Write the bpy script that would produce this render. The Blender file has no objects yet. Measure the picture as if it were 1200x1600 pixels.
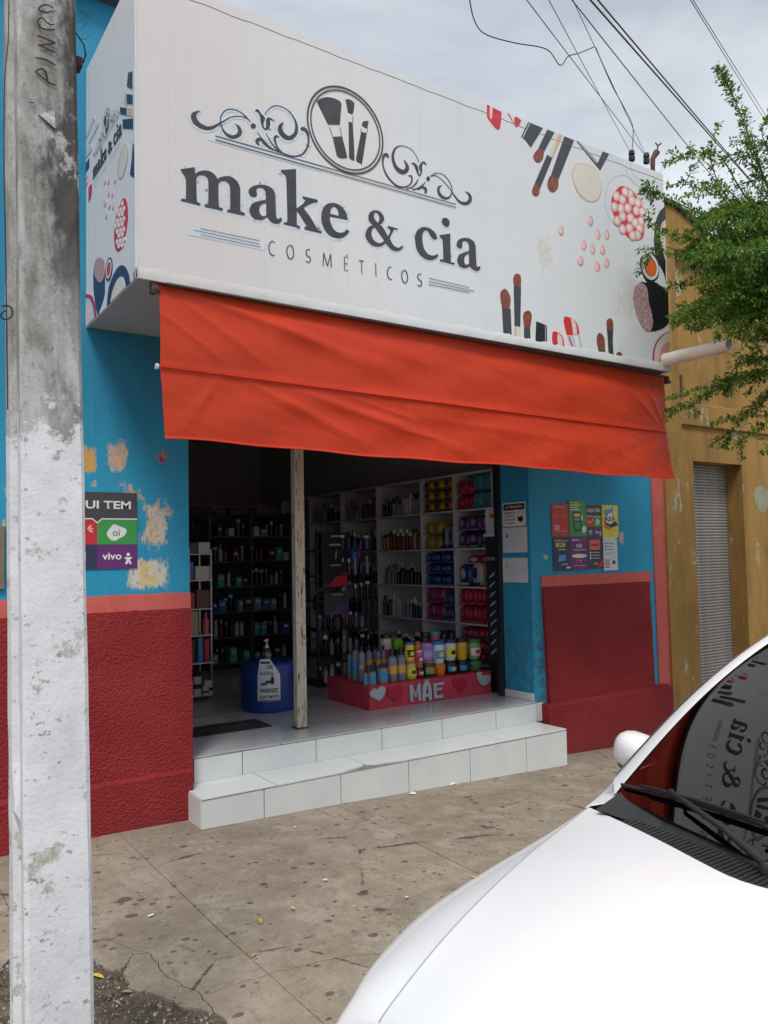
import bpy, math, random
from mathutils import Vector, Matrix, noise as mnoise
from mathutils.geometry import tessellate_polygon
R = math.radians
random.seed(7)
scn = bpy.context.scene
COL = scn.collection

# ------------------------------------------------------------------ camera
F_PX, YAW, PITCH, ROLL = 1248.84, 0.58997, 0.0548367, -0.0194307   # solved from the photograph
CAM = Vector((0.0, -4.8903, 1.55))
fw = Vector((math.sin(YAW)*math.cos(PITCH), math.cos(YAW)*math.cos(PITCH), math.sin(PITCH)))
r0 = Vector((math.cos(YAW), -math.sin(YAW), 0)); u0 = r0.cross(fw)
rt = r0*math.cos(ROLL) + u0*math.sin(ROLL); up = rt.cross(fw)
cd = bpy.data.cameras.new('camera'); cam = bpy.data.objects.new('camera', cd); COL.objects.link(cam)
cd.sensor_fit = 'VERTICAL'; cd.sensor_height = 24; cd.lens = F_PX/1600*24
cd.clip_start = 0.05; cd.clip_end = 2000
mw = Matrix((rt, up, -fw)).transposed().to_4x4(); mw.translation = CAM
cam.matrix_world = mw
scn.camera = cam

# ------------------------------------------------------------------ sky and sun
SUN_EL, SUN_AZ = R(58), R(215)          # azimuth measured clockwise from +Y: behind and to the left of the camera
w = bpy.data.worlds.new('World'); scn.world = w; w.use_nodes = True
nt = w.node_tree; nt.nodes.clear()
def wn(t, **k):
    n = nt.nodes.new(t)
    for a, b in k.items(): setattr(n, a, b)
    return n
sky = wn('ShaderNodeTexSky', sky_type='NISHITA', sun_disc=False, sun_elevation=SUN_EL, sun_rotation=SUN_AZ, dust_density=3.0)
tc = wn('ShaderNodeTexCoord'); mp = wn('ShaderNodeMapping'); mp.inputs['Scale'].default_value = (1, 1, 2.2); mp.inputs['Location'].default_value = (.35, .1, .6)
nz = wn('ShaderNodeTexNoise'); nz.inputs['Scale'].default_value = 2.3; nz.inputs['Detail'].default_value = 5; nz.inputs['Roughness'].default_value = .5; nz.inputs['Distortion'].default_value = .4
cr = wn('ShaderNodeValToRGB'); cr.color_ramp.elements[0].position = .33; cr.color_ramp.elements[1].position = .68
cr.color_ramp.elements[0].color = (4.9, 5.4, 6.15, 1); cr.color_ramp.elements[1].color = (9.0, 9.4, 9.9, 1)
mx = wn('ShaderNodeMix', data_type='RGBA'); mx.inputs[0].default_value = .93
bg = wn('ShaderNodeBackground'); bg.inputs['Strength'].default_value = .070
ow = wn('ShaderNodeOutputWorld')
L = nt.links.new
L(tc.outputs['Generated'], mp.inputs['Vector']); L(mp.outputs[0], nz.inputs['Vector']); L(nz.outputs['Fac'], cr.inputs[0])
L(sky.outputs[0], mx.inputs[6]); L(cr.outputs[0], mx.inputs[7]); L(mx.outputs[2], bg.inputs[0]); L(bg.outputs[0], ow.inputs[0])
sd = bpy.data.lights.new('sun', 'SUN'); sd.energy = 1.65; sd.angle = R(18); sd.color = (1, .97, .92)
sun = bpy.data.objects.new('sun', sd); COL.objects.link(sun)
sdir = Vector((math.sin(SUN_AZ)*math.cos(SUN_EL), math.cos(SUN_AZ)*math.cos(SUN_EL), math.sin(SUN_EL)))
sun.rotation_euler = (-sdir).to_track_quat('-Z', 'Y').to_euler()
scn.view_settings.view_transform = 'Standard'; scn.view_settings.look = 'None'
scn.view_settings.exposure = 0.62; scn.view_settings.gamma = 1.0; scn.view_settings.use_curve_mapping = False
scn.render.engine = 'CYCLES'
scn.render.resolution_x = 768; scn.render.resolution_y = 1024
scn.cycles.max_bounces = 8; scn.cycles.diffuse_bounces = 4; scn.cycles.transparent_max_bounces = 12

# ------------------------------------------------------------------ helpers
def sv(x, y, ax, val):
    """place a measured photo point (x, y) on the real plane ax = val"""
    d = fw + rt*((x-600)/F_PX) - up*((y-800)/F_PX)
    i = 'xyz'.index(ax)
    return CAM + d*((val-CAM[i])/d[i])
def px_of(p):
    d = Vector(p)-CAM; z = d.dot(fw); return (600+F_PX*d.dot(rt)/z, 800-F_PX*d.dot(up)/z) if z > .1 else (9999, 9999)
def gz(x):                              # the pavement falls gently to the right
    return -.04*max(x-1.7, 0)
class MB:
    def __init__(s): s.v = []; s.f = []; s.m = []
    def add(s, vs, fs, mi=0):
        b = len(s.v); s.v += [tuple(p) for p in vs]
        for f in fs: s.f.append([b+i for i in f]); s.m.append(mi)
        return s
    def poly(s, pts, mi=0): return s.add(pts, [range(len(pts))], mi)
    def box(s, x0, x1, y0, y1, z0, z1, mi=0):
        return s.add([(x0,y0,z0),(x1,y0,z0),(x1,y1,z0),(x0,y1,z0),(x0,y0,z1),(x1,y0,z1),(x1,y1,z1),(x0,y1,z1)],
                     [(0,3,2,1),(4,5,6,7),(0,1,5,4),(1,2,6,5),(2,3,7,6),(3,0,4,7)], mi)
    def rbox(s, c, u, v, n, a, b, d, mi=0):     # box with half axes a*u, b*v, d*n
        c, u, v, n = Vector(c), Vector(u).normalized()*a, Vector(v).normalized()*b, Vector(n).normalized()*d
        P = [c-u-v-n, c+u-v-n, c+u+v-n, c-u+v-n, c-u-v+n, c+u-v+n, c+u+v+n, c-u+v+n]
        return s.add(P, [(0,3,2,1),(4,5,6,7),(0,1,5,4),(1,2,6,5),(2,3,7,6),(3,0,4,7)], mi)
    def lathe(s, prof, n=16, c=(0,0,0), mi=0, sx=1, sy=1):
        vs = []; fs = []
        for r, z in prof:
            for k in range(n):
                a = 2*math.pi*k/n; vs.append((c[0]+r*sx*math.cos(a), c[1]+r*sy*math.sin(a), c[2]+z))
        for j in range(len(prof)-1):
            for k in range(n):
                k2 = (k+1) % n; fs.append((j*n+k, j*n+k2, (j+1)*n+k2, (j+1)*n+k))
        fs.append(tuple(reversed(range(n)))); fs.append(tuple((len(prof)-1)*n+k for k in range(n)))
        return s.add(vs, fs, mi)
    def tube(s, pts, r, n=8, mi=0, cap=True):
        pts = [Vector(p) for p in pts]; N = len(pts)
        rs = r if isinstance(r, (list, tuple)) else [r]*N
        vs = []; fs = []; ref = Vector((0.13, .27, .95))
        t0 = (pts[1]-pts[0]).normalized()
        if abs(t0.dot(ref)) > .9: ref = Vector((.95, .2, .1))
        a = t0.cross(ref).normalized()
        for i, p in enumerate(pts):
            t = (pts[min(i+1, N-1)]-pts[max(i-1, 0)]).normalized()
            a = (a - t*a.dot(t)).normalized(); b = t.cross(a)
            for k in range(n):
                q = 2*math.pi*k/n; vs.append(p + a*(rs[i]*math.cos(q)) + b*(rs[i]*math.sin(q)))
        for i in range(N-1):
            for k in range(n):
                k2 = (k+1) % n; fs.append((i*n+k, i*n+k2, (i+1)*n+k2, (i+1)*n+k))
        if cap: fs.append(tuple(reversed(range(n)))); fs.append(tuple((N-1)*n+k for k in range(n)))
        return s.add(vs, fs, mi)
    def grid(s, P, mi=0, flip=False):          # P[row][col]
        nr, nc = len(P), len(P[0]); vs = [p for r_ in P for p in r_]; fs = []
        for i in range(nr-1):
            for j in range(nc-1):
                q = (i*nc+j, i*nc+j+1, (i+1)*nc+j+1, (i+1)*nc+j); fs.append(tuple(reversed(q)) if flip else q)
        return s.add(vs, fs, mi)
    def prism(s, loops, n, d0, d1, mi=0, back=False):
        """loops: outline (then holes) of 3-D points in one plane; raised along n from d0 to d1"""
        n = Vector(n).normalized(); loops = [[Vector(p) for p in l] for l in loops]
        tri = tessellate_polygon(loops); flat = [p for l in loops for p in l]
        if len(tri) == 0: return s
        sgn = 0
        for t in tri: sgn += (flat[t[1]]-flat[t[0]]).cross(flat[t[2]]-flat[t[0]]).dot(n)
        tri = [t if sgn > 0 else t[::-1] for t in tri]
        s.add([p+n*d1 for p in flat], tri, mi)
        if back: s.add([p+n*d0 for p in flat], [t[::-1] for t in tri], mi)
        for l in loops:
            N = len(l)
            for i in range(N):
                a, b = l[i], l[(i+1) % N]; s.poly([a+n*d0, b+n*d0, b+n*d1, a+n*d1], mi)
        return s
    def build(s, name, mats, parent=None, smooth=None, bevel=0, seg=2, mesh_only=False):
        me = bpy.data.meshes.new(name); me.from_pydata(s.v, [], s.f)
        mats = mats if isinstance(mats, (list, tuple)) else [mats]
        for m_ in mats: me.materials.append(m_)
        if len(mats) > 1: me.polygons.foreach_set('material_index', s.m)
        me.validate(); me.update()
        if smooth:
            me.shade_smooth(); me.set_sharp_from_angle(angle=R(smooth))
        if mesh_only: return me
        o = bpy.data.objects.new(name, me); COL.objects.link(o)
        if bevel:
            b = o.modifiers.new('bevel', 'BEVEL'); b.width = bevel; b.segments = seg; b.limit_method = 'ANGLE'; b.angle_limit = R(40)
        if parent: o.parent = parent
        return o
def tag(o, label=None, cat=None, group=None, kind=None):
    if label: o['label'] = label
    if cat: o['category'] = cat
    if group: o['group'] = group
    if kind: o['kind'] = kind
    return o
def thing(name, label, cat, loc=(0,0,0), rz=0, group=None):
    o = bpy.data.objects.new(name, None); COL.objects.link(o); o.location = loc; o.rotation_euler = (0,0,rz)
    o.empty_display_size = .1
    return tag(o, label, cat, group)
def dup(o, parent=None, loc=None, rz=None, label=None, group=None):
    c = o.copy(); COL.objects.link(c)
    if parent: c.parent = parent
    if loc is not None: c.location = loc
    if rz is not None: c.rotation_euler = (0,0,rz)
    if label: c['label'] = label
    if group: c['group'] = group
    for ch in list(o.children): dup(ch, c)
    return c
def spline(s, ox=0, oy=0, k=1, closed=True, sub=5):
    """'x,y' tokens, '!' marks a corner -> smooth list of (x, y[, w])"""
    P = []
    for t in s.split():
        c = t.endswith('!'); q = [float(a) for a in t.rstrip('!').split(',')]
        P.append((q, c))
    N = len(P); out = []
    rng = range(N) if closed else range(N-1)
    def g(i): return P[i % N] if closed else P[max(0, min(N-1, i))]
    for i in rng:
        p1, c1 = g(i); p2, c2 = g(i+1)
        p0 = p1 if c1 else g(i-1)[0]; p3 = p2 if c2 else g(i+2)[0]
        if c1 and c2: out.append(list(p1)); continue
        for j in range(sub):
            t = j/sub
            out.append([.5*((2*b)+(-a+c)*t+(2*a-5*b+4*c-d)*t*t+(-a+3*b-3*c+d)*t**3) for a, b, c, d in zip(p0, p1, p2, p3)])
    if not closed: out.append(list(P[-1][0]))
    return [[ox+q[0]/k, oy+q[1]/k]+([max(q[2], .5)/k] if len(q) > 2 else []) for q in out]
def ribbon(pts):
    """variable width centre line in pixel units -> outline"""
    Lf = []; Rg = []; N = len(pts)
    for i, p in enumerate(pts):
        a = pts[max(0, i-1)]; b = pts[min(N-1, i+1)]
        dx, dy = b[0]-a[0], b[1]-a[1]; l = math.hypot(dx, dy) or 1
        nx, ny = -dy/l*p[2]/2, dx/l*p[2]/2
        Lf.append((p[0]+nx, p[1]+ny)); Rg.append((p[0]-nx, p[1]-ny))
    return Lf, Rg

# ------------------------------------------------------------------ materials
def mat(name, col, rough=.6, metal=0, var=.12, vs=6, bump=0, bs=60, spec=.5, coat=0, **kw):
    m = bpy.data.materials.new(name); m.use_nodes = True; t = m.node_tree
    b = t.nodes['Principled BSDF']; b.inputs['Roughness'].default_value = rough; b.inputs['Metallic'].default_value = metal
    b.inputs['Specular IOR Level'].default_value = spec; b.inputs['Coat Weight'].default_value = coat; b.inputs['Coat Roughness'].default_value = .05
    c = t.nodes.new('ShaderNodeTexCoord'); n = t.nodes.new('ShaderNodeTexNoise')
    n.inputs['Scale'].default_value = vs; n.inputs['Detail'].default_value = 6; n.inputs['Roughness'].default_value = .6
    t.links.new(c.outputs['Object'], n.inputs['Vector'])
    r = t.nodes.new('ShaderNodeMapRange'); r.inputs['From Min'].default_value = .3; r.inputs['From Max'].default_value = .7
    r.inputs['To Min'].default_value = 1-var; r.inputs['To Max'].default_value = 1+var
    t.links.new(n.outputs['Fac'], r.inputs['Value'])
    mu = t.nodes.new('ShaderNodeVectorMath'); mu.operation = 'SCALE'; mu.inputs[0].default_value = col[:3]
    t.links.new(r.outputs[0], mu.inputs['Scale']); t.links.new(mu.outputs[0], b.inputs['Base Color'])
    if bump:
        n2 = t.nodes.new('ShaderNodeTexNoise'); n2.inputs['Scale'].default_value = bs; n2.inputs['Detail'].default_value = 5
        t.links.new(c.outputs['Object'], n2.inputs['Vector'])
        bp = t.nodes.new('ShaderNodeBump'); bp.inputs['Strength'].default_value = min(1, bump); bp.inputs['Distance'].default_value = kw.get('bd', .01)
        t.links.new(n2.outputs['Fac'], bp.inputs['Height']); t.links.new(bp.outputs[0], b.inputs['Normal'])
    return m
class NT:
    """small node-graph helper over a material"""
    def __init__(s, name, rough=.7):
        s.m = bpy.data.materials.new(name); s.m.use_nodes = True; s.t = s.m.node_tree; s.b = s.t.nodes['Principled BSDF']
        s.b.inputs['Roughness'].default_value = rough; s.b.inputs['Specular IOR Level'].default_value = .5 if rough < .5 else .18
        s.co = s.t.nodes.new('ShaderNodeTexCoord').outputs['Object']
    def link(s, a, b): s.t.links.new(a, b)
    def inp(s, sock, v):
        if isinstance(v, bpy.types.NodeSocket): s.link(v, sock)
        elif v is not None: sock.default_value = v
    def map(s, scale=(1,1,1), loc=(0,0,0)):
        n = s.t.nodes.new('ShaderNodeMapping'); n.inputs['Scale'].default_value = scale; n.inputs['Location'].default_value = loc; s.link(s.co, n.inputs[0]); return n.outputs[0]
    def noise(s, scale, detail=5, rough=.6, vec=None, dist=0):
        n = s.t.nodes.new('ShaderNodeTexNoise'); n.inputs['Scale'].default_value = scale; n.inputs['Detail'].default_value = detail
        n.inputs['Roughness'].default_value = rough; n.inputs['Distortion'].default_value = dist; s.link(vec or s.co, n.inputs['Vector']); return n.outputs['Fac']
    def vor(s, scale, vec=None, feat='F1', out='Distance'):
        n = s.t.nodes.new('ShaderNodeTexVoronoi'); n.feature = feat; n.inputs['Scale'].default_value = scale; s.link(vec or s.co, n.inputs['Vector']); return n.outputs[out]
    def rng(s, v, a, b, c=0, d=1, sm=False):
        n = s.t.nodes.new('ShaderNodeMapRange'); 
        if sm: n.interpolation_type = 'SMOOTHSTEP'
        s.inp(n.inputs['Value'], v)
        for k, x in (('From Min', a), ('From Max', b), ('To Min', c), ('To Max', d)): n.inputs[k].default_value = x
        return n.outputs[0]
    def mth(s, op, a, b=None, c=None):
        n = s.t.nodes.new('ShaderNodeMath'); n.operation = op
        s.inp(n.inputs[0], a)
        if b is not None: s.inp(n.inputs[1], b)
        if c is not None: s.inp(n.inputs[2], c)
        return n.outputs[0]
    def mix(s, f, a, b):
        n = s.t.nodes.new('ShaderNodeMix'); n.data_type = 'RGBA'
        s.inp(n.inputs[0], f); s.inp(n.inputs[6], a if isinstance(a, bpy.types.NodeSocket) else (*a[:3], 1)); s.inp(n.inputs[7], b if isinstance(b, bpy.types.NodeSocket) else (*b[:3], 1))
        return n.outputs[2]
    def xyz(s):
        n = s.t.nodes.new('ShaderNodeSeparateXYZ'); s.link(s.co, n.inputs[0]); return n.outputs
    def bump(s, h, strength=.5, dist=.01):
        n = s.t.nodes.new('ShaderNodeBump'); n.inputs['Strength'].default_value = strength; n.inputs['Distance'].default_value = dist
        s.link(h, n.inputs['Height']); s.link(n.outputs[0], s.b.inputs['Normal'])
    def col(s, c): s.inp(s.b.inputs['Base Color'], c)
    def patch(s, x, z, hx, hz, nz_, th=.5, soft=.03, axes=(0, 2)):
        """ragged patch mask around (x, z) of half size hx, hz"""
        o = s.xyz()
        a = s.mth('DIVIDE', s.mth('ABSOLUTE', s.mth('SUBTRACT', o[axes[0]], x)), hx)
        b = s.mth('DIVIDE', s.mth('ABSOLUTE', s.mth('SUBTRACT', o[axes[1]], z)), hz)
        e = s.rng(s.mth('POWER', s.mth('ADD', s.mth('POWER', a, 4), s.mth('POWER', b, 4)), .25), .25, 1.1, .0, .34)
        return s.rng(s.mth('SUBTRACT', nz_, e), th-soft, th+soft)
def blue_paint():
    n = NT('blue_wall_paint', .62); big = n.noise(1.3, 4); fine = n.noise(14, 6)
    c = n.mix(n.rng(big, .3, .7), (.028, .300, .50), (.040, .36, .58))
    c = n.mix(n.rng(fine, .35, .75, 0, .35), c, (.04, .23, .42))
    str_ = n.noise(3, 5, .6, n.map((6, 6, .5)))
    c = n.mix(n.rng(str_, .55, .8, 0, .45), c, (.035, .17, .30))
    p1 = n.noise(9, 11, .86, n.map((1.2, 1, .7))); p2 = n.noise(5.2, 12, .86, n.map((1.3, 1, .7), (3.1, 0, 5)), .2); p3 = n.noise(45, 4, .6)
    brk = n.noise(30, 6, .75, n.map((1.2, 1, .7), (1, 2, 3))); yel = None
    def pp(px0, py0, px1, py1, noise, th, colr, c, soft=.02):
        a, b = sv(px0, py0, 'y', 0), sv(px1, py1, 'y', 0)
        m = n.patch((a.x+b.x)/2, (a.z+b.z)/2, abs(a.x-b.x)/2, abs(a.z-b.z)/2, noise, th, soft)
        m = n.mth('MULTIPLY', m, n.rng(brk, .40, .47)) if colr is not yel else m
        rim = n.patch((a.x+b.x)/2, (a.z+b.z)/2, abs(a.x-b.x)/2, abs(a.z-b.z)/2, noise, th-.022, .004)
        return n.mix(m, n.mix(n.mth('MULTIPLY', rim, .75), c, (.30, .42, .46)), colr)
    yel = n.mix(n.rng(p3, .45, .6), (.62, .40, .10), (.70, .36, .12))
    pnk = n.mix(n.rng(p3, .42, .58), (.62, .42, .36), n.mix(n.rng(p1, .4, .6), (.62, .30, .28), (.60, .50, .22)))
    wht = n.mix(n.rng(p1, .44, .54), (.66, .62, .60), n.mix(n.rng(p3, .45, .55), (.66, .42, .30), (.70, .55, .26)))
    red = (.45, .03, .05)
    c = pp(124, 686, 158, 752, p2, .36, yel, c); c = pp(134, 740, 158, 770, p2, .46, (.66, .50, .05), c)
    c = pp(155, 672, 214, 752, p1, .40, pnk, c); c = pp(195, 750, 212, 772, p2, .46, (.62, .36, .25), c)
    c = pp(120, 640, 290, 960, p2, .565, n.mix(n.rng(p3, .42, .56), (.60, .48, .38), (.68, .46, .12)), c)
    c = pp(226, 686, 279, 740, p1, .515, red, c)
    c = pp(210, 762, 278, 876, p2, .385, wht, c); c = pp(185, 864, 278, 930, p2, .36, n.mix(n.rng(p1, .46, .56), (.66, .62, .55), (.70, .54, .14)), c)
    c = pp(0, 735, 22, 800, p1, .5, pnk, c); c = pp(0, 800, 12, 835, p1, .45, (.66, .50, .05), c)
    c = pp(962, 820, 980, 860, p2, .46, (.58, .50, .40), c); c = pp(845, 862, 862, 880, p2, .5, (.6, .5, .35), c)
    o = n.xyz(); j = n.mth('MULTIPLY', n.rng(n.mth('ABSOLUTE', n.mth('SUBTRACT', o[0], 4.81)), .02, .12, 1, 0), n.rng(n.mth('ADD', o[2], n.mth('MULTIPLY', n.noise(4), .8)), 1.0, 1.9, 1, 0))
    c = n.mix(n.mth('MULTIPLY', j, n.rng(n.noise(11, 6, .7), .42, .62)), c, (.06, .075, .06))
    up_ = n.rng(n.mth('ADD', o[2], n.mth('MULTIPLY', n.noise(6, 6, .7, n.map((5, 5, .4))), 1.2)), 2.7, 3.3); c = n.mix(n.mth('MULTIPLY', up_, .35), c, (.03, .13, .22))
    c = n.mix(n.rng(n.noise(38, 5, .8, n.map((1, 1, 1), (8, 1, 2))), .70, .73, 0, .7), c, (.10, .38, .52))
    n.col(c); n.bump(n.mth('ADD', n.noise(60, 3), n.mth('MULTIPLY', big, .8)), .35, .006); return n.m
def red_stucco():
    n = NT('red_rough_stucco', .75); a = n.noise(2.2, 4); h = n.mth('SUBTRACT', n.noise(80, 4, .55), n.mth('MULTIPLY', n.vor(62), .6))
    c = n.mix(n.rng(a, .3, .7), (.235, .020, .024), (.315, .032, .034))
    c = n.mix(n.rng(n.noise(30, 6, .7), .66, .74, 0, .5), c, (.40, .14, .12))
    c = n.mix(n.rng(n.xyz()[2], -.15, .1, .45, 0), c, (.17, .04, .04))
    n.col(c); n.bump(n.mth('ADD', h, n.mth('MULTIPLY', n.noise(150, 3), .35)), .85, .014); return n.m
def coral():
    n = NT('coral_paint', .65); c = n.mix(n.rng(n.noise(5, 6), .3, .7), (.56, .115, .10), (.66, .155, .13))
    c = n.mix(n.rng(n.noise(16, 7, .7), .64, .70, 0, .8), c, (.60, .48, .36)); n.col(c); n.bump(n.noise(70, 4), .3, .005); return n.m
def ochre():
    n = NT('ochre_wall_paint', .75); st = n.noise(1.6, 5, .6, n.map((3, 3, .6)))
    c = n.mix(n.rng(n.noise(1.4, 5), .3, .7), (.32, .185, .052), (.43, .25, .078))
    c = n.mix(n.rng(st, .45, .70, 0, .85), c, (.20, .12, .05))
    c = n.mix(n.rng(n.noise(3.2, 10, .80, n.map((1.8, 1.8, .7))), .585, .60), c, n.mix(n.rng(n.noise(30, 3), .4, .6), (.36, .42, .28), (.52, .48, .38)))
    c = n.mix(n.rng(n.noise(2.6, 7, .7, n.map((1.4, 1.4, .7), (4, 2, 1))), .62, .72, 0, .9), c, (.14, .12, .09))
    n.col(c); n.bump(n.noise(50, 5), .4, .008); return n.m
def pavement_mat(name='pavement_concrete', k=1.0):
    n = NT(name, .85)
    K = lambda a: tuple(k*q for q in a)
    c = n.mix(n.rng(n.noise(1.1, 7, .66), .36, .66), K((.30, .245, .185)), K((.40, .34, .265)))
    c = n.mix(n.rng(n.noise(4.5, 8, .78, None, .5), .49, .60, 0, .75), c, K((.47, .41, .33)))
    c = n.mix(n.rng(n.noise(2.6, 8, .75, n.map((1, 1, 1), (9, 4, 0)), .4), .50, .70, 0, .45), c, (.165, .125, .095))
    c = n.mix(n.rng(n.noise(16, 7, .8, n.map((1, 1, 1), (2, 8, 0))), .50, .64, 0, .5), c, (.165, .13, .10))
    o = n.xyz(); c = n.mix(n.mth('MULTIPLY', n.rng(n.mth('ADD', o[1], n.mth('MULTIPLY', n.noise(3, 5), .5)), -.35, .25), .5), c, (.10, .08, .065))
    for sc_, off, kp, mr in ((3.4, (2.3, 1.7, 0), .35, .14), (6.3, (7.3, .7, 0), .40, .19), (11, (1.1, 5.2, 0), .45, .24), (19, (3.1, 4.2, 0), .5, .26)):
        vv = n.map((1, 1.3, 1), off); v = n.vor(sc_, vv); sep = n.t.nodes.new('ShaderNodeSeparateColor'); n.link(n.vor(sc_, vv, out='Color'), sep.inputs[0])
        wob = n.mth('MULTIPLY', n.mth('SUBTRACT', n.noise(22, 5, .7), .5), .22)
        g = n.rng(n.mth('SUBTRACT', n.mth('MULTIPLY', sep.outputs[1], mr), n.mth('ADD', v, wob)), -.01, .02)
        c = n.mix(n.mth('MULTIPLY', n.mth('MULTIPLY', g, n.mth('GREATER_THAN', sep.outputs[0], kp)), .72), c, (.055, .047, .042))
    c = n.mix(n.rng(n.noise(140, 3), .35, .7, 0, .4), c, (.13, .105, .085))
    cr_ = n.vor(1.15, n.map((1, 1, 1), (.3, .9, 0)), 'DISTANCE_TO_EDGE'); crk = n.rng(n.mth('ADD', cr_, n.mth('MULTIPLY', n.mth('SUBTRACT', n.noise(7, 6, .7), .5), .10)), .0, .007, 1, 0)
    crk = n.mth('MULTIPLY', crk, n.rng(n.noise(1.3, 3, .5, n.map((1, 1, 1), (4, 4, 0))), .50, .58)); c = n.mix(n.mth('MULTIPLY', crk, .75), c, (.05, .04, .032))
    n.col(c); h = n.mth('ADD', n.noise(90, 5, .7), n.mth('MULTIPLY', n.noise(9, 5), 1.5)); n.bump(n.mth('SUBTRACT', h, n.mth('MULTIPLY', crk, 1.5)), .5, .006); return n.m
def pole_mat():
    n = NT('pole_whitewashed_concrete', .8); z = n.xyz()[2]
    base = n.noise(5, 8, .7, n.map((1, 1, 1))); strk = n.noise(9, 6, .65, n.map((1.4, 1.4, .45)), .6); fine = n.noise(70, 5, .7, n.map((1, 1, .55)), .4)
    conc = n.mix(n.rng(strk, .38, .66), (.52, .51, .49), (.20, .185, .17))
    drk = n.mth('MULTIPLY', n.rng(z, 1.95, 2.4), n.rng(n.mth('ADD', n.noise(7, 7, .7, n.map((1.0, 1, .45), (0, 0, 3.3))), n.rng(n.xyz()[0], .36, .48, -.12, .12)), .46, .58))
    conc = n.mix(n.mth('MULTIPLY', drk, .88), conc, (.045, .040, .036))
    conc = n.mix(n.rng(fine, .55, .75, 0, .65), conc, (.07, .062, .055))
    conc = n.mix(n.rng(n.noise(11, 7, .72, n.map((1, 1, .8), (2, 7, 1))), .57, .64, 0, .85), conc, (.52, .51, .50))
    e = n.mth('ADD', z, n.mth('MULTIPLY', n.mth('SUBTRACT', n.noise(8.5, 10, .80), .5), 1.0))
    white = n.mix(n.rng(n.noise(8, 6), .3, .75), (.80, .80, .82), (.62, .62, .63))
    chips = n.rng(n.noise(9, 11, .82, n.map((1, 1, 1.1), (1, 5, 2))), .585, .60); scf = n.patch(.40, .845, .075, .045, n.noise(11, 9, .8), .40, .015); chips = n.mth('MAXIMUM', chips, scf); white = n.mix(n.rng(n.noise(4, 7, .7, n.map((2, 2, .5), (3, 1, 8))), .55, .75, 0, .5), white, (.50, .48, .44)); white = n.mix(chips, white, n.mix(n.rng(fine, .4, .6), (.40, .37, .31), (.62, .60, .55)))
    white = n.mix(n.rng(n.noise(24, 6, .7, n.map((1, 1, 1.6), (6, 5, 2))), .62, .65, 0, .75), white, (.27, .245, .225))
    m = n.rng(e, 1.86, 1.90)
    n.col(n.mix(m, white, conc))
    lay = n.mth('SUBTRACT', n.mth('ADD', n.mth('MULTIPLY', n.noise(95, 5, .65), .7), n.mth('MULTIPLY', n.noise(14, 5), 1.6)), n.mth('MULTIPLY', n.mth('ADD', m, chips), .35))
    n.bump(lay, .55, .004); return n.m
def board_mat():
    n = NT('sign_vinyl_white', .42); xz = n.xyz()
    c = n.mix(n.rng(n.noise(.8, 4), .3, .7), (.76, .77, .785), (.70, .725, .75))
    warm = n.rng(n.mth('ADD', xz[0], n.mth('MULTIPLY', n.noise(1.5), .8)), 1.9, 3.3, 1, 0); c = n.mix(n.mth('MULTIPLY', warm, .8), c, (.76, .70, .67))
    seams = n.mth('LESS_THAN', n.mth('ABSOLUTE', n.mth('SUBTRACT', n.mth('FRACT', n.mth('DIVIDE', xz[0], .53)), .5)), .004)
    c = n.mix(n.mth('MULTIPLY', seams, .25), c, (.5, .5, .48))
    fl = n.rng(n.noise(26, 8, .75), .60, .66)
    for (a, b) in (((830, 340), (872, 450)), ((945, 430), (1010, 520))):
        p, q = sv(*a, 'y', -1), sv(*b, 'y', -1); m = n.patch((p.x+q.x)/2, (p.z+q.z)/2, abs(p.x-q.x)/2+.05, abs(p.z-q.z)/2+.05, n.noise(30, 8, .75), .47, .02); c = n.mix(n.mth('MULTIPLY', m, .6), c, (.62, .58, .46))
    c = n.mix(n.mth('MULTIPLY', n.rng(n.noise(2, 6, .7, n.map((5, 5, .35))), .53, .72), .20), c, (.55, .53, .49))
    n.col(c); blis = n.rng(n.vor(9, n.map((1, 1, 1))), 0, .09, 1, 0)
    n.bump(n.mth('ADD', n.mth('MULTIPLY', n.noise(2.5, 3), 1.4), n.mth('MULTIPLY', blis, .12)), .22, .02); return n.m
def tile_mat():
    n = NT('white_glazed_tile', .22); c = n.mix(n.rng(n.noise(3, 6), .3, .7), (.62, .655, .66), (.70, .72, .71))
    c = n.mix(n.rng(n.noise(7, 8, .78), .55, .75, 0, .28), c, (.42, .39, .34)); n.col(c); n.bump(n.noise(6, 3), .06, .01); return n.m
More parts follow.
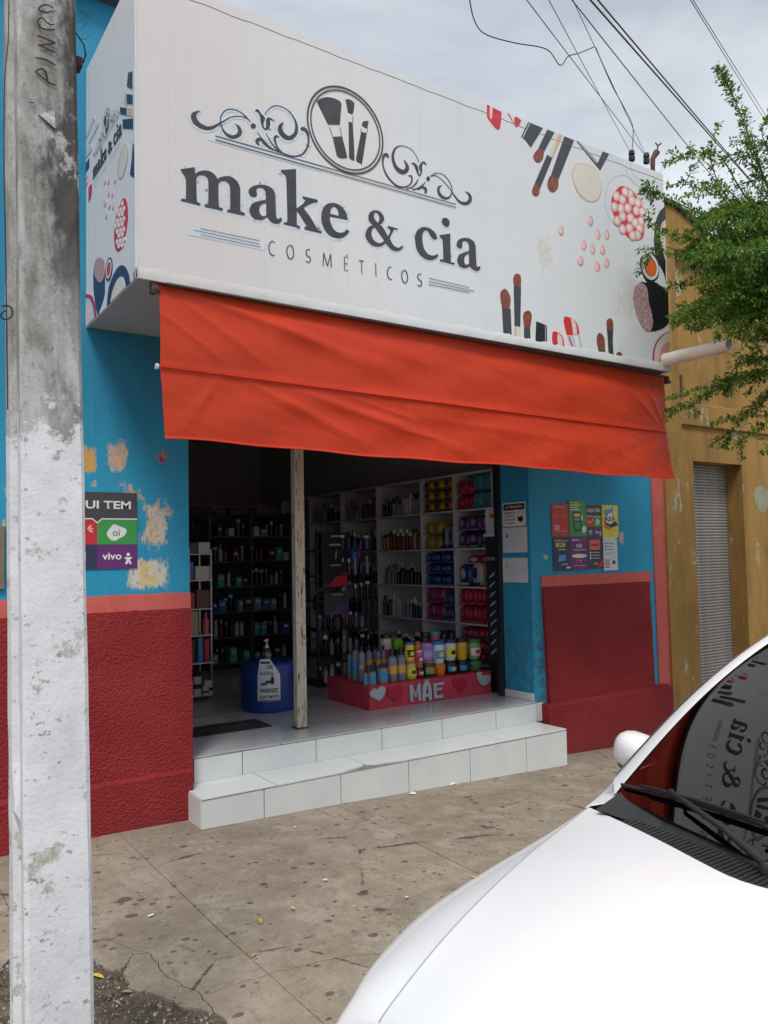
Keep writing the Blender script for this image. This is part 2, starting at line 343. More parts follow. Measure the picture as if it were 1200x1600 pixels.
def awning_mat():
    m = bpy.data.materials.new('red_vinyl_awning'); m.use_nodes = True; t = m.node_tree; b = t.nodes['Principled BSDF']
    b.inputs['Base Color'].default_value = (.66, .045, .022, 1); b.inputs['Roughness'].default_value = .42; b.inputs['Specular IOR Level'].default_value = .32
    tr = t.nodes.new('ShaderNodeBsdfTranslucent'); tr.inputs[0].default_value = (.95, .16, .03, 1); mx_ = t.nodes.new('ShaderNodeMixShader'); mx_.inputs[0].default_value = .28
    c = t.nodes.new('ShaderNodeTexCoord'); n = t.nodes.new('ShaderNodeTexNoise'); n.inputs['Scale'].default_value = 220; t.links.new(c.outputs['Object'], n.inputs['Vector'])
    n2 = t.nodes.new('ShaderNodeTexNoise'); n2.inputs['Scale'].default_value = 2.4; n2.inputs['Detail'].default_value = 8; n2.inputs['Roughness'].default_value = .7; mp_ = t.nodes.new('ShaderNodeMapping'); mp_.inputs['Scale'].default_value = (2.2, 1, .7); t.links.new(c.outputs['Object'], mp_.inputs[0]); t.links.new(mp_.outputs[0], n2.inputs['Vector'])
    cr_ = t.nodes.new('ShaderNodeValToRGB'); cr_.color_ramp.elements[0].color = (.66, .040, .016, 1); cr_.color_ramp.elements[1].color = (.88, .080, .026, 1); t.links.new(n2.outputs['Fac'], cr_.inputs[0]); t.links.new(cr_.outputs[0], b.inputs['Base Color'])
    bp = t.nodes.new('ShaderNodeBump'); bp.inputs['Strength'].default_value = .12; bp.inputs['Distance'].default_value = .001
    t.links.new(n.outputs['Fac'], bp.inputs['Height']); t.links.new(bp.outputs[0], b.inputs['Normal'])
    t.links.new(b.outputs[0], mx_.inputs[1]); t.links.new(tr.outputs[0], mx_.inputs[2]); t.links.new(mx_.outputs[0], t.nodes['Material Output'].inputs[0]); return m
def glass_mat(name, tint, rough=0.0):
    m = bpy.data.materials.new(name); m.use_nodes = True; t = m.node_tree; t.nodes.remove(t.nodes['Principled BSDF'])
    tr = t.nodes.new('ShaderNodeBsdfTransparent'); tr.inputs[0].default_value = (*tint, 1); gl = t.nodes.new('ShaderNodeBsdfGlossy'); gl.inputs['Roughness'].default_value = rough; gl.inputs[0].default_value = (1, 1, 1, 1)
    fr = t.nodes.new('ShaderNodeFresnel'); fr.inputs[0].default_value = 1.72; mx_ = t.nodes.new('ShaderNodeMixShader')
    t.links.new(fr.outputs[0], mx_.inputs[0]); t.links.new(tr.outputs[0], mx_.inputs[1]); t.links.new(gl.outputs[0], mx_.inputs[2]); t.links.new(mx_.outputs[0], t.nodes['Material Output'].inputs[0]); return m
def leaf_mat(name, c0, c1):
    m = bpy.data.materials.new(name); m.use_nodes = True; t = m.node_tree; b = t.nodes['Principled BSDF']; b.inputs['Roughness'].default_value = .45
    c = t.nodes.new('ShaderNodeTexCoord'); n = t.nodes.new('ShaderNodeTexNoise'); n.inputs['Scale'].default_value = 6; n.inputs['Detail'].default_value = 4; t.links.new(c.outputs['Object'], n.inputs['Vector'])
    cr_ = t.nodes.new('ShaderNodeValToRGB'); cr_.color_ramp.elements[0].position = .3; cr_.color_ramp.elements[1].position = .7; cr_.color_ramp.elements[0].color = (*c0, 1); cr_.color_ramp.elements[1].color = (*c1, 1)
    t.links.new(n.outputs['Fac'], cr_.inputs[0]); t.links.new(cr_.outputs[0], b.inputs['Base Color'])
    tr = t.nodes.new('ShaderNodeBsdfTranslucent'); t.links.new(cr_.outputs[0], tr.inputs[0]); mx_ = t.nodes.new('ShaderNodeMixShader'); mx_.inputs[0].default_value = .35
    t.links.new(b.outputs[0], mx_.inputs[1]); t.links.new(tr.outputs[0], mx_.inputs[2]); t.links.new(mx_.outputs[0], t.nodes['Material Output'].inputs[0]); return m

BLUE, RED, CORAL, OCHRE, PAVE, POLE, BOARD, TILE, AWN = blue_paint(), red_stucco(), coral(), ochre(), pavement_mat(), pole_mat(), board_mat(), tile_mat(), awning_mat()
INK = mat('printed_charcoal', (.058, .052, .058), .5, var=.25, vs=9)
HALO = mat('printed_pale_halo', (.70, .755, .81), .45, var=.04)
GROUT = mat('cement_grout', (.22, .20, .17), .9, var=.3, vs=20, bump=.5)
DIRT = mat('damp_dirt', (.15, .115, .08), .9, var=.45, vs=14, bump=1, bs=70, bd=.03)
ASPH = mat('asphalt', (.055, .053, .05), .9, var=.3, vs=9, bump=.8, bs=120)
KERB = mat('kerb_concrete', (.30, .28, .25), .85, var=.3, vs=5, bump=.5)
PLASTER = mat('interior_plaster', (.48, .48, .49), .8, var=.05)
CEIL = mat('interior_ceiling', (.30, .30, .31), .8, var=.05)
FLOORT = mat('interior_floor_tile', (.54, .56, .58), .16, var=.06, vs=3)
SOFFIT = mat('sign_soffit_panel', (.42, .44, .43), .5, var=.05)
RUST = mat('rusty_iron', (.10, .045, .03), .8, var=.4, vs=30, bump=.6)
STEEL = mat('dull_steel', (.38, .38, .38), .4, .8, var=.15)
BRNMET = mat('brown_metal_rail', (.13, .105, .095), .45, .3, var=.15)
BLK = mat('black_plastic', (.018, .018, .02), .4, var=.1)
BLKM = mat('black_cable', (.02, .02, .022), .5, var=.1)
WHTP = mat('white_plastic', (.72, .73, .74), .35, var=.04)
PVC = mat('pvc_pipe', (.92, .87, .76), .4, var=.08)
GREY = mat('grey_plastic', (.30, .31, .33), .4, var=.08)
SHELF = mat('shelf_laminate', (.66, .66, .67), .5, var=.05)
def C3(n, c, r=.4, **k): return mat(n, c, r, var=k.pop('var', .06), **k)
WHITE = C3('print_white', (.78, .78, .78), .5); OFFW = C3('paper_white', (.68, .69, .74), .7)
P_RED = C3('print_red', (.55, .02, .03)); P_GRN = C3('print_green', (.04, .32, .07)); P_PUR = C3('print_purple', (.13, .02, .16))
P_NAVY = C3('print_navy', (.025, .032, .085)); P_GRY = C3('print_dark_grey', (.055, .055, .065)); P_YEL = C3('print_yellow', (.78, .66, .03)); P_ORG = C3('print_orange', (.75, .14, .02))
P_BRN = mat('print_brush_hair', (.24, .065, .035), .5, var=.45, vs=40); P_CRM = C3('print_cream', (.70, .66, .58)); P_CRM2 = C3('print_peach', (.68, .44, .30))
P_PNK = C3('print_pink', (.74, .30, .28)); P_PNKL = C3('print_pale_pink', (.80, .60, .58)); P_BLUSH = mat('print_blush_hair', (.42, .27, .28), .8, var=.7, vs=90)
P_LRED = C3('print_lipstick', (.62, .03, .035)); P_SLV = C3('print_silver', (.55, .58, .62)); P_MAG = C3('print_magenta', (.35, .02, .10)); P_BLACK = C3('print_black', (.012, .012, .016))
P_LBL = C3('print_light_blue', (.10, .30, .70)); P_LINE = C3('print_grey_line', (.52, .55, .58))
# ================================================================== ground
o = MB().poly([(-60, -60, -.9), (80, -60, -.9), (80, 60, -.9), (-60, 60, -.9)]).build('ground', DIRT); tag(o, kind='structure')
def strip(x0, x1, y0, y1, dz, n=24):
    return [[(x0+(x1-x0)*j/n, y, gz(x0+(x1-x0)*j/n)+dz) for j in range(n+1)] for y in (y0, y1)]
KY = -2.96
m = MB()
xs = [-40, -10, 1.7, 4, 40]
m.grid([[(x, y, -.165-.02*max(x-3, 0)) for x in xs] for y in (-11, KY-.14)]); o = m.build('road', ASPH); tag(o, kind='structure')
m = MB()
m.grid([[(x, y, gz(x)-.0215) for x in (-12, 0, 1.7, 30)] for y in (KY, .5)]); o = m.build('pavement_bedding', DIRT); tag(o, kind='structure')
pav = bpy.data.objects.new('pavement', None); COL.objects.link(pav); tag(pav, kind='structure')
# kerb stones, each a piece
ks = None
x = -5.0
while x < 16:
    l = .98; zt = gz(x+.5)
    if ks is None:
        ks = MB().box(0, l, -.14, 0, -.28, 0).build('kerb_stone', KERB, pav, bevel=.012); q = ks
    else: q = dup(ks, pav)
    q.location = (x, KY, zt-.001); q.rotation_euler = (0, 0.0, random.uniform(-.004, .004)); x += 1.0
# paving slabs with open joints; broken pieces by the pole
def rag(a, b, amp, n=7):
    out = []
    for i in range(n):
        t = i/n; p = (a[0]+(b[0]-a[0])*t, a[1]+(b[1]-a[1])*t)
        k = 0 if i == 0 else amp
        out.append((p[0]+random.uniform(-k, k), p[1]+random.uniform(-k, k)))
    return out
EDG = {}
def edge(a, b, amp):
    key = (a, b)
    if key in EDG: return EDG[key]
    if (b, a) in EDG: return list(reversed(EDG[(b, a)]))
    e = rag(a, b, amp)+[b]; EDG[key] = e; return e
def slab(pts, amp=None, inset=.0022, name='paving_slab'):
    """pts: corner list; amp[i] raggedness of edge i -> i+1"""
    lp = []
    for i in range(len(pts)):
        a, b = pts[i], pts[(i+1) % len(pts)]; am = amp[i] if amp else 0
        lp += edge(a, b, am)[:-1] if am else [a]
    A = sum(lp[i][0]*lp[(i+1) % len(lp)][1]-lp[(i+1) % len(lp)][0]*lp[i][1] for i in range(len(lp)))
    if A < 0: lp.reverse()
    out = []; N = len(lp)
    for i in range(N):
        a, p, b = lp[i-1], lp[i], lp[(i+1) % N]
        e1 = Vector((p[0]-a[0], p[1]-a[1])); e2 = Vector((b[0]-p[0], b[1]-p[1]))
        if e1.length: e1.normalize()
        if e2.length: e2.normalize()
        n = Vector((-e1.y-e2.y, e1.x+e2.x)); n = n.normalized() if n.length > .01 else Vector((0, 0))
        out.append((p[0]+n.x*inset, p[1]+n.y*inset))
    dz = random.uniform(-.0008, .0008)
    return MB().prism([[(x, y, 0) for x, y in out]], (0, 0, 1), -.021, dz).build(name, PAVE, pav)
def place_slope(o):
    for v in o.data.vertices: v.co.z += gz(v.co.x)
for i, (xa, xb) in enumerate([(-4.6, -3.3), (-3.3, -2), (-2, -.7), (2.625, 3.93), (3.93, 5.24), (5.24, 6.55), (6.55, 7.86), (7.86, 9.2), (9.2, 10.6), (10.6, 12)]):
    ys = [KY, -1.55+.08*(i % 2), 0.06] if xa < 2 or xa > 4 else [KY, -1.25, .06]
    nseg = 3 if xb > 1.7 else 1
    for y0, y1 in zip(ys, ys[1:]):
        place_slope(slab([(xa, y0), (xb, y0), (xb, y1), (xa, y1)]))
n1, n2, n3, n4 = (1.066, -2.07), (1.324, -2.079), (1.60, -2.124), (2.0, -2.30)
b1, b2, b3, b4 = (.70, -1.30), (.888, -1.421), (1.012, -1.66), (1.005, -1.836)
J = 1.31
for pts, amp in [
    ([(-.7, -1.2), (.62, -1.28), (.62, .06), (-.7, .06)], [.012, 0, 0, 0]),
    ([(.62, -1.28), b2, b3, b4, n1, n2, (J, -1.62), (1.30, .06), (.62, .06)], [.008, .008, .008, .008, .008, 0, 0, 0, 0]),
    ([b2, (.80, -1.44), (.815, -1.60), (.845, -1.715), (.905, -1.70), (.955, -1.62), b3], [.004, .006, .006, .006, .005, .004, .008]),
    ([b3, (.955, -1.62), (.905, -1.70), (.875, -1.76), (.872, -1.88), (.955, -1.99), (.99, -2.11), (1.06, -2.20), n1, b4], [.004, .005, .006, .012, .014, .012, .012, .006, .008, .008]),
    ([n1, (1.06, -2.20), (1.10, -2.45), (1.335, -2.52), n2], [.006, .012, .01, 0, .008]),
    ([n2, n3, n4, (2.62, -2.42), (2.625, -.9), (2.62, .06), (1.30, .06), (J, -1.62)], [.008, .008, .01, .0, 0, 0, 0, 0]),
    ([n2, (1.335, -2.52), (1.34, KY), (2.62, KY), (2.62, -2.42), n4, n3], [0, .0, 0, 0, 0, .01, .008]),
    ([(-.7, -1.2), (-.7, KY), (.1, KY), (.15, -2.3), (.3, -1.7), (.62, -1.28)], [0, 0, .01, .015, .012, .012]),
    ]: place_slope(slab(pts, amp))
# earth, gravel and litter in the broken hole
random.seed(4); HB = [[(.28+1.1*i/60, KY+.01+1.62*j/80, gz(1)-.0085+random.uniform(-.005, .004)-.004*math.sin(i*.4)*math.cos(j*.3)) for i in range(61)] for j in range(81)]
o = MB().grid(HB).build('earth_patch', DIRT, smooth=80); tag(o, kind='structure')
m = MB(); 
for i in range(5200):
    a = random.random(); x = .34+random.random()*1.0; y = -2.9+random.random()*1.5
    if x > 1.05 and y > -2.3: continue
    s_ = random.uniform(.002, .008)*(1.7 if random.random() < .06 else 1); c = Vector((x, y, gz(x)-.0085+random.uniform(-.002, .004)))
    u_ = Vector([random.gauss(0, 1) for _ in range(3)]).normalized(); v_ = u_.orthogonal().normalized(); n_ = u_.cross(v_)
    P = [c+u_*s_, c-u_*s_*.8, c+v_*s_*.9, c-v_*s_, c+n_*s_*.7, c-n_*s_*.6]
    m.add(P, [(0,2,4),(2,1,4),(1,3,4),(3,0,4),(2,0,5),(1,2,5),(3,1,5),(0,3,5)], random.choice((0, 0, 1, 2)))
tag(m.build('loose_gravel', [mat('gravel_grey', (.22, .19, .16), .9, var=.4, vs=50), mat('gravel_pale', (.42, .40, .37), .9), mat('gravel_brown', (.12, .075, .045), .9)]),
    'loose gravel and grit in the broken edge of the pavement', 'gravel', kind='stuff')
def leaf(x, y, s, rz, mt, label, z=None):
    pts = [(-1, 0), (-.5, .34), (.2, .38), (1, 0), (.2, -.34), (-.5, -.3)]
    P = [Vector((a*s*math.cos(rz)-b*s*math.sin(rz), a*s*math.sin(rz)+b*s*math.cos(rz), .004+.5*s*abs(b)+.15*s*a)) for a, b in pts]
    o = MB().add(P+[Vector((0, 0, .002))], [(0,1,6),(1,2,6),(2,3,6),(3,4,6),(4,5,6),(5,0,6)]).build('fallen_leaf', mt)
    o.location = (x, y, gz(x)+.002 if z is None else z); tag(o, label, 'leaf', 'yellow leaves fallen on the pavement'); return o
LY, LY2 = C3('dry_leaf_yellow', (.62, .42, .03), .6), C3('dry_leaf_tan', (.42, .28, .12), .6)
for (px, py, s, mt, lb) in [(407, 1441, .022, LY, 'bright yellow fallen leaf on the pavement, the most vivid one'), (457, 1420, .018, LY, 'small yellow leaf on the pavement behind the most vivid one'), (476, 1377, .022, LY2, 'tan fallen leaf lying nearest the steps'),
        (740, 1372, .02, LY, 'yellow fallen leaf near the car hood edge'), (397, 1495, .018, LY2, 'tan leaf beside the straight pavement joint'), (152, 1525, .03, LY, 'yellow leaf in the broken hole by the pole'), (198, 1550, .024, LY2, 'orange brown leaf under the broken slab rim'), (183, 1566, .018, LY2, 'dull leaf lying in the gravel near the pole')]:
    p = sv(px, py, 'z', gz(sv(px, py, 'z', 0).x)); leaf(p.x, p.y, s, random.uniform(0, 6), mt, lb, gz(p.x)-.004 if px < 200 else None)
for (px, py, s, lb) in [(645, 1240, .035, 'crumpled white paper scrap at the foot of the lower step, left of two'), (707, 1225, .03, 'crumpled white paper scrap at the foot of the lower step, right of two'), (508, 1376, .016, 'tiny white scrap in the middle of the pavement'), (636, 1403, .016, 'tiny white scrap near the crack by the car'), (236, 1433, .02, 'flat white scrap on the pavement near the pole'), (462, 1293, .012, 'tiny white scrap in front of the steps')]:
    p = sv(px, py, 'z', gz(sv(px, py, 'z', 0).x)); P = [[(p.x+s*(i-1.5)*.4+random.uniform(-.2, .2)*s, p.y+s*(j-1.5)*.3+random.uniform(-.2, .2)*s, gz(p.x)+.003+random.uniform(0, .35)*s) for i in range(4)] for j in range(4)]
    tag(MB().grid(P).build('paper_scrap', WHITE), lb, 'litter', 'white paper scraps on the pavement')

# ================================================================== shop building
XO, XJ, TH = 1.785, 4.74, .37           # doorway from XO to XJ, wall TH thick
H2, H1 = .321, .16
shop = thing('shop_building', 'bright blue shop front with red rough dado and coral band, wide open doorway', 'building')
# walls (left pier, right pier, lintel, upper wall)
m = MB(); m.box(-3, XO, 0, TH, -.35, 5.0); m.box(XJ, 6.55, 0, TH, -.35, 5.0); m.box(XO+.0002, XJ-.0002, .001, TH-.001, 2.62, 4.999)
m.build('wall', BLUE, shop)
m = MB(); m.box(-3, -2.8, TH+.002, 8, -.35, 4.99); m.box(6.3, 6.55, TH+.002, 8, -.35, 4.99); m.box(-2.8, 6.3, 7.8, 8, -.35, 4.99); m.build('side_wall', BLUE, shop)
m = MB(); m.box(-3.1, 6.57, -.10, .0-.002, 5.0, 5.06); m.box(-3.1, 6.57, 0, 8.1, 5.002, 5.08); m.build('roof', mat('eave_shadow_tone', (.06, .055, .06), .8), shop)  # dark colour of the projecting strip stands in for the eave shadow
# interior shell
m = MB(); m.box(.9, 1.0, TH+.002, 6.6, -.3, 3.3); m.build('inner_wall', PLASTER, shop)
m = MB(); m.box(5.33, 5.43, TH+.002, 6.6, -.3, 3.3); m.build('inner_wall', PLASTER, shop)
m = MB(); m.box(1.002, 5.328, 6.5, 6.6, -.3, 3.3); m.build('inner_wall', PLASTER, shop)
m = MB(); m.box(.9, 5.43, TH+.002, 6.6, 3.302, 3.4); m.build('ceiling', CEIL, shop)
# dado, band and plinth: rendered coats standing proud of the wall
def wavy(x0, x1, z0, z1, y, top=0, bot=0, left=0, right=0, step=.05):
    P = []
    n = max(2, int((x1-x0)/step))
    for i in range(n): P.append((x0+(x1-x0)*i/n, y, z0+random.uniform(-bot, bot)))
    n2 = max(2, int((z1-z0)/step))
    for i in range(n2): P.append((x1+random.uniform(-right, right), y, z0+(z1-z0)*i/n2))
    for i in range(n): P.append((x1-(x1-x0)*i/n, y, z1+random.uniform(-top, top)))
    for i in range(n2): P.append((x0+random.uniform(-left, left), y, z1-(z1-z0)*i/n2))
    return P
def coat(name, mt, loop, d):
    return MB().prism([loop], (0, -1, 0), -.002, d).build(name, mt, shop)
coat('coral_band', CORAL, wavy(-3, 1.79, 1.246, 1.345, 0, .002, 0), .012)
coat('coral_band', CORAL, wavy(4.853, 6.285, 1.262, 1.355, 0, .002, 0), .012)
def dado(x0, x1, z0, z1, d0, d1):       # rough render that thickens towards the ground
    nx, nz_ = int((x1[0]-x0[0])/.05), 20; P = []
    for j in range(nz_+1):
        t = j/nz_; r_ = []
        for i in range(nx+1):
            k_ = .0035; xa_ = x0[0]+(x0[1]-x0[0])*t; xb_ = x1[0]+(x1[1]-x1[0])*t; r_.append((xa_+(xb_-xa_)*i/nx+(random.uniform(-k_, k_) if i in (0, nx) else 0), -(d0+(d1-d0)*t)+random.uniform(-.0025, .0025), z1-(z1-z0)*t+(random.uniform(-.006, .004) if j == 0 else 0)))
        P.append(r_)
    m = MB().grid(P, flip=True); top = [[(p[0], -.001, p[2]) for p in P[0]], P[0]]; m.grid(top, flip=True)
    m.grid([[(r_[0][0], -.001, r_[0][2]) for r_ in P], [r_[0] for r_ in P]]); m.grid([[(r_[-1][0], -.001, r_[-1][2]) for r_ in P], [r_[-1] for r_ in P]], flip=True)
    m.build('red_dado', RED, shop, smooth=50)
dado((-3, -3), (1.790, sv(302.5, 1207, 'y', -.118).x), .20, 1.247, .022, .118)
dado((4.853, sv(862, 1120, 'y', -.05).x), (sv(1015.5, 910, 'y', -.02).x, sv(1024.5, 1076, 'y', -.05).x), .20, 1.262, .020, .050)
ca, cb = sv(1016, 747, 'y', 0), sv(1029, 1074, 'y', 0); cl_ = lambda z: ca.x+(cb.x-ca.x)*(ca.z-z)/(ca.z-cb.z)
coat('coral_stripe', CORAL, [(cl_(.24), 0, .24), (6.545, 0, .24), (6.545, 0, 2.95), (cl_(2.95), 0, 2.95)], .010)
def plinth(x0, x1, z0, z1, d):
    P = []
    n = int((x1-x0)/.04)
    for row in range(4):
        r_ = []
        for i in range(n+1):
            x_ = x0+(x1-x0)*i/n; w_ = random.uniform(-.004, .004)
            r_.append(((x_, -.001, z1+.014+w_*.4), (x_, -d*.6, z1+.010+w_*.6), (x_, -d+w_*.5, z1-.008+w_), (x_, -d+w_*.5, z0))[row])
        P.append(r_)
    m = MB().grid(P, flip=True)
    for e_, fl_ in ((0, 0), (n, 1)):
        q = [P[k][e_] for k in range(4)]+[(P[3][e_][0], -.001, z0)]; m.poly(q if not fl_ else q[::-1])
    m.build('red_plinth', RED, shop, smooth=50)
plinth(-3, sv(302, 1250, 'y', -.15).x, -.35, sv(225, 1216, 'y', -.15).z, .15)
plinth(4.80, sv(1052, 1100, 'y', -.10).x, -.45, sv(950, 1089, 'y', -.10).z, .10)
# white baseboard tile inside the right jamb
MB().box(XJ-.012, XJ-.0005, .002, TH-.002, H2+.002, .385).build('skirting_tile', TILE, shop, bevel=.002)
# steps: cement core with separate tiles
st = thing('entrance_steps', 'two white tiled entrance steps with a chipped lower tread', 'steps')
m = MB(); m.box(1.722, 4.72, -.351, .001, -.3, H1-.009); m.box(1.79, 4.86, -.012, TH+6.1, -.3, H2-.009); m.build('cement_core', GROUT, st)
fx = [sv(x_, y_, 'y', -.359).x for x_, y_ in ((315, 1270), (413, 1255), (533, 1235), (639, 1215), (735, 1195), (823, 1178), (887, 1165))]
fx[0] = 1.718; fx[-1] = 4.729
G = .0030
def tilebox(x0, x1, y0, y1, z0, z1): return MB().box(x0+G, x1-G, y0, y1, z0, z1).build('tile', TILE, st, bevel=.0012, seg=1)
for a, b in zip(fx, fx[1:]): 
    zb = gz((a+b)/2)-.03
    tilebox(a, b, -.359, -.3515, zb, H1-.0095)
# front-edge tread tiles (with a broken corner on the second and third)
tx = [1.718, 2.16, 2.76, 3.36, 3.95, 4.40, 4.729]
tx = [1.718, sv(445, 1222, 'z', H1).x, sv(560, 1190, 'z', H1).x, sv(670, 1172, 'z', H1).x, sv(770, 1152, 'z', H1).x, 4.729]
tx[1] = 2.20; tx = sorted(tx)
for i, (a, b) in enumerate(zip(tx, tx[1:])):
    if i in (1, 2):
        loop = [(a+G, -.013), (b-G, -.013)]
        if i == 1: loop += [(b-G, -.27), (b-.03, -.30), (b-.08, -.318), (b-.16, -.335), (b-.22, -.360), (a+G, -.360)]
        else: loop += [(b-G, -.360), (b-.10, -.358), (b-.2, -.345), (b-.3, -.35), (a+.15, -.325), (a+.06, -.318), (a+.03, -.29), (a+G, -.28)]
        MB().prism([[(x_, y_, H1-.009) for x_, y_ in loop]], (0, 0, 1), 0, .009).build('tile', TILE, st)
    else: tilebox(a, b, -.360, -.013, H1-.009, H1)
MB().box(1.7175, 1.7218, -.350, -.062, gz(1.7)-.03, H1-.0095).build('tile', TILE, st)
MB().box(4.7205, 4.729, -.350, -.062, -.2, H1-.0095).build('tile', TILE, st)
ux = [sv(x_, y_, 'y', -.02).x for x_, y_ in ((304, 1200), (379, 1190), (494, 1170), (597, 1152), (691, 1135), (775, 1120), (834, 1115))]
ux[0] = 1.80; ux[-1] = 4.745
for a, b in zip(ux, ux[1:]): tilebox(a, b, -.0205, -.0125, H1+.0005, H2-.0095)
MB().prism([[(4.747, -.0205, H1), (4.87, -.0205, H1), (4.865, -.0205, H1+.06), (4.845, -.0205, H1+.11), (4.80, -.0205, H2-.012), (4.747, -.0205, H2-.01)]], (0, -1, 0), -.006, .0).build('tile', TILE, st)
BRNG = mat('rusty_brown_grout', (.13, .075, .045), .9, var=.4, vs=30)
MB().box(1.72, 4.728, -.3612, -.3592, H1-.0112, H1-.0088).build('grout_line', BRNG, st); MB().box(1.80, 4.745, -.0222, -.0207, H2-.0115, H2-.0085).build('grout_line', BRNG, st)
MB().box(1.72, 4.728, -.0150, -.0128, H1-.0005, H1+.0032).build('grout_line', GROUT, st)
# shop floor tiles
fl = thing('shop_floor', 'pale glossy tile floor inside the shop doorway', 'floor')
fl['kind'] = 'structure'; del fl['category']; del fl['label']
T = .60; tile0 = None
rows = [-.0205, .52, 1.12, 1.72, 2.32, 2.92, 3.52, 4.12, 4.72, 5.32, 5.92, 6.5]
cols = [1.80, 2.40, 3.0, 3.6, 4.2, 4.745]
for j, (ya, yb) in enumerate(zip(rows, rows[1:])):
    cs = cols if j == 0 else [1.0, 1.8, 2.4, 3.0, 3.6, 4.2, 4.8, 5.33]
    for a, b in zip(cs, cs[1:]):
        if j == 0 and a < 2.3:
            MB().prism([[(a+G, yb-G, H2-.009), (b-G, yb-G, H2-.009), (b-G, -.014, H2-.009), (a+.45, -.010, H2-.009), (a+.3, .002, H2-.009), (a+.17, -.004, H2-.009), (a+.08, -.016, H2-.009), (a+G, -.008, H2-.009)]], (0, 0, 1), 0, .009).build('floor_tile', FLOORT, fl); continue
        MB().box(a+G, b-G, ya+G, yb-G, H2-.009, H2).build('floor_tile', FLOORT, fl)
m = MB(); m.box(1.001, 1.79, TH+.003, 6.499, -.3, H2-.0095); m.box(4.861, 5.329, TH+.003, 6.499, -.3, H2-.0095); m.build('screed', GROUT, fl)

# ================================================================== neighbouring ochre house
oh = thing('ochre_house', 'weathered ochre house with grey roller door right of the shop', 'building')
m = MB()
m.box(6.515, 6.80, -.03, -.0005, -.5, 4.95)                      # pilaster
m.box(6.80, 7.005, .001, .25, -.5, 2.79)                   # wall left of door
m.box(7.845, 13, .001, .25, -.5, 2.79); m.box(7.005, 7.845, .001, .25, 2.44, 2.79)
m.box(6.80, 13, .06, .25, 3.02, 4.6)
m.build('wall', OCHRE, oh)
m = MB(); m.box(6.80, 13, -.03, .25, 2.79, 3.02); m.build('cornice', OCHRE, oh, bevel=.01)
m = MB(); m.box(6.56, 6.72, .001, .25, -.5, 4.9); m.box(6.56, 13, .251, 8, -.5, 4.5); m.box(7.0, 7.9, .2501, .2505, -.5, 2.6); m.build('side_wall', OCHRE, oh)
# curved parapet end that steps down to the eave
P = []
for i in range(13):
    t = i/12; P.append((6.80+.75*t, .0, 4.60+.38*(1-t)**.6*(1 if t < 1 else 0)))
m = MB(); m.prism([[(6.56, 0, 4.55)]+[(13, 0, 4.55), (13, 0, 4.62)]+list(reversed(P))+[(6.56, 0, 4.99)]], (0, -1, 0), -.25, .035, back=True); m.build('parapet', OCHRE, oh)
m = MB(); m.tube([(6.56, -.04, 5.01)]+[(a, -.04, c+.03) for a, b, c in P]+[(9, -.04, 4.65), (13, -.04, 4.65)], .035, 6); m.build('coping', mat('coping_dark', (.05, .045, .04), .9, bump=.5), oh, smooth=40)
# roller door with single slats
dr = MB().box(7.007, 7.012, .19, .212, -.4, 2.435).box(7.838, 7.843, .19, .212, -.4, 2.435).build('roller_door', STEEL, oh)
DM = mat('galvanised_slat', (.40, .385, .37), .55, .45, var=.22, vs=7, bump=.2)
sl = []
for k in range(9):
    a = math.pi*k/8; sl.append((.0, -.012*math.sin(a)-.002, .004+.027*(1-math.cos(a))/2))
m = MB(); m.grid([[(7.013, .21+p[1], p[2]) for p in sl], [(7.837, .21+p[1], p[2]) for p in sl]], flip=True); m.grid([[(7.013, .21, 0), (7.013, .208, .004)], [(7.837, .21, 0), (7.837, .208, .004)]], flip=True)
s0 = m.build('slat', DM, dr, smooth=50)
s0.location.z = -.35
for k in range(1, 90): q = s0.copy(); COL.objects.link(q); q.parent = dr; q.location.z = -.35+.031*k
m = MB()
hc = sv(1078, 632, 'y', -.0); m2 = MB(); hk = sv(1062, 595, 'y', .05)
MB().box(hk.x-.02, hk.x+.02, .03, .058, hk.z-.13, hk.z+.06).build('hook_plate', RUST, oh, bevel=.004)
pt = sv(1190, 780, 'y', 0)
m = MB(); m.prism([[(pt.x+.14*math.cos(a_)*(1+.1*math.sin(3*a_)), 0, pt.z+.15*math.sin(a_)) for a_ in [2*math.pi*i/18 for i in range(18)]]], (0, -1, 0), 0, .002); m.build('cement_patch', mat('grey_green_patch', (.30, .30, .20), .9, var=.2), oh)
# ================================================================== sign box
XL, XR, ZB, ZT, YB = 1.157, 5.335, 2.946, 4.536, -1.0018
sg = thing('sign_box', 'large white box sign printed with makeup brushes and the shop name above the door', 'shop sign')
MB().box(XL+.001, XR-.001, YB, YB+.012, ZB, ZT).build('front_panel', BOARD, sg)
MB().box(XL, XL+.012, YB+.0125, -.001, ZB+.001, ZT-.001).build('end_panel', BOARD, sg)
MB().box(XR-.012, XR, YB+.0125, -.001, ZB+.001, ZT-.001).build('end_panel', BOARD, sg)
MB().box(XL+.0125, XR-.0125, YB+.0125, -.001, ZB+.004, ZB+.012).build('soffit', SOFFIT, sg)
MB().box(XL+.0125, XR-.0125, YB+.0125, -.001, ZT-.012, ZT-.004).build('top_sheet', SOFFIT, sg)
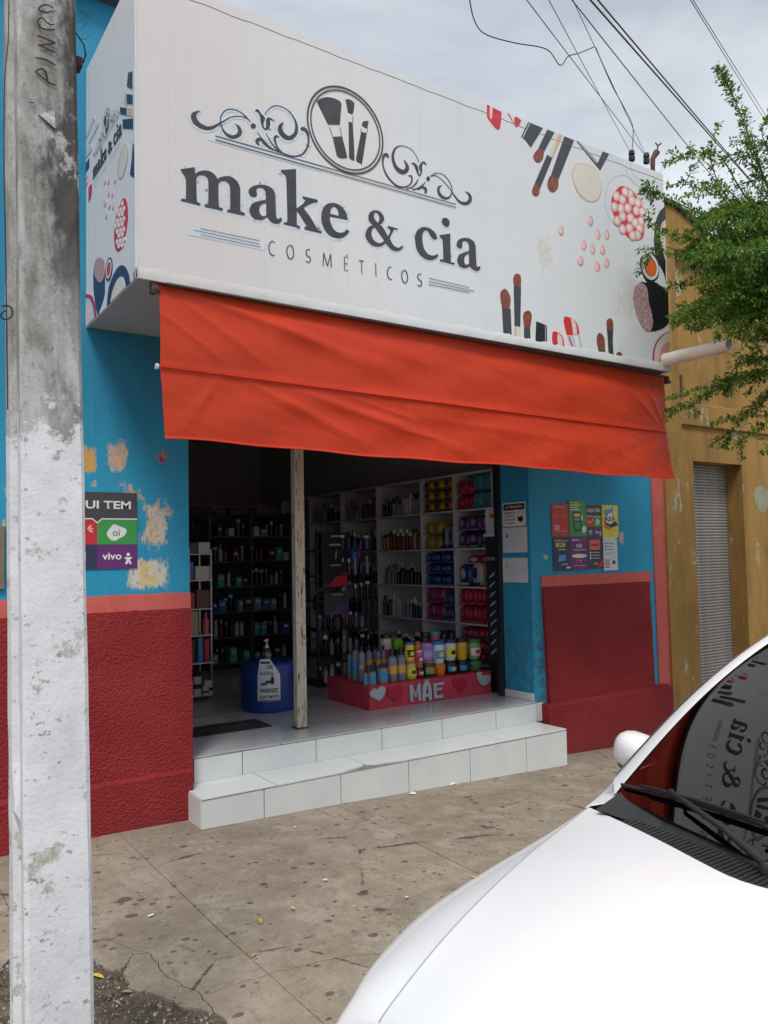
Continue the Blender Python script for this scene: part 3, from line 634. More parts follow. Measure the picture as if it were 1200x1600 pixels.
# turned-over edges of the stretched vinyl and corner trim
m = MB(); m.box(XL-.004, XL+.010, YB-.003, YB+.012, ZB-.003, ZT+.003); m.build('corner_trim', WHTP, sg, bevel=.002)
m = MB(); P = []
for i in range(61):
    x = XL+.012+(XR-XL-.014)*i/60; P.append((x, YB-.0015, ZT-.055+random.uniform(-.004, .004)))
m.tube(P, .0012, 5); m.build('top_seam', P_LINE, sg)
m = MB(); rw = [[], [], []]
for i in range(121):
    x = XL+.012+(XR-XL-.014)*i/120
    for k, (zz, a) in enumerate(((ZB, .0), (ZB+.028, .007), (ZB+.06, 0))): rw[k].append((x, YB-.0005-a*random.uniform(.2, 1)-.0008, zz+random.uniform(-.007, .007)*(k > 0)))
m.grid(rw); m.build('folded_hem', BOARD, sg, smooth=80)
# ---- print on the front: every outline measured, laid on the board
LAY = [0.0]; PRN = [0]
def fp(x, y): return sv(x, y, 'y', YB)
def lay(): LAY[0] += .000035; return .0009+LAY[0]
def printed(name, items, mats, parent=None):
    """items: list of (material index, [outlines in px])"""
    m = MB(); PRN[0] += 1; LAY[0] = .0004*(PRN[0] % 6)
    for mi, loops in items:
        d = lay(); m.prism([[fp(*p[:2]) for p in l] for l in loops], (0, -1, 0), 0, d, mi)
    return m.build(name, mats, parent or sg)
def halo_stroke(m, pts):
    for a, b in zip(pts, pts[1:]):
        dx, dy = b[0]-a[0], b[1]-a[1]; l = math.hypot(dx, dy)
        if l < .15: continue
        w_ = (a[2]+b[2])/4; ex, ey = dx/l*w_*.55, dy/l*w_*.55; nx, ny = -dy/l*w_, dx/l*w_; LAY[0] += .0000006
        m.poly([fp(*q)+Vector((0, -(.0005+LAY[0]), 0)) for q in ((a[0]-ex+nx, a[1]-ey+ny), (b[0]+ex+nx, b[1]+ey+ny), (b[0]+ex-nx, b[1]+ey-ny), (a[0]-ex-nx, a[1]-ey-ny))])
def stroke(m, pts, mi=0, f=fp, n=(0, -1, 0), d=None):
    a, b = ribbon(pts); d = d or lay(); n = Vector(n)
    A = [f(*p)+n*d for p in a]; B = [f(*p)+n*d for p in b]
    vs = []; fs = []
    for p, q in zip(A, B): vs += [p, q]
    for i in range(len(A)-1): fs.append((2*i, 2*i+1, 2*i+3, 2*i+2))
    m.add(vs, fs, mi)
GL = {
 'm': ((280, 240, 10.909), ["20,270! 240,238 258,250! 275,350! 330,310 420,290 510,300 590,350 655,440! 700,405 790,388 870,395 960,450 1020,540 1038,620! 1038,940 1050,985 1115,1015! 1112,1058! 815,992! 820,955! 858,955! 868,900 868,620! 850,530 800,475 750,462 700,480 668,520 664,560! 668,850 680,910 738,935! 735,972! 435,907! 438,865! 488,870! 495,840 497,500! 480,420 430,375 375,365 320,380 290,430 288,500! 296,780 310,830 355,850! 350,885! 30,805! 35,768! 105,778! 115,740 112,440! 85,370 50,330"]),
 'a': ((380, 260, 12), ["440,945! 380,990 270,997 190,970 130,890 118,800 160,710 230,670 420,625! 422,540 405,450 350,405 290,400 250,425 245,470 255,520 240,560 190,575 130,550 100,490 110,430 170,380 260,350 380,350 480,380 560,440 598,530! 612,900 625,970 650,990 700,965 722,985 715,1030 660,1072 590,1070 510,1030", "430,680! 350,705 305,760 298,840 330,915 380,938 432,915!"]),
 'k': ((380, 260, 12), ["708,68! 985,52! 995,790! 1110,710 1165,640! 1140,610 1115,600 1110,560! 1390,628! 1390,675! 1320,680 1230,715 1125,780! 1270,980 1380,1170 1400,1195! 1465,1215! 1465,1255! 1145,1180! 1148,1135! 1175,1130 1180,1110 1090,960 1000,830! 1000,1070 1010,1105 1058,1120! 1055,1155! 760,1085! 762,1048! 815,1048 828,1000! 808,260! 790,180 740,130 708,105!"]),
 'e': ((450, 280, 12), ["780,700! 785,780 820,890 880,970 960,1005 1040,995 1090,945! 1135,965 1130,1005 1050,1080 960,1105 860,1090 760,1040 670,920 630,800 622,680 650,560 710,480 790,450 880,452 980,500 1060,590 1100,680 1115,765!", "785,650! 800,560 850,512 900,530 940,600 945,690!"]),
 'and': ((560, 310, 12), ["270,500! 200,430 185,340 220,260 310,225 400,250 460,320 478,400 440,460 390,495! 450,540 550,715! 590,640 590,580! 550,545 550,515! 735,570! 730,590! 665,580! 580,745! 640,860 700,915 760,925 800,900 812,885 828,900 810,950 720,990 620,960 560,900 505,840! 450,885 360,903 260,880 170,800 130,700 145,610 200,530", "360,465! 300,390 285,320 310,265 345,265 385,330 392,400", "300,530! 250,590 240,680 280,780 350,830 420,835 485,790!"]),
 'c': ((640, 330, 10), ["85,470 80,400 110,310 170,260 240,250 330,280 400,350 425,410 410,440 370,435 320,385 290,320 250,298 210,330 195,400 200,500 230,600 290,675 360,695 400,685 430,670! 442,690 420,730 350,760 270,755 180,700 110,600"]),
 'i': ((640, 330, 10), ["465,375! 630,350! 640,770 650,800! 700,808! 695,838! 470,780! 475,752! 520,758! 525,740 515,470! 500,430 468,400!"]),
 'dot': ((640, 330, 10), ["500,160 520,110 560,105 605,135 622,190 600,240 570,245 520,210"]),
 'a2': ((640, 330, 10), ["935,860! 890,885 830,885 770,850 742,780 760,700 810,660 920,625! 925,560 905,490 860,462 825,480 820,520 815,570 780,582 740,555 732,510 760,450 830,422 920,425 1000,480 1028,560! 1040,820 1055,870 1090,860 1102,875 1085,920 1040,935 980,905", "925,660! 870,690 850,740 855,810 885,840 930,815!"]),
}
letters = []
hal = MB(); ink_loops = []; LAY[0] = 0
for k, ((ox, oy, s_), strs) in GL.items():
    loops = [spline(t, ox, oy, s_) for t in strs]; ink_loops.append((k, loops))
    lp = loops[0]; wd = 9 if lp[0][0] < 560 else 5
    halo_stroke(hal, [p[:2]+[wd] for p in lp+[lp[0]]])
FL = [((290, 150, 10), ["232,252,5 180,250,30 125,300,80 140,380,85 200,450,75 300,500,65 380,505,55 450,480,45 540,425,28 620,380,20 700,335,16 790,318,14 880,325,14 960,355,14 1010,405,10",
        "1010,405,12 940,330,22 870,265,16 780,220,14 690,208,14 610,235,18 560,300,20 540,380,18 550,450,18 600,560,30 680,630,50 770,640,60 840,590,70 840,520,55 810,470,30 770,435,8"]),
      ((390, 160, 10), ["90,145,25 120,125,38 165,190,35 200,250,75 195,310,50 205,380,25 250,425,28 285,370,60 285,300,65 290,255,40 340,270,25 385,300,10",
        "235,185,12 300,105,14 370,62,16 430,55,16 520,80,14 610,140,16 680,230,22 720,320,35 730,420,50 700,510,60 620,560,70 540,530,75 480,450,75 480,370,60 530,318,12",
        "800,430,60 840,415,60 890,460,48 915,540,35 915,640,30 880,740,30 810,820,30 700,845,25 590,825,22 500,780,20 430,700,25 395,610,35 395,550,45 425,530,35 460,555,10",
        "110,455,8 160,530,16 230,620,25 320,710,25 440,770,20 560,810,20", "255,480,10 310,590,18 380,690,22 470,780,22",
        "150,680,10 115,620,55 130,580,50 190,590,45 250,660,40 340,730,25 420,760,15"]),
      ((590, 210, 7.5), ["130,275,10 105,240,35 75,245,35 58,300,22 65,380,16 100,470,18 160,550,18 230,605,18 300,618,16 360,600,14 390,570,18 400,530,18 395,490,16 360,485,14",
        "480,325,6 450,250,6 390,175,7 330,145,8 275,135,10 215,155,18 180,220,28 180,300,32 210,380,38 260,430,50 310,440,50 345,400,45 335,350,28 305,300,6",
        "395,340,12 425,345,22 455,390,35 470,450,20 490,485,14 510,440,18 500,380,35 520,335,20 545,330,22 568,362,8",
        "475,520,7 450,570,16 400,620,14 330,635,14", "560,555,6 520,600,14 450,640,16 400,645,12", "560,690,28 560,640,30 520,620,24 470,645,16",
        "615,492,8 660,462,10 710,455,8 770,475,8 830,540,8 865,610,9 870,670,10 845,730,18 795,750,28 740,720,32 712,670,30 715,620,24 750,600,8",
        "615,492,10 660,482,10 710,500,8 780,560,8 850,645,8 900,720,14 960,790,24 1030,810,38 1080,775,42 1075,710,28 1025,668,6"])]
fl_pts = [spline(t, ox, oy, s_, closed=False, sub=4) for (ox, oy, s_), ts in FL for t in ts]
for P in fl_pts:
    if P[0][0] < 500: halo_stroke(hal, [[p[0], p[1], p[2]+7] for p in P])
lines = [((336, 212.5, 1.5), (712, 319.5, 1.2)), ((336, 218.5, 1.5), (712, 324.5, 1.2)),
         ((312.4, 357.3, .8), (405.3, 376.3, .8)), ((302, 359.7, .8), (405.7, 381.6, .8)), ((313.3, 367, .8), (407.3, 386.4, .8)),
         ((669.5, 434.8, .9), (732.5, 449.4, .9)), ((669.5, 440, .9), (741, 455.3, .9)), ((669.5, 444.6, .9), (733.5, 457.2, .9))]
halo_stroke(hal, [(331, 214.5, 13), (500, 262, 11)]); halo_stroke(hal, [(298, 361, 15), (410, 384, 12)])
hal.build('print_halo', HALO, sg)
for k, loops in ink_loops:
    m = MB(); m.prism([[fp(*p[:2]) for p in l] for l in loops], (0, -1, 0), 0, .0034)
    letters.append(m.build('letter', INK, sg))
fm = MB(); LAY[0] = .0014
for P in fl_pts: stroke(fm, P)
for (cx, cy, rx, ry) in ((395.5, 197, 4, 4), (668.7, 279.3, 2.7, 3.6)):
    MB().prism([[fp(cx+rx*math.cos(a_*math.pi/8), cy+ry*math.sin(a_*math.pi/8)) for a_ in range(16)]], (0, -1, 0), 0, .0032).build('dot_ornament', INK, sg)
scroll = fm.build('scroll_ornament', INK, sg)
m = MB()
for ln in lines: stroke(m, ln, d=lay()+.0012)
rules = m.build('printed_rule', INK, sg)
# ring: fit a circle to the measured outline
rp = [fp(470+a/8.571, 120+b/8.571) for a, b in [(440,122),(600,150),(780,260),(960,470),(1070,700),(1103,900),(1060,1100),(950,1240),(800,1310),(650,1300),(480,1240),(300,1060),(150,820),(85,620),(75,480),(110,330),(200,210),(320,140)]]
cx = (max(p.x for p in rp)+min(p.x for p in rp))/2; cz = (max(p.z for p in rp)+min(p.z for p in rp))/2
rx = (max(p.x for p in rp)-min(p.x for p in rp))/2; rz_ = (max(p.z for p in rp)-min(p.z for p in rp))/2
m = MB()
for sc, wd in ((1.0, .010), (.915, .008)):
    A = [Vector((cx+rx*sc*math.cos(t*math.pi/36), YB-.0038, cz+rz_*sc*math.sin(t*math.pi/36))) for t in range(72)]
    B = [Vector((cx+(rx*sc-wd)*math.cos(t*math.pi/36), YB-.0038, cz+(rz_*sc-wd)*math.sin(t*math.pi/36))) for t in range(72)]
    m.add(A+B, [(i, (i+1) % 72, 72+(i+1) % 72, 72+i) for i in range(72)])
ring = m.build('ring_ornament', INK, sg)
BR = ["212,330! 250,300 340,275 440,290 520,330 542,370! 520,640! 362,638!", "425,805! 550,800! 615,1060 600,1085 550,1090 500,1075 480,1050!",
      "597,305! 640,300 690,325 718,370 700,490! 680,502 630,480!", "638,598! 695,618! 718,1080 700,1120 670,1110 645,1080!",
      "825,605! 860,592 908,592! 890,695! 850,680 815,650!", "808,735! 882,755! 820,1155 800,1162 745,1130 740,1090!"]
emb = []
PRN[0] = 4
for i in range(0, 6, 2): emb.append(printed('brush_emblem', [(0, [spline(BR[i], 470, 120, 8.571)]), (0, [spline(BR[i+1], 470, 120, 8.571)])], [INK]))
m = MB()
for a, b in (((385, 675), (425, 800)), ((520, 675), (550, 800)), ((698, 520), (693, 612)), ((808, 690), (800, 742)), ((892, 700), (883, 750))):
    stroke(m, [(470+a[0]/8.571, 120+a[1]/8.571, .9), (470+b[0]/8.571, 120+b[1]/8.571, .9)])
emb.append(m.build('ferrule_line', INK, sg))
CO = ["88,88,6 70,78,6 52,95,7 46,125,7 52,160,7 70,180,7 88,180,6", "198,105,6 178,125,7 176,165,7 190,200,7 208,205,7 222,185,7 222,145,7 212,115,7 198,105,6", "342,142,6 325,138,7 314,155,7 320,180,7 340,195,7 345,215,7 332,230,7 312,222,6",
      "436,258,6! 440,161,6!", "440,163,7! 468,257,7!", "468,257,6! 491,170,6!", "490,170,7! 496,268,7!", "618,198,6! 590,190,6! 592,287,6! 618,291,6!", "590,238,6! 612,243,6!", "598,188,5! 612,176,6!", "694,216,6! 731,224,6!", "713,220,6! 716,312,6!", "815,238,6! 818,332,6!",
      "930,268,6 915,265,6 902,285,7 900,315,7 910,345,7 935,356,6", "1020,288,6 1005,305,7 1005,345,7 1018,375,7 1033,378,7 1045,355,7 1042,315,7 1032,293,7 1020,288,6", "1142,318,6 1125,315,6 1118,335,7 1128,355,7 1145,370,7 1146,390,7 1135,402,7 1118,395,6"]
sub = []
m = None
for i, t in enumerate(CO):
    if i in (4, 5, 6, 8, 9, 11): pass
    else: m = MB()
    stroke(m, spline(t, 410, 360, 4.615, closed=False, sub=4), d=.0030)
    if i in (0, 1, 2, 6, 9, 11, 12, 13, 14, 15): sub.append(m.build('small_letter', INK, sg))
# ---- cosmetics printed on the right half
cos = []
def pr(name, k, items, mats): o = printed(name, [(mi, [spline(t, *k) for t in ts]) for mi, ts in items], mats); cos.append(o); return o
Lk, Mk, Nk, Ok = (740, 150, 8.571), (860, 190, 6), (770, 410, 9.23), (890, 380, 7.0588)
PM = [P_GRY, P_BRN, P_CRM2, P_CRM, P_LRED, P_PNKL, P_SLV, P_BLACK, WHITE, P_MAG, P_PNK, P_BLUSH, P_ORG]
pr('printed_lipstick', Lk, [(4, ["178,115! 375,215! 355,410 318,450 240,370 178,280!"]), (5, ["215,140! 255,150! 240,310 210,270!"])], PM)
pr('printed_lipstick', Lk, [(4, ["545,290! 570,275! 635,325! 610,385 570,420 545,370!"]), (4, ["455,232! 475,240! 545,385 535,370!"])], PM)
pr('printed_cap', Lk, [(0, ["730,350! 925,430! 765,690! 705,610 680,580 635,545!"]), (6, ["745,360! 755,365! 660,560! 650,550!"])], PM)
pr('printed_brush', Lk, [(0, ["985,450! 1080,490! 945,740 930,800! 870,690!"]), (1, ["872,695! 910,730 940,745! 925,840 880,888 830,880 798,820 820,760"])], PM)
pr('printed_brush', Lk, [(2, ["1100,490! 1195,530! 1060,830! 1015,800!"]), (3, ["1100,490! 1140,505! 1045,815! 1015,800!"]), (0, ["985,785! 1055,835! 885,1250 880,1260! 815,1175!"]), (1, ["815,1180! 850,1210 885,1250! 875,1320 835,1350 790,1320 782,1260"])], PM)
pr('printed_brush', Mk, [(0, ["130,138! 222,175! 75,545! 5,500!"]), (1, ["8,500! 40,520 75,545! 70,620 30,665 -10,650 -30,590 -15,530"])], PM)
pr('printed_compact_edge', Mk, [(0, ["240,180! 280,200! 445,385! 490,280! 550,305! 465,460!"]), (6, ["262,195! 275,200! 440,390! 430,392!"])], PM)
pr('printed_powder_disc', Mk, [(2, ["200,500 215,430 255,392 330,395 420,450 475,570 470,690 430,745 360,750 290,710 230,620"]), (3, ["208,500 225,435 262,400 332,402 420,458 470,570 462,680 420,738 360,742 298,700 240,610"])], PM)
def ell(cx, cy, rx, ry, tilt=0, n=20): 
    c, s = math.cos(tilt), math.sin(tilt)
    return [[cx+rx*math.cos(t)*c-ry*math.sin(t)*s, cy+rx*math.cos(t)*s+ry*math.sin(t)*c] for t in [2*math.pi*i/n for i in range(n)]]
def ellk(k, *a): return [[k[0]+p[0]/k[2], k[1]+p[1]/k[2]] for p in ell(*a)]
for (x_, y_) in ((375, 930), (98, 1018), (445, 1060), (528, 1060), (312, 1160), (395, 1195), (487, 1200)):
    cos.append(printed('printed_pearl', [(10, [ellk(Mk, x_, y_, 24, 48, -.15)]), (5, [ellk(Mk, x_-7, y_-4, 18, 38, -.15)])], PM))
for (x_, y_) in ((118, 195), (305, 262), (405, 218)):
    cos.append(printed('printed_pearl', [(10, [ellk(Ok, x_, y_, 32, 54, -.15)]), (5, [ellk(Ok, x_-9, y_-4, 23, 44, -.15)])], PM))
LAY[0] = 0; m = MB()
for (cx_, cy_, rx_, ry_) in ((690, 760, 178, 258),):
    A = ellk(Mk, cx_, cy_, rx_, ry_, -.15, 40); stroke(m, [p+[.9] for p in A+A[:1]])
A = ellk(Mk, 900, 400, 150, 165, 0, 30); stroke(m, [p+[.8] for p in A[:16]]); A = ellk(Mk, 920, 440, 210, 190, 0, 30); stroke(m, [p+[.7] for p in A[2:16]])
m.build('printed_glass_rim', P_LINE, sg)
items = [(4, [spline("570,760 590,680 660,605 760,640 830,740 880,850 880,960 870,1080 820,1110 740,1095 640,985 590,870", *Mk)])]
bd = [(620,700),(675,730),(745,680),(765,740),(660,815),(725,810),(805,835),(820,760),(600,800),(750,905),(675,890),(850,935),(795,950),(740,1000),(675,1010),(835,1005),(815,1065),(770,1070),(625,930),(860,850),(700,660)]
for i, (x_, y_) in enumerate(bd): items += [(10, [ellk(Mk, x_, y_, 36, 48, -.15)]), (5, [ellk(Mk, x_-3, y_-2, 26, 37, -.15)]), (8, [ellk(Mk, x_-6, y_-6, 14, 20, -.15)])]
bowl = printed('printed_pearl_bowl', items, PM)
pr('printed_mirror', (860, 190, 6), [(7, ["1078,790! 1020,850 985,950 972,1080 975,1200 1000,1300 1060,1420 1079,1500!"]), (3, ["1078,920! 1040,960 1025,1060 1040,1150 1060,1250 1079,1300!"]), (2, ["1078,925! 1050,955 1038,990 1052,980 1078,945!"])], PM)
cos.append(printed('printed_lip_colour', [(7, [spline("880,105 960,150 985,260 975,370 930,420 880,440 830,400 780,270 785,160", *Ok)]), (6, [ellk(Ok, 885, 260, 92, 150, -.2)]), (8, [ellk(Ok, 897, 262, 78, 125, -.2)]), (7, [ellk(Ok, 890, 265, 66, 108, -.2)]), (12, [ellk(Ok, 893, 267, 58, 100, -.2)])], PM))
pr('printed_powder_brush', Ok, [(7, ["780,425! 860,435 940,430 1000,470 1084,515! 1092,880! 1040,930 960,965 880,975! 800,800 780,600"]), (11, ["780,425! 720,480 700,590 720,730 765,860 820,950 880,975 915,900 905,780 870,650 860,540 835,470"])], PM)
pr('printed_blusher', Ok, [(9, ["1095,975! 1010,1020 940,1120 915,1250 925,1380! 1100,1400!"]), (5, ["1098,985! 1025,1025 955,1125 932,1250 942,1382! 1100,1400!"]), (3, ["1100,1005! 1045,1040 985,1130 960,1250 965,1385! 1100,1400!"]), (10, ["1102,1080! 1050,1110 1005,1170 980,1280 985,1390! 1100,1400!"])], PM)
pr('printed_brush', Nk, [(0, ["130,645! 255,672! 275,1122! 155,1100!"]), (1, ["165,380 205,405 245,480 256,560 242,668! 180,660 130,645! 110,530 112,430"])], PM)
pr('printed_brush', Nk, [(3, ["315,915! 395,935! 400,1150! 318,1135!"]), (2, ["310,915! 335,920! 340,1140! 315,1135!"]), (0, ["300,330! 405,350! 400,640 395,935! 312,915!"]), (1, ["350,160 390,185 407,240 402,350! 350,345 300,328! 293,250 308,185"])], PM)
pr('printed_brush', Nk, [(0, ["450,925! 535,945! 545,1180! 447,1160!"]), (1, ["505,695 545,720 560,790 535,950! 490,945 450,925! 437,820 445,730"])], PM)
pr('printed_cap', Nk, [(7, ["625,850! 775,910! 780,1215! 612,1180!"]), (6, ["750,905! 757,908! 760,1205! 752,1205!"])], PM)
pr('printed_lipstick', Nk, [(4, ["870,1000 950,1020 1010,1090 1035,1275! 865,1235! 855,1090"]), (5, ["940,1020! 990,1080 1000,1150 1010,1265! 950,1250! 925,1100"])], PM)
pr('printed_lipstick', Nk, [(4, ["1035,775! 1130,800 1200,860 1235,940 1250,1035! 1160,1050! 1065,1048! 1022,860"]), (5, ["1120,800! 1165,830 1200,900 1215,1035! 1160,1048! 1140,900"]), (6, ["1065,1055! 1250,1042! 1330,1320! 1150,1290!"]), (4, ["1085,1070! 1105,1070! 1165,1240! 1145,1250!"]), (8, ["1170,1060! 1220,1055! 1270,1310! 1215,1300!"])], PM)
pr('printed_brush', Ok, [(0, ["315,1170! 390,1180! 408,1275! 330,1255!"]), (1, ["330,988 370,1020 388,1090 390,1182! 350,1180 315,1170! 298,1090 302,1020"])], PM)
pr('printed_brush', Ok, [(0, ["410,945! 480,960! 475,1100 490,1285! 430,1270! 422,1100"]), (1, ["445,828 475,860 482,962! 440,955 410,945! 408,860"])], PM)
pr('printed_brush', Ok, [(1, ["548,1198 580,1230 592,1305! 520,1290! 514,1220"])], PM)
pr('printed_liner', Ok, [(7, ["632,1295! 660,1300 740,1325! 740,1332! 640,1315!"])], PM)
# ---- the same print, smaller, on the left end of the box
xa, xb = fp(284, 290).x, fp(750, 400).x
SX = XL-.0012
def on_end(o, sy, sz, y0, z0, x0_, z0_):
    c = o.copy(); COL.objects.link(c); c.parent = sg
    # front x -> side -y (towards the street), keep z ; depth -y -> -x
    M = Matrix(((0, 1, 0, SX-YB), (-sy, 0, 0, y0+sy*x0_), (0, 0, sz, z0-sz*z0_), (0, 0, 0, 1)))
    c.matrix_local = M; return c
for o in letters+[scroll, rules, ring]+emb+sub:
    pa = sv(146, 284, 'x', XL); pb = sv(191, 226, 'x', XL)
    z0 = fp(284, 328).z
    s_y = (pa.y-pb.y)/(xb-xa)
    on_end(o, s_y, s_y*1.02, pa.y, pa.z, xa, z0)
def end_poly(name, items):
    m = MB(); PRN[0] += 1; LAY[0] = .0003*(PRN[0] % 4)
    for mi, pts in items:
        d = lay(); m.prism([[Vector((q.x, min(q.y, -.004), q.z)) for q in [sv(120+a/3.81, 100+b/3.81, 'x', XL) for a, b in pts]]], (-1, 0, 0), 0, .0012+d, mi)
    return m.build(name, [P_GRY, P_CRM2, P_CRM, P_RED, P_PNKL, P_SLV, P_NAVY, P_BLUSH, WHITE, P_PNK, P_MAG], sg)
def ep(*t): return [p[:2] for p in spline(*t)]
end_poly('printed_brush', [(0, ep("308,52! 332,45! 332,150! 300,135!"))]); end_poly('printed_brush', [(1, ep("290,170! 305,175! 305,245! 285,235!")), (6, ep("300,180! 333,185! 333,240! 300,235!"))])
end_poly('printed_brush', [(6, ep("262,258! 300,262! 300,305! 262,298!")), (1, ep("300,262! 335,265! 335,312! 300,305!"))]); end_poly('printed_brush', [(6, ep("275,330! 336,325! 336,388! 275,385!"))])
end_poly('printed_brush', [(5, ep("52,430! 100,315 108,330! 60,445!"))]); end_poly('printed_brush', [(5, ep("68,470! 125,350 128,370 78,472!"))]); end_poly('printed_brush', [(5, ep("52,520! 85,480 88,515 54,560!"))]); end_poly('printed_brush', [(6, ep("52,600! 75,560! 75,615! 54,650!"))])
end_poly('printed_lipstick', [(3, ep("50,690! 65,670 68,700 52,740!"))]); end_poly('printed_lipstick', [(3, ep("72,740! 90,715 88,780 72,825!"))])
end_poly('printed_powder_disc', [(1, ep("300,475 280,490 255,560 245,650 252,680 275,670 300,590 308,510")), (2, ep("301,478 283,494 262,560 252,645 258,674 277,664 300,585 306,510"))])
end_poly('printed_cap', [(6, ep("335,470! 340,480! 346,680! 318,660! 330,560!"))])
for (a, b) in ((168, 700), (190, 700), (228, 695), (190, 770), (212, 775), (168, 830), (195, 845), (217, 850), (176, 905)): end_poly('printed_pearl', [(9, [(p[0], p[1]) for p in ell(a, b, 6, 18, .15, 12)]), (4, [(p[0], p[1]) for p in ell(a-1, b-2, 4.5, 14, .15, 12)])])
it = [(3, [(p[0], p[1]) for p in ell(265, 958, 36, 160, .12, 24)])]
for i in range(9):
    for j in (-1, 0, 1):
        a, b = 262+j*20+(10 if i % 2 else 0)-8, 835+i*31+j*-6
        if ((a-265)/34)**2+((b-958)/155)**2 < .9: it += [(4, [(p[0], p[1]) for p in ell(a, b, 9, 17, .1, 12)]), (8, [(p[0], p[1]) for p in ell(a, b, 5, 10, .1, 10)])]
end_poly('printed_pearl_bowl', it)
end_poly('printed_lip_colour', [(0, [(p[0], p[1]) for p in ell(193, 1222, 20, 72, .1, 18)]), (8, [(p[0], p[1]) for p in ell(193, 1220, 15, 58, .1, 18)]), (3, [(p[0], p[1]) for p in ell(193, 1220, 11, 45, .1, 18)])])
end_poly('printed_powder_brush', [(6, ep("140,1150! 165,1190 168,1340 160,1400 125,1500! 105,1380 100,1250 115,1170")), (7, ep("140,1150 165,1190 166,1260 140,1300 112,1270 105,1220 118,1170"))])
end_poly('printed_mirror', [(6, ep("180,1440! 195,1320 240,1220 280,1200 310,1250 318,1305! 295,1325! 280,1270 250,1270 215,1340 200,1425!")), (2, ep("202,1420! 218,1340 252,1275 280,1278 293,1325!"))])
end_poly('printed_cap', [(6, ep("340,1240! 355,1210! 360,1262! 340,1285!"))])
end_poly('printed_blusher', [(10, ep("52,1370! 90,1380 112,1440 118,1500! 108,1510! 100,1450 80,1400 52,1392!")), (5, ep("52,1392! 80,1402 100,1450 106,1510! 62,1560! 52,1550!")), (4, ep("52,1420! 75,1430 90,1470 90,1520! 62,1555! 52,1545!"))])

# ================================================================== awning
aw = thing('red_awning', 'plain red vinyl awning hanging below the sign box over the doorway', 'awning')
A = {(0, 0): sv(247, 443, 'y', -.965), (1, 0): sv(1036, 589, 'y', -.90), (0, 1): sv(250, 572, 'y', -1.0), (1, 1): sv(1040, 675, 'y', -.94), (0, 2): sv(257, 682, 'y', -.985), (1, 2): sv(1048, 746, 'y', -.985)}
FOLD = [  # crease lines in (u, v) of the panel: start, end, half width, height
  (0, (.0, .0), (.16, .95), .028, .016), (0, (.01, .0), (.42, .85), .05, .030), (0, (.03, .02), (.62, .75), .07, .026), (0, (.0, .35), (.10, .98), .02, .012), (0, (.25, .1), (.95, .62), .09, .026),
  (0, (.02, .0), (.27, .55), .03, .014), (0, (1, .95), (.93, .1), .018, .014), (0, (1, .98), (.86, .2), .025, .014), (0, (.6, .15), (1, .5), .06, .012), (0, (.5, .05), (.55, .3), .02, .008), (0, (.58, .05), (.62, .28), .015, .006),
  (1, (.08, .0), (.02, .9), .03, .016), (1, (.10, .0), (.30, .9), .045, .022), (1, (.17, .05), (.52, .95), .05, .026), (1, (.11, 0), (.12, .9), .02, .010), (1, (.28, .1), (.42, .45), .02, .010), (1, (.4, .3), (.9, .55), .05, .010),
  (1, (.99, .02), (.9, .9), .05, .018), (1, (.98, 0), (.75, .8), .06, .014), (1, (.35, .55), (.47, .7), .012, .006)]
random.seed(21)
def cloth(panel, nu=300, nv=44):
    out = []
    for j in range(nv+1):
        v = j/nv; row = []
        for i in range(nu+1):
            u = i/nu
            a, b = A[(0, panel)].lerp(A[(1, panel)], u), A[(0, panel+1)].lerp(A[(1, panel+1)], u)
            p = a.lerp(b, v)
            d = 0
            for pn, s_, e_, hw, h in FOLD:
                if pn != panel: continue
                ex, ey = (e_[0]-s_[0])*4, (e_[1]-s_[1])*.42; px, py = (u-s_[0])*4, (v-s_[1])*.42
                t = max(0, min(1, (px*ex+py*ey)/(ex*ex+ey*ey))); dist = math.hypot(px-t*ex, py-t*ey)
                W = hw*(.5+.9*t); k = math.exp(-(dist/W)**2); 
                side = (px*ey-py*ex)/math.hypot(ex, ey)/W
                d += .46*h*k*(.25+.9*math.sin(math.pi*min(1, t*.9+.1)))*(1+.5*side*math.exp(-side*side))
            edge_ = math.sin(math.pi*v)**.6 if panel == 0 else min(1, v*3)
            d = d*edge_ + .010*math.sin(u*9+1)*math.sin(v*2.2)*edge_ + .0035*math.sin(u*31+v*7)*edge_
            d += .0028*math.exp(-((u-.425)/.0035)**2)+.0016*math.exp(-((u-.72)/.0035)**2)+(.006*math.exp(-((v-1)/.05)**2) if panel == 0 else .006*math.exp(-(v/.06)**2))
            d += (.0020*mnoise.noise(Vector((u*26-v*5, v*3.2+u*9, panel*7)))+.0013*mnoise.noise(Vector((u*75-v*12, v*7+u*22, 3+panel))))*edge_
            if panel == 1: d += .035*max(0, u-.94)/.06*v + .006*math.sin(u*22)*v
            else: d += .012*math.sin(math.pi*v)
            p = p+Vector((0, -d, 0))
            if panel == 1: p.z += (.004*math.sin(u*13+.5)+.0035*math.sin(u*37))*v
            row.append(p)
        out.append(row)
    return out
MB().grid(cloth(0)).build('awning_cloth', AWN, aw, smooth=180)
c2 = cloth(1); MB().grid(c2).build('valance', AWN, aw, smooth=180)
sq = [p+Vector((0, -.0015, -.004)) for p in cloth(0)[-1]]; MB().tube([p+Vector((0, -.003, 0)) for p in sq[::3]], .0035, 5).build('seam', AWN, aw, smooth=60)
hem = c2[-1]; MB().grid([hem, [p+Vector((0, -.004, -.012)) for p in hem], [p+Vector((0, .004, -.014)) for p in hem], [p+Vector((0, .006, .012)) for p in hem]]).build('hem', AWN, aw, smooth=60)
a0, a1 = A[(0, 1)]+Vector((-.012, .012, 0)), A[(1, 1)]+Vector((.02, .012, 0))
bar = MB().tube([a0, a1], .011, 10).build('weight_bar', STEEL, aw, smooth=40)
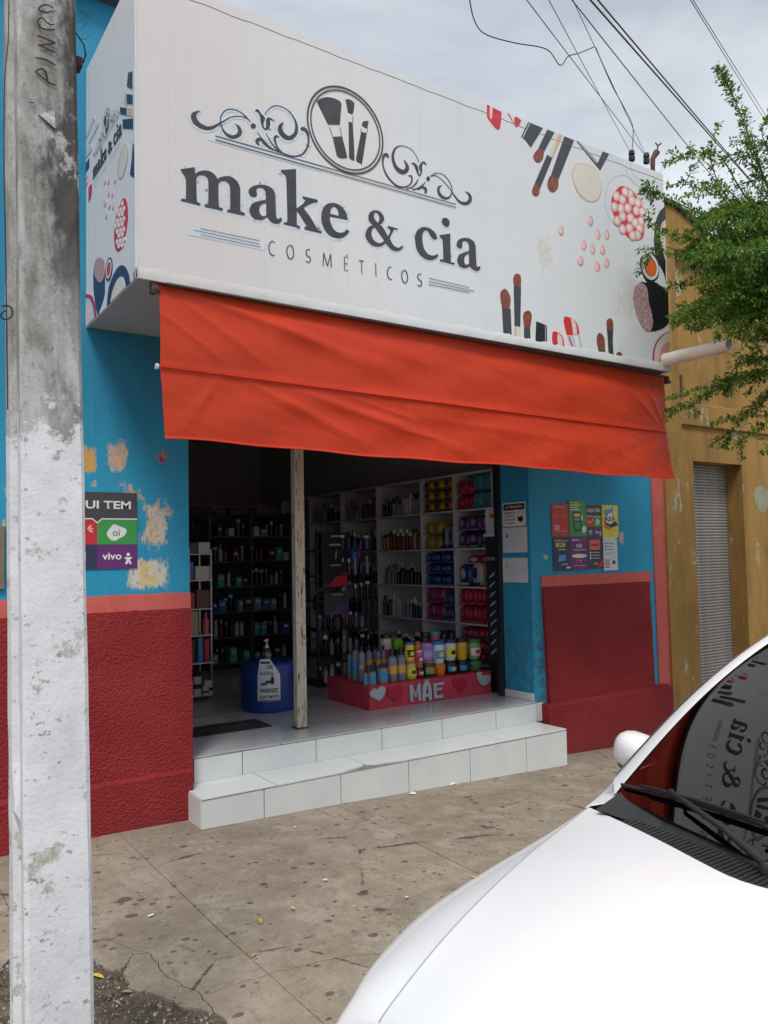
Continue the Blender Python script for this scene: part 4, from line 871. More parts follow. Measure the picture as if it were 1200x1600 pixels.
MB().tube([a0+Vector((-.006, 0, 0)), a0+Vector((.006, 0, 0))], .015, 12).build('bar_cap', WHTP, bar, smooth=40)
rl = MB().rbox(((A[(0, 0)]+A[(1, 0)])/2+Vector((.01, .0, .004))), A[(1, 0)]-A[(0, 0)], (0, 1, 0), (0, 0, 1), (A[(1, 0)]-A[(0, 0)]).length/2+.03, .012, .008).build('rail', BRNMET, aw, bevel=.002)
m = MB(); m.rbox((3.3, -.955, ZB-.004), (1, .014, 0), (0, 1, 0), (0, 0, 1), 1.99, .030, .004); m.build('angle_strip', BRNMET, aw)
for q in (Vector((A[(0, 0)].x-.03, A[(0, 0)].y+.0, ZB-.03)), Vector((A[(1, 0)].x+.03, A[(1, 0)].y, ZB-.04))):
    b = MB().box(q.x-.012, q.x+.012, q.y-.03, q.y+.01, q.z-.03, q.z+.028).build('bracket', RUST, aw, bevel=.003)
    MB().tube([q+Vector((0, -.02, -.015)), q+Vector((.03, -.02, -.015))], .012, 8).build('roller_end', BLK, b, smooth=40)
# ================================================================== drain pipe through the sign
pa = sv(1036, 563, 'y', -.985); best = min((abs(sv(1139, 539, 'y', -k/100).x-pa.x-.02), -k/100) for k in range(101, 300))
pb = sv(1139, 539, 'y', best[1]); 
dp = MB(); ax = (pb-pa).normalized(); u_ = ax.orthogonal().normalized(); v_ = ax.cross(u_); ro, ri = .050, .042; n = 28
ringv = lambda c, r: [c+u_*(r*math.cos(2*math.pi*k/n))+v_*(r*math.sin(2*math.pi*k/n)) for k in range(n)]
V = ringv(pa, ro)+ringv(pb, ro)+ringv(pb+ax*.002, ri)+ringv(pa, ri)
fs = []
for a in range(3):
    for k in range(n): fs.append((a*n+k, a*n+(k+1) % n, (a+1)*n+(k+1) % n, (a+1)*n+k))
tag(dp.add(V, fs).build('drain_pipe', PVC, smooth=40), 'pale plastic drain pipe sticking out through the right end of the sign box', 'pipe')
print('pipe', pa, pb)
# ================================================================== iron bracket and wires over the roof
q = sv(1020, 262, 'y', -.45)
br = thing('roof_bracket', 'rusty bent pipe bracket with wire twists on top of the sign box', 'bracket')
P = [q+Vector((0, 0, -.12)), q, q+Vector((.0, 0, .10)), sv(1020, 248, 'y', -.45), sv(1026, 238, 'y', -.45)]
MB().tube([P[0], P[1], P[3], P[4]], [.020, .020, .022, .03], 10).build('bent_pipe', RUST, br, smooth=50)
tw = MB(); tw.tube([sv(1026, 240, 'y', -.45), sv(1028, 228, 'y', -.45), sv(1033, 224, 'y', -.45)], .007, 6); tw.tube([sv(1028, 228, 'y', -.45), sv(1024, 223, 'y', -.45)], .006, 6); tw.build('wire_twist', BLKM, br)
ins = [tag(MB().lathe([(.012, -.055), (.028, -.045), (.028, -.01), (.018, 0), (.028, .01), (.024, .04), (.010, .05)], 12, tuple(sv(*c, 'y', -.45))).build('insulator', BLK, smooth=40), l, 'insulator', 'black insulators above the sign') for c, l in (((987, 243), 'black insulator hanging on a wire left of the rusty bracket'), ((1010, 247), 'small black insulator touching the rusty bracket'))]
def wire(label, pts, r, group='overhead wires'):
    """pts (px, py, y)"""
    P3 = [sv(a, b, 'y', y) for a, b, y in pts]; out = []
    N = len(P3)
    for i in range(N-1):
        p0, p1, p2, p3 = P3[max(0, i-1)], P3[i], P3[i+1], P3[min(N-1, i+2)]
        for j in range(6):
            t = j/6; out.append(.5*((2*p1)+(p2-p0)*t+(2*p0-5*p1+4*p2-p3)*t*t+(3*p1-p0-3*p2+p3)*t**3))
    out.append(P3[-1]); tag(MB().tube(out, r*.50, 6).build('overhead_wire', BLKM), label, 'wire', group)
def taut(label, p, q, r, e0, e1, group='overhead wires'):
    """straight stretched wire through two measured points, carried on beyond the frame"""
    A_, B_ = sv(*p[:2], 'y', p[2]), sv(*q[:2], 'y', q[2]); A0, B0 = A_-(B_-A_)*e0, B_+(B_-A_)*e1; L3 = (B0-A0).length
    tag(MB().tube([A0.lerp(B0, i/16)+Vector((0, 0, -.0015*L3*math.sin(math.pi*i/16))) for i in range(17)], r*.5, 6).build('overhead_wire', BLKM), label, 'wire', group)
taut('thin wire running from the small insulator up past the dangling cable, leftmost straight one', (1012, 248, -.45), (827, 0, -2.4), .0048, 0, 2.2)
taut('thin wire reaching the hanging insulator, second straight one from the left', (986, 240, -.45), (860, 0, -2.4), .0040, 0, 2.2)
taut('thin wire dropping steeply to the rusty bracket', (1018, 262, -.45), (897, 0, -2.3), .0038, 0, 2.2)
wire('twisted wire hanging down to the insulator from the loose cable', [(987, 240, -.45), (989, 200, -.7), (976, 170, -.95), (958, 137, -1.2), (945, 108, -1.45), (931, 75, -1.8)], .0065)
wire('loose dangling cable that loops across the sky above the sign', [(700, -300, -3.0), (728, -80, -2.4), (734, 0, -2.2), (744, 38, -2.05), (762, 55, -1.95), (804, 67, -1.87), (854, 77, -1.82), (875, 102, -1.80), (888, 88, -1.8), (905, 83, -1.8), (929, 73, -1.8)], .0060)
taut('straight wire crossing the sky and passing behind the tree', (1170, 345, -.2), (901, 0, -2.3), .0058, .9, 2.0)
taut('thick cable crossing the sky into the tree, lower strand of a pair', (1200, 310, -.6), (932, 0, -2.6), .0085, 1.2, 2.0)
taut('thick cable crossing the sky into the tree, upper strand of a pair', (1197, 306, -.62), (943, 0, -2.6), .0078, 1.2, 2.0)
taut('thin wire at the far right of the sky, left strand', (1197, 188, -1.2), (1083, 0, -2.6), .0040, 1.5, 2.0)
taut('thin wire at the far right of the sky, right strand', (1200, 183, -1.2), (1087, 0, -2.6), .0040, 1.5, 2.0)

# ================================================================== concrete pole
pl = thing('utility_pole', 'whitewashed concrete utility pole with grey weathered top, nearest thing on the left', 'pole', (0, 0, 0))
def xl(z): return .3655-.0122*z
def xr(z): return .5265-.0192*z
zs = [-.4+i*.12 for i in range(64)]
prof = []
random.seed(5)
def sec(z):
    a, b = xl(z), xr(z); f0, f1 = -2.8, -2.58+.0
    c = .010; q = .034
    rec = not (.80 < z < 1.02 or 2.0 < z < 2.02)
    q = .034 if rec else .004
    L_ = [(a+c, f0), (a, f0+c), (a, f0+.050), (a+q, f0+.072), (a+q, f1-.072), (a, f1-.050), (a, f1)]
    Rr = [(b-c, f0), (b, f0+c), (b, f0+.050), (b-q, f0+.072), (b-q, f1-.072), (b, f1-.050), (b, f1)]
    pts = [(x, y) for x, y in L_]+[(x, y) for x, y in reversed(Rr)]
    return [(x+random.uniform(-.0012, .0012), y+random.uniform(-.0012, .0012), z) for x, y in pts]
rings = [sec(z) for z in zs]; n = len(rings[0]); m = MB()
fs = [(i*n+k, (i+1)*n+k, (i+1)*n+(k+1) % n, i*n+(k+1) % n) for i in range(len(zs)-1) for k in range(n)]
m.add([p for r_ in rings for p in r_], fs); m.build('shaft', POLE, pl)
YP = -2.8015
def pp(x, y): return sv(x, y, 'y', YP)
PK = (0, 0, 5.333)
dark = mat('engraved_groove', (.03, .022, .018), .9, var=.4, vs=60)
LT = [["460,715,13 400,690,15 290,600,12", "295,600,12 345,578,15 385,620,16 388,688,12"], ["290,485,10 380,505,16 460,550,12"], ["455,442,14! 316,378,14!", "316,384,14! 460,368,14!", "460,364,14! 310,300,14!"], ["455,250,12 400,255,14 335,235,14 312,185,14 345,155,13 385,190,12 425,215,12 455,205,10"], ["440,100,10 380,110,14 322,85,14 350,52,14 400,50,12 445,75,12"], ["320,965,10! 455,1082,14!"], ["240,858,6 285,862,8"]]
for g in LT:
    m = MB()
    for t in g: stroke(m, spline(t, *PK, closed=False, sub=4), f=pp, d=.0035)
    m.build('engraved_letter' if len(g) or 1 else '', dark, pl)
m = MB(); m.prism([[pp(a/5.333, b/5.333) for a, b in ((328, 962), (440, 918), (455, 935), (462, 1065), (452, 1075))]], (0, -1, 0), 0, .0025); m.build('white_triangle', mat('old_whitewash', (.50, .50, .50), .9, var=.4, vs=50, bump=.6), pl)
# cable stubs and a rusty clamp on the right edge
m = MB(); m.tube([sv(118, 50, 'y', -2.7), sv(131, 70, 'y', -2.72), sv(134, 85, 'y', -2.72), sv(130, 98, 'y', -2.7), sv(122, 98, 'y', -2.68)], .0022, 8)
o = m.build('cable_loop', BLKM, smooth=50); tag(o, 'short black cable loop at the upper right edge of the concrete pole', 'cable')
m = MB()
for t in ([(120, 35), (128, 32), (138, 24), (133, 18), (124, 20)], [(122, 12), (128, 20), (140, 27)], [(121, 48), (131, 44), (133, 36)], [(123, 60), (134, 62), (141, 55)]): m.tube([sv(a, b, 'y', -2.7) for a, b in t], .0006, 5)
tag(m.build('frayed_wire', BLKM), 'thin frayed wires sprouting from the upper right edge of the concrete pole', 'wire')
q = sv(121, 101, 'y', -2.69); tag(MB().box(q.x-.008, q.x+.010, q.y-.02, q.y+.02, q.z-.014, q.z+.014).build('clamp', RUST, bevel=.003), 'rusty metal clamp on the upper right edge of the concrete pole', 'clamp')
m = MB(); m.tube([sv(a, b, 'y', -2.812) for a, b in spline('3,478 13,478 19,484 18,494 10,499 2,496 3,488 11,485', closed=False)], .0022, 7)
tag(m.build('wire_hook', BLKM, smooth=50), 'black bent wire hook on the left edge of the concrete pole', 'hook')
m = MB(); m.tube([sv(a, b, 'y', y) for a, b, y in ((14, -20, -2.755), (13, 60, -2.76), (7, 120, -2.765), (6, 240, -2.765), (9, 400, -2.765), (12, 640, -2.765))], .0016, 6)
tag(m.build('pole_cable', BLKM, smooth=50), 'thin dark cable running down the recessed side of the concrete pole', 'cable')
# ================================================================== lettering helper
def text(parent, s, p0, wid, hei, mt, u=(1, 0, 0), v=(0, 0, 1), n=(0, -1, 0), off=.0012, bold=0, name='lettering'):
    cu = bpy.data.curves.new('t', 'FONT'); cu.body = s; cu.offset = bold; cu.resolution_u = 3
    ob = bpy.data.objects.new('t', cu); me = bpy.data.meshes.new_from_object(ob); bpy.data.objects.remove(ob); bpy.data.curves.remove(cu)
    if not me.vertices: return None
    xs_ = [q.co.x for q in me.vertices]; ys_ = [q.co.y for q in me.vertices]; x0, x1, y0, y1 = min(xs_), max(xs_), min(ys_), max(ys_)
    u, v, n, p0 = Vector(u), Vector(v), Vector(n), Vector(p0)
    for q in me.vertices: q.co = p0+u*((q.co.x-x0)/(x1-x0)*wid)+v*((q.co.y-y0)/(y1-y0)*hei)+n*off
    me.materials.clear(); me.materials.append(mt); me.name = name
    o = bpy.data.objects.new(name, me); COL.objects.link(o); o.parent = parent; return o
def rectp(m, x0, x1, z0, z1, y, mi=0): m.poly([(x0, y, z0), (x1, y, z0), (x1, y, z1), (x0, y, z1)], mi)
class Sheet:
    """a sheet of paper on a wall; local coords a (0..1 across), b (0..1 up)"""
    def __init__(s, label, cat, p00, p10, p01, mt, curl=.002, group=None, n=(0, -1, 0)):
        s.o = Vector(p00); s.u = Vector(p10)-s.o; s.v = Vector(p01)-s.o; s.n = Vector(n)
        s.t = thing('poster' if cat == 'poster' else 'notice', label, cat, tuple(s.o), 0, group)
        g = []
        for j in range(7):
            g.append([s.u*(i/6)+s.v*(j/6)+s.n*(.0015+curl*(abs(i/6-.5)*2)**4*random.uniform(.3, 1)+curl*(j == 0)*random.uniform(0, 1)) for i in range(7)])
        s.k = .0045+curl; s.mt = mt
        MB().grid(g).build('paper', mt, s.t, smooth=80)
        s.back(0, 1, 0, 1, mt)
    def P(s, a, b, d=0): return s.u*a+s.v*b+s.n*(s.k+d)
    def back(s, a0, a1, b0, b1, mt): MB().poly([s.P(a0, b0, -.0006), s.P(a1, b0, -.0006), s.P(a1, b1, -.0006), s.P(a0, b1, -.0006)]).build('print_ground', mt, s.t)
    def rect(s, a0, a1, b0, b1, mt, d=.0002): return MB().poly([s.P(a0, b0, d), s.P(a1, b0, d), s.P(a1, b1, d), s.P(a0, b1, d)]).build('print_block', mt, s.t)
    def shape(s, pts, mt, d=.0006): return MB().prism([[s.P(a, b, d) for a, b in pts]], s.n, 0, .0001).build('print_shape', mt, s.t)
    def oval(s, a, b, ra, rb, mt, d=.0006, wob=0): return s.shape([(a+ra*math.cos(t)*(1+wob*math.sin(2*t+.6)), b+rb*math.sin(t)*(1+wob*math.cos(3*t))) for t in [2*math.pi*i/24 for i in range(24)]], mt, d)
    def text(s, tx, a, b, w_, h_, mt, bold=0, d=.001): return text(s.t, tx, s.P(a, b), w_*s.u.length, h_*s.v.length, mt, s.u.normalized(), s.v.normalized(), s.n, d, bold)
def aqui(label, p00, p10, p01, group=None):
    S = Sheet(label, 'poster', p00, p10, p01, P_GRY, .001, group)
    S.rect(0, .5, .32, .645, P_RED); S.rect(.5, 1, .32, .645, P_GRN); S.rect(0, .5, 0, .315, P_NAVY); S.rect(.5, 1, 0, .315, P_PUR)
    S.shape([(0, .645), (.44, .645), (.5, .59), (.56, .645), (1, .645), (1, .66), (.555, .66), (.5, .61), (.445, .66), (0, .66)], WHITE, .0009)
    S.shape([(.445, .645), (.5, .59), (.555, .645)], P_GRY, .0004)
    S.text('AQUI TEM', .07, .765, .85, .125, WHITE, .025)
    S.oval(.74, .475, .11, .10, WHITE, .0006, .18); S.text('oi', .69, .43, .09, .085, P_GRN, .01, .0014)
    S.text('vivo', .56, .12, .24, .09, WHITE, .02); S.oval(.885, .185, .022, .022, WHITE)
    S.shape([(.84, .15), (.875, .15), (.895, .15), (.935, .15), (.93, .13), (.905, .12), (.93, .06), (.905, .055), (.888, .09), (.87, .055), (.845, .06), (.865, .12), (.84, .13)], WHITE)
    S.text('TIM', .12, .11, .24, .11, WHITE, .02); S.rect(.12, .36, .075, .085, WHITE, .001)
    S.text('Claro', .10, .43, .24, .10, WHITE, .015)
    for a in (20, 60, -15, 95): S.shape([(.38+.02*math.cos(R(a)), .50+.02*math.sin(R(a))-.004), (.45+.03*math.cos(R(a))-.03, .50+.07*math.sin(R(a))-.004), (.45+.03*math.cos(R(a))-.03, .50+.07*math.sin(R(a))+.008), (.38+.02*math.cos(R(a)), .50+.02*math.sin(R(a))+.008)], WHITE)
    return S
aqui('large square mobile operators poster AQUI TEM on the blue wall left of the doorway', (.985, 0, 1.504), (1.457, 0, 1.504), (.985, 0, 1.962))
def w0(a, b): p = sv(770+a/4.138, 740+b/4.138, 'y', 0); return p
def fly(label, a0, b0, a1, b1, mt, curl=.003):
    p00, p10, p01 = w0(a0, b1), w0(a1, b1), w0(a0, b0)
    return Sheet(label, 'poster', p00, (p10.x, 0, p00.z), (p00.x, 0, p01.z), mt, curl, 'mobile phone flyers on the right pier')
S = fly('red flyer reading 6GB, top left of the eight flyers', 380, 193, 491, 408, P_RED)
S.text('6GB', .08, .55, .80, .23, P_ORG, .01); S.text('Claro pré', .18, .86, .6, .07, WHITE); S.text('25', .13, .22, .3, .13, WHITE, .02); S.rect(.1, .9, .17, .18, WHITE); S.rect(.1, .5, .41, .425, P_ORG); S.rect(.55, .9, .41, .425, P_ORG); S.rect(.1, .85, .10, .11, P_ORG); S.rect(.55, .85, .24, .25, P_ORG)
S = fly('green flyer with a phone screen, tallest of the eight flyers', 492, 172, 603, 407, P_GRN, .006)
for i in range(4): S.rect(.08, .55+.1*(i % 2), .92-.065*i, .945-.065*i, P_YEL if i == 0 else WHITE)
S.rect(.24, .68, .15, .68, P_BLACK, .0004); S.rect(.29, .63, .20, .40, P_GRN, .0008); S.rect(.29, .63, .43, .52, P_LBL, .0008); S.rect(.29, .63, .55, .64, P_YEL, .0008); S.oval(.85, .2, .13, .1, WHITE, .0006, .15); S.oval(.74, .52, .06, .08, P_YEL)
a_, b_, c_ = w0(604, 412), w0(704, 412), w0(604, 202); aqui('small mobile operators poster reading AQUI TEM among the eight flyers', (a_.x, 0, a_.z), (b_.x, 0, a_.z), (a_.x, 0, c_.z), 'mobile phone flyers on the right pier')
S = fly('yellow flyer reading AQUI, top right of the eight flyers', 705, 203, 808, 411, P_YEL, .006)
S.oval(.38, .36, .27, .12, P_ORG, .0003); S.shape([(.12, .82), (.55, .9), (.70, .95), (.68, .78), (.16, .70)], P_LBL, .0004); S.shape([(.10, .50), (.30, .72), (.62, .80), (.80, .50), (.98, .42), (.95, .36), (.60, .30), (.30, .36)], P_BLACK, .0006); S.shape([(.14, .52), (.40, .74), (.60, .78), (.76, .50), (.5, .40), (.3, .44)], WHITE, .0009); S.text('AQUI', .14, .48, .58, .16, P_BLACK, .04, .0013); S.rect(.42, .85, .20, .215, P_ORG); S.rect(.5, .7, .06, .07, P_BLACK)
S = fly('dark flyer reading 8GB, bottom left of the eight flyers', 391, 410, 502, 632, P_NAVY)
S.text('8GB', .14, .70, .56, .14, P_YEL, .02); S.shape([(.25, .28), (.70, .30), (.72, .48), (.32, .46)], P_LBL, .0005); S.rect(.3, .7, .62, .64, WHITE); S.rect(.05, .9, .88, .895, WHITE); S.rect(.05, .5, .93, .935, P_YEL); S.rect(.45, .85, .19, .205, WHITE); S.rect(.75, .97, .07, .12, WHITE)
S = fly('purple flyer reading vivo 3GB, bottom row of the eight flyers', 501, 408, 615, 628, P_PUR)
S.text('vivo', .08, .87, .42, .08, WHITE, .02); S.text('pré', .56, .86, .3, .09, P_ORG, .01); S.text('3GB', .32, .68, .35, .11, WHITE, .02); S.oval(.5, .43, .42, .06, WHITE, .0005); S.text('14', .33, .23, .3, .12, P_ORG, .02); S.rect(.2, .85, .60, .615, WHITE); S.rect(.2, .85, .14, .15, WHITE)
S = fly('navy flyer with an orange block, bottom row of the eight flyers', 616, 412, 715, 618, P_NAVY)
S.rect(.1, .78, .60, .92, P_ORG); S.rect(.2, .7, .72, .80, P_MAG, .0006)
for i in range(3): S.oval(.15, .52-.09*i, .05, .03, WHITE); S.rect(.25, .75, .515-.09*i, .53-.09*i, WHITE)
S.shape([(.35, .13), (.62, .13), (.62, .2), (.35, .2)], P_ORG); S.shape([(.55, .02), (1, .35), (1, .22), (.7, .0)], P_RED)
S = fly('white flyer with green lines, bottom right of the eight flyers', 712, 411, 803, 627, OFFW, .008)
for i in range(3): S.rect(.08, .75-.1*(i == 1), .80-.09*i, .825-.09*i, P_GRN)
S.rect(.08, .8, .52, .53, P_LBL); S.rect(.08, .6, .47, .48, P_ORG)
for i in range(5): S.rect(.06+.0*i, .42-.03*(i % 2), .30-.055*i, .325-.055*i, P_RED if i % 2 else P_NAVY)
S.oval(.72, .24, .12, .06, P_GRY)
# notices on the jamb, facing the doorway
def jam(a, b): return sv(770+a/4.138, 740+b/4.138, 'x', XJ)
def note(label, a0, b0, a1, b1, mt=OFFW, curl=.004):
    p, q, r_ = jam(a0, b1), jam(a1, b1), jam(a0, b0)
    return Sheet(label, 'notice', (XJ, p.y, p.z), (XJ, max(q.y, .012), p.z), (XJ, p.y, r_.z), mt, curl, 'paper notices on the door jamb', n=(-1, 0, 0))
S = note('ATENÇÃO notice with a black heading, topmost sheet on the door jamb', 70, 193, 218, 345, WHITE)
S.rect(.04, .96, .68, .94, P_BLACK); S.text('ATENÇÃO', .12, .74, .76, .15, WHITE, .02)
for i, tx_ in enumerate(('PROIBIDO', 'ENTRAR', 'CAPACETE', 'BONÉ')): S.text(tx_, .08+.06*(i % 2), .53-.14*i, .48-.1*(i % 2), .075, P_BLACK, .02)
S.oval(.78, .50, .13, .11, P_LINE, .0004); S.oval(.78, .50, .10, .085, WHITE, .0008); S.shape([(.65, .38), (.9, .40), (.88, .2), (.78, .16), (.68, .24)], P_BLACK)
for nm_, b0, b1 in (('plain notice with a small warning triangle, middle sheet on the door jamb', 352, 512), ('plain notice with a yellow warning triangle, lowest sheet on the door jamb', 545, 702)):
    S = note(nm_, 72, b0, 228 if b0 < 400 else 232, b1)
    S.shape([(.12, .62), (.24, .62), (.18, .80)], P_BLACK if b0 < 400 else P_YEL, .0005); S.shape([(.165, .65), (.195, .65), (.18, .74)], P_YEL if b0 < 400 else P_BLACK, .001)
    for i, (a, b) in enumerate(((.32, .75), (.08, .62), (.08, .9), (.08, .55))):
        m_ = .70-.14*i; k_ = a
        mm = MB()
        while k_ < b-.03:
            w_ = random.uniform(.03, .09); mm.poly([S.P(k_, m_, .0004), S.P(min(b, k_+w_), m_, .0004), S.P(min(b, k_+w_), m_+.035, .0004), S.P(k_, m_+.035, .0004)]); k_ += w_+.02
        mm.build('print_line', P_LINE, S.t)
# notices on the blue wall beyond the pole
def lft(a, b): return sv(a, b, 'y', 0)
p, q = lft(-30, 922), lft(7, 822)
t = thing('notice_board', 'brown framed notice board at the left edge of the blue wall beyond the pole', 'notice board', (p.x, 0, p.z))
MB().box(0, q.x-p.x, -.02, -.001, 0, q.z-p.z).build('frame', mat('board_wood', (.20, .15, .11), .7, var=.3), t, bevel=.004); MB().box(.03, q.x-p.x-.03, -.024, -.0205, .03, q.z-p.z-.03).build('sheet', GREY, t)

# ================================================================== roller-shutter posts of the doorway
gp = thing('centre_post', 'peeling cream door post standing in the middle of the doorway', 'post', (2.725, .32, H2))
def cream():
    n = NT('peeling_cream_paint', .6); v = n.map((3.2, 3.2, .55)); a = n.noise(9, 8, .75, v)
    c = n.mix(n.rng(n.noise(3, 5), .3, .7), (.50, .45, .36), (.62, .58, .48)); c = n.mix(n.rng(a, .56, .60), c, (.10, .06, .04)); c = n.mix(n.rng(n.noise(20, 6, .7, v), .57, .63), c, (.16, .09, .06))
    n.col(c); n.bump(a, .5, .004); return n.m
CREAM = cream()
m = MB(); m.box(-.036, .036, -.030, .030, 0, 2.28); m.build('tube', CREAM, gp, bevel=.004)
m = MB(); m.box(-.0385, -.014, -.0345, -.0305, .0, 2.28); m.build('flange', CREAM, gp, bevel=.001); MB().box(.016, .0385, -.0345, -.0305, .0, 2.28).build('flange', CREAM, gp, bevel=.001)
MB().box(-.046, .046, -.04, .04, 0, .012).build('foot', RUST, gp, bevel=.003)
for x_, nm in ((XO+.02, 'left'), (XJ-.022, 'right')):
    MB().box(x_-.018, x_+.018, .345, .40, H2, 2.6).build('door_guide', BLK, shop, bevel=.002)

# ================================================================== shop furniture
# --- pink display plinth
zt = sv(600, 1069.5, 'y', .535).z
db = thing('display_box', 'pink fabric covered display box with hearts and the word MÃE', 'display box', (3.46, .535, H2))
PINK = mat('pink_felt', (.52, .045, .085), .8, var=.15, vs=4, bump=.3, bs=200); PINK2 = mat('pink_felt_dark', (.42, .018, .045), .8); SILV = mat('silver_foam', (.40, .46, .50), .5, var=.1, bump=.3)
hh = zt-H2; bw = 1.275; bd = .68
P = []
for j in range(11):
    zz = hh*j/10; row = []
    loop = [(bw*i/30, 0) for i in range(30)]+[(bw, bd*i/14) for i in range(14)]+[(bw-bw*i/30, bd) for i in range(30)]+[(0, bd-bd*i/14) for i in range(15)]
    for k, (a, b) in enumerate(loop):
        wv = .006*math.sin(k*1.9)*(1-j/10)+.003*math.sin(k*.7+j*.5)
        cx_, cy_ = bw/2, bd/2; d_ = Vector((a-cx_, b-cy_)).normalized(); row.append((a+d_.x*wv, b+d_.y*wv, zz))
    P.append(row)
m = MB(); m.grid(P); m.poly([(0, 0, hh), (bw, 0, hh), (bw, bd, hh), (0, bd, hh)]); m.build('cover', PINK, db, smooth=50)
def dloc(a, b): 
    p = sv(540+a/5, 980+b/5, 'y', .535-.008); return (p.x-3.46, -.008, p.z-H2)
def heart(pts, mt, th=.006, nm='heart'):
    L_ = spline(pts, 0, 0, 1); return MB().prism([[dloc(*q[:2]) for q in L_]], (0, -1, 0), 0, th).build(nm, mt, db)
heart("248,488! 225,478 192,500 192,535 225,558 265,575! 300,530 308,485 290,460 262,468", SILV); heart("380,480! 355,465 328,490 330,530 360,560 400,585! 435,540 445,490 420,455 392,462", PINK2, .003)
heart("890,420! 868,393 840,398 838,435 860,475 892,508! 930,480 948,435 935,400 908,400", PINK2, .003); heart("1065,378! 1055,350 1030,352 1024,385 1045,430 1070,460! 1110,440 1132,405 1125,375 1092,375", SILV)
heart("496,452! 515,445! 545,520! 562,440! 582,440! 588,572! 568,576! 562,500! 550,545! 538,545! 522,500! 525,580! 505,582!", SILV, .008, 'letter')
L_ = [spline("596,578! 600,470 612,430 630,420 650,430 668,480 672,570! 650,572! 646,540! 622,545! 620,576!"), spline("624,520! 645,516! 640,465! 630,462!")]
MB().prism([[dloc(*q[:2]) for q in l] for l in L_], (0, -1, 0), 0, .008).build('letter', SILV, db)
heart("612,418! 622,405 634,412 645,402! 648,408! 636,420 624,414 616,424!", SILV, .008, 'tilde')
heart("680,440! 765,425! 765,445! 706,455! 708,475! 750,470! 750,488! 708,495! 710,532! 758,525! 760,548! 690,560!", SILV, .008, 'letter')
# --- jars and bottles on the plinth
def jar(label, x0, x1, yt, yb, y, body, lid, lidh=.2, lab=None, labc=None, taper=.78, zb=None, kind='jar', band=None, grp='jars and bottles on the pink display box'):
    a, b = sv(540+x0/5, 980+(yt+yb)/10, 'y', y).x, sv(540+x1/5, 980+(yt+yb)/10, 'y', y).x
    t0, t1 = sv(540+(x0+x1)/10, 980+yt/5, 'y', y).z, sv(540+(x0+x1)/10, 980+yb/5, 'y', y).z
    r = (b-a)/2*.93; h = t0-t1; z = t1 if zb is None else zb; h = t0-z
    o = thing('jar' if kind == 'jar' else 'bottle', label, kind, ((a+b)/2, y, z), 0, grp)
    hb = h*(1-lidh)
    if kind == 'jar': prof = [(r*taper*.9, 0), (r*taper, .004), (r*(taper+.12), hb*.35), (r*.97, hb*.75), (r*.98, hb*.88), (r*.9, hb*.97), (r*.86, hb)]
    else: prof = [(r*.92, 0), (r, .005), (r, hb*.84), (r*.9, hb*.92), (r*.5, hb*.985), (r*.42, hb)]
    MB().lathe(prof, 20).build('body', body, o, smooth=50)
    lr = r*.93 if kind == 'jar' else r*.45
    MB().lathe([(lr, hb+.0005), (lr, hb+h*lidh*.85), (lr*.92, h)], 20).build('lid', lid, o, smooth=40)
    if lab:
        th = [R(-150+i*12) for i in range(11)]; z0_, z1_ = hb*.25, hb*.70; rr = lambda zz: (r*(taper+.12)+(r*.97-r*(taper+.12))*max(0, (zz/hb-.35)/.4) if zz > hb*.35 else r*(taper+.12*zz/(hb*.35))) if kind == 'jar' else r
        lb = MB().grid([[((rr(zz)+.0012)*math.cos(t_), (rr(zz)+.0012)*math.sin(t_), zz) for t_ in th] for zz in (z0_, (z0_+z1_)/2, z1_)]).build('label', lab, o, smooth=60)
        if labc: MB().grid([[((rr(zz)+.002)*math.cos(t_), (rr(zz)+.002)*math.sin(t_), zz) for t_ in th[3:8]] for zz in (z0_+(z1_-z0_)*.25, z0_+(z1_-z0_)*.75)]).build('emblem', labc, lb, smooth=60)
    if band: MB().grid([[((r+.0015)*math.cos(t_), (r+.0015)*math.sin(t_), zz) for t_ in [R(-170+i*16) for i in range(11)]] for zz in (hb*band[0], hb*band[1])]).build('price_band', band[2], o, smooth=60)
    return h+z
c = lambda n_, v: C3(n_, v, .35)
GA, CR, YO, LG, DG, OR, PU, WB = c('jar_green', (.055, .16, .05)), c('jar_cream', (.66, .63, .58)), c('jar_amber', (.62, .36, .015)), c('jar_pale_green', (.17, .36, .14)), c('jar_dark_green', (.02, .06, .03)), c('jar_orange', (.68, .19, .02)), c('jar_lilac', (.30, .19, .56)), c('jar_white_blue', (.62, .70, .80))
SB = c('bottle_silver_blue', (.20, .23, .29)); BLU = c('lid_blue', (.04, .15, .50)); DBL = c('lid_dark_blue', (.02, .03, .15)); BKJ = c('jar_black', (.016, .018, .022)); LIM = c('jar_lime', (.50, .58, .08)); PK = c('jar_pink', (.62, .10, .18)); BTAG = c('price_tag_yellow', (.72, .43, .08)); GRN = c('tub_green', (.15, .48, .03)); TEA = c('lid_teal', (.06, .42, .40)); BTB = c('label_bright_blue', (.03, .28, .60))
yf = .63; yr = .80
low = [('orange jar without label', 688, 775, 262, 386, OR, OR, None, None), ('black jar with a blue label', 776, 862, 240, 371, BKJ, BKJ, BTB, P_YEL), ('black jar with a small blue label', 868, 950, 236, 360, BKJ, BKJ, BTB, None), ('dark green jar', 958, 1055, 230, 349, GA, BKJ, None, None)]
upp = [('white jar with a bright blue lid', 675, 768, 102, WB, BLU, P_LBL, P_YEL), ('cream jar with a navy lid', 768, 858, 92, CR, DBL, P_YEL, P_BLACK), ('amber yellow jar with a black lid', 860, 945, 86, YO, BKJ, None, P_BLACK), ('pale green jar with a green lid', 950, 1046, 90, LG, GA, CR, P_RED)]
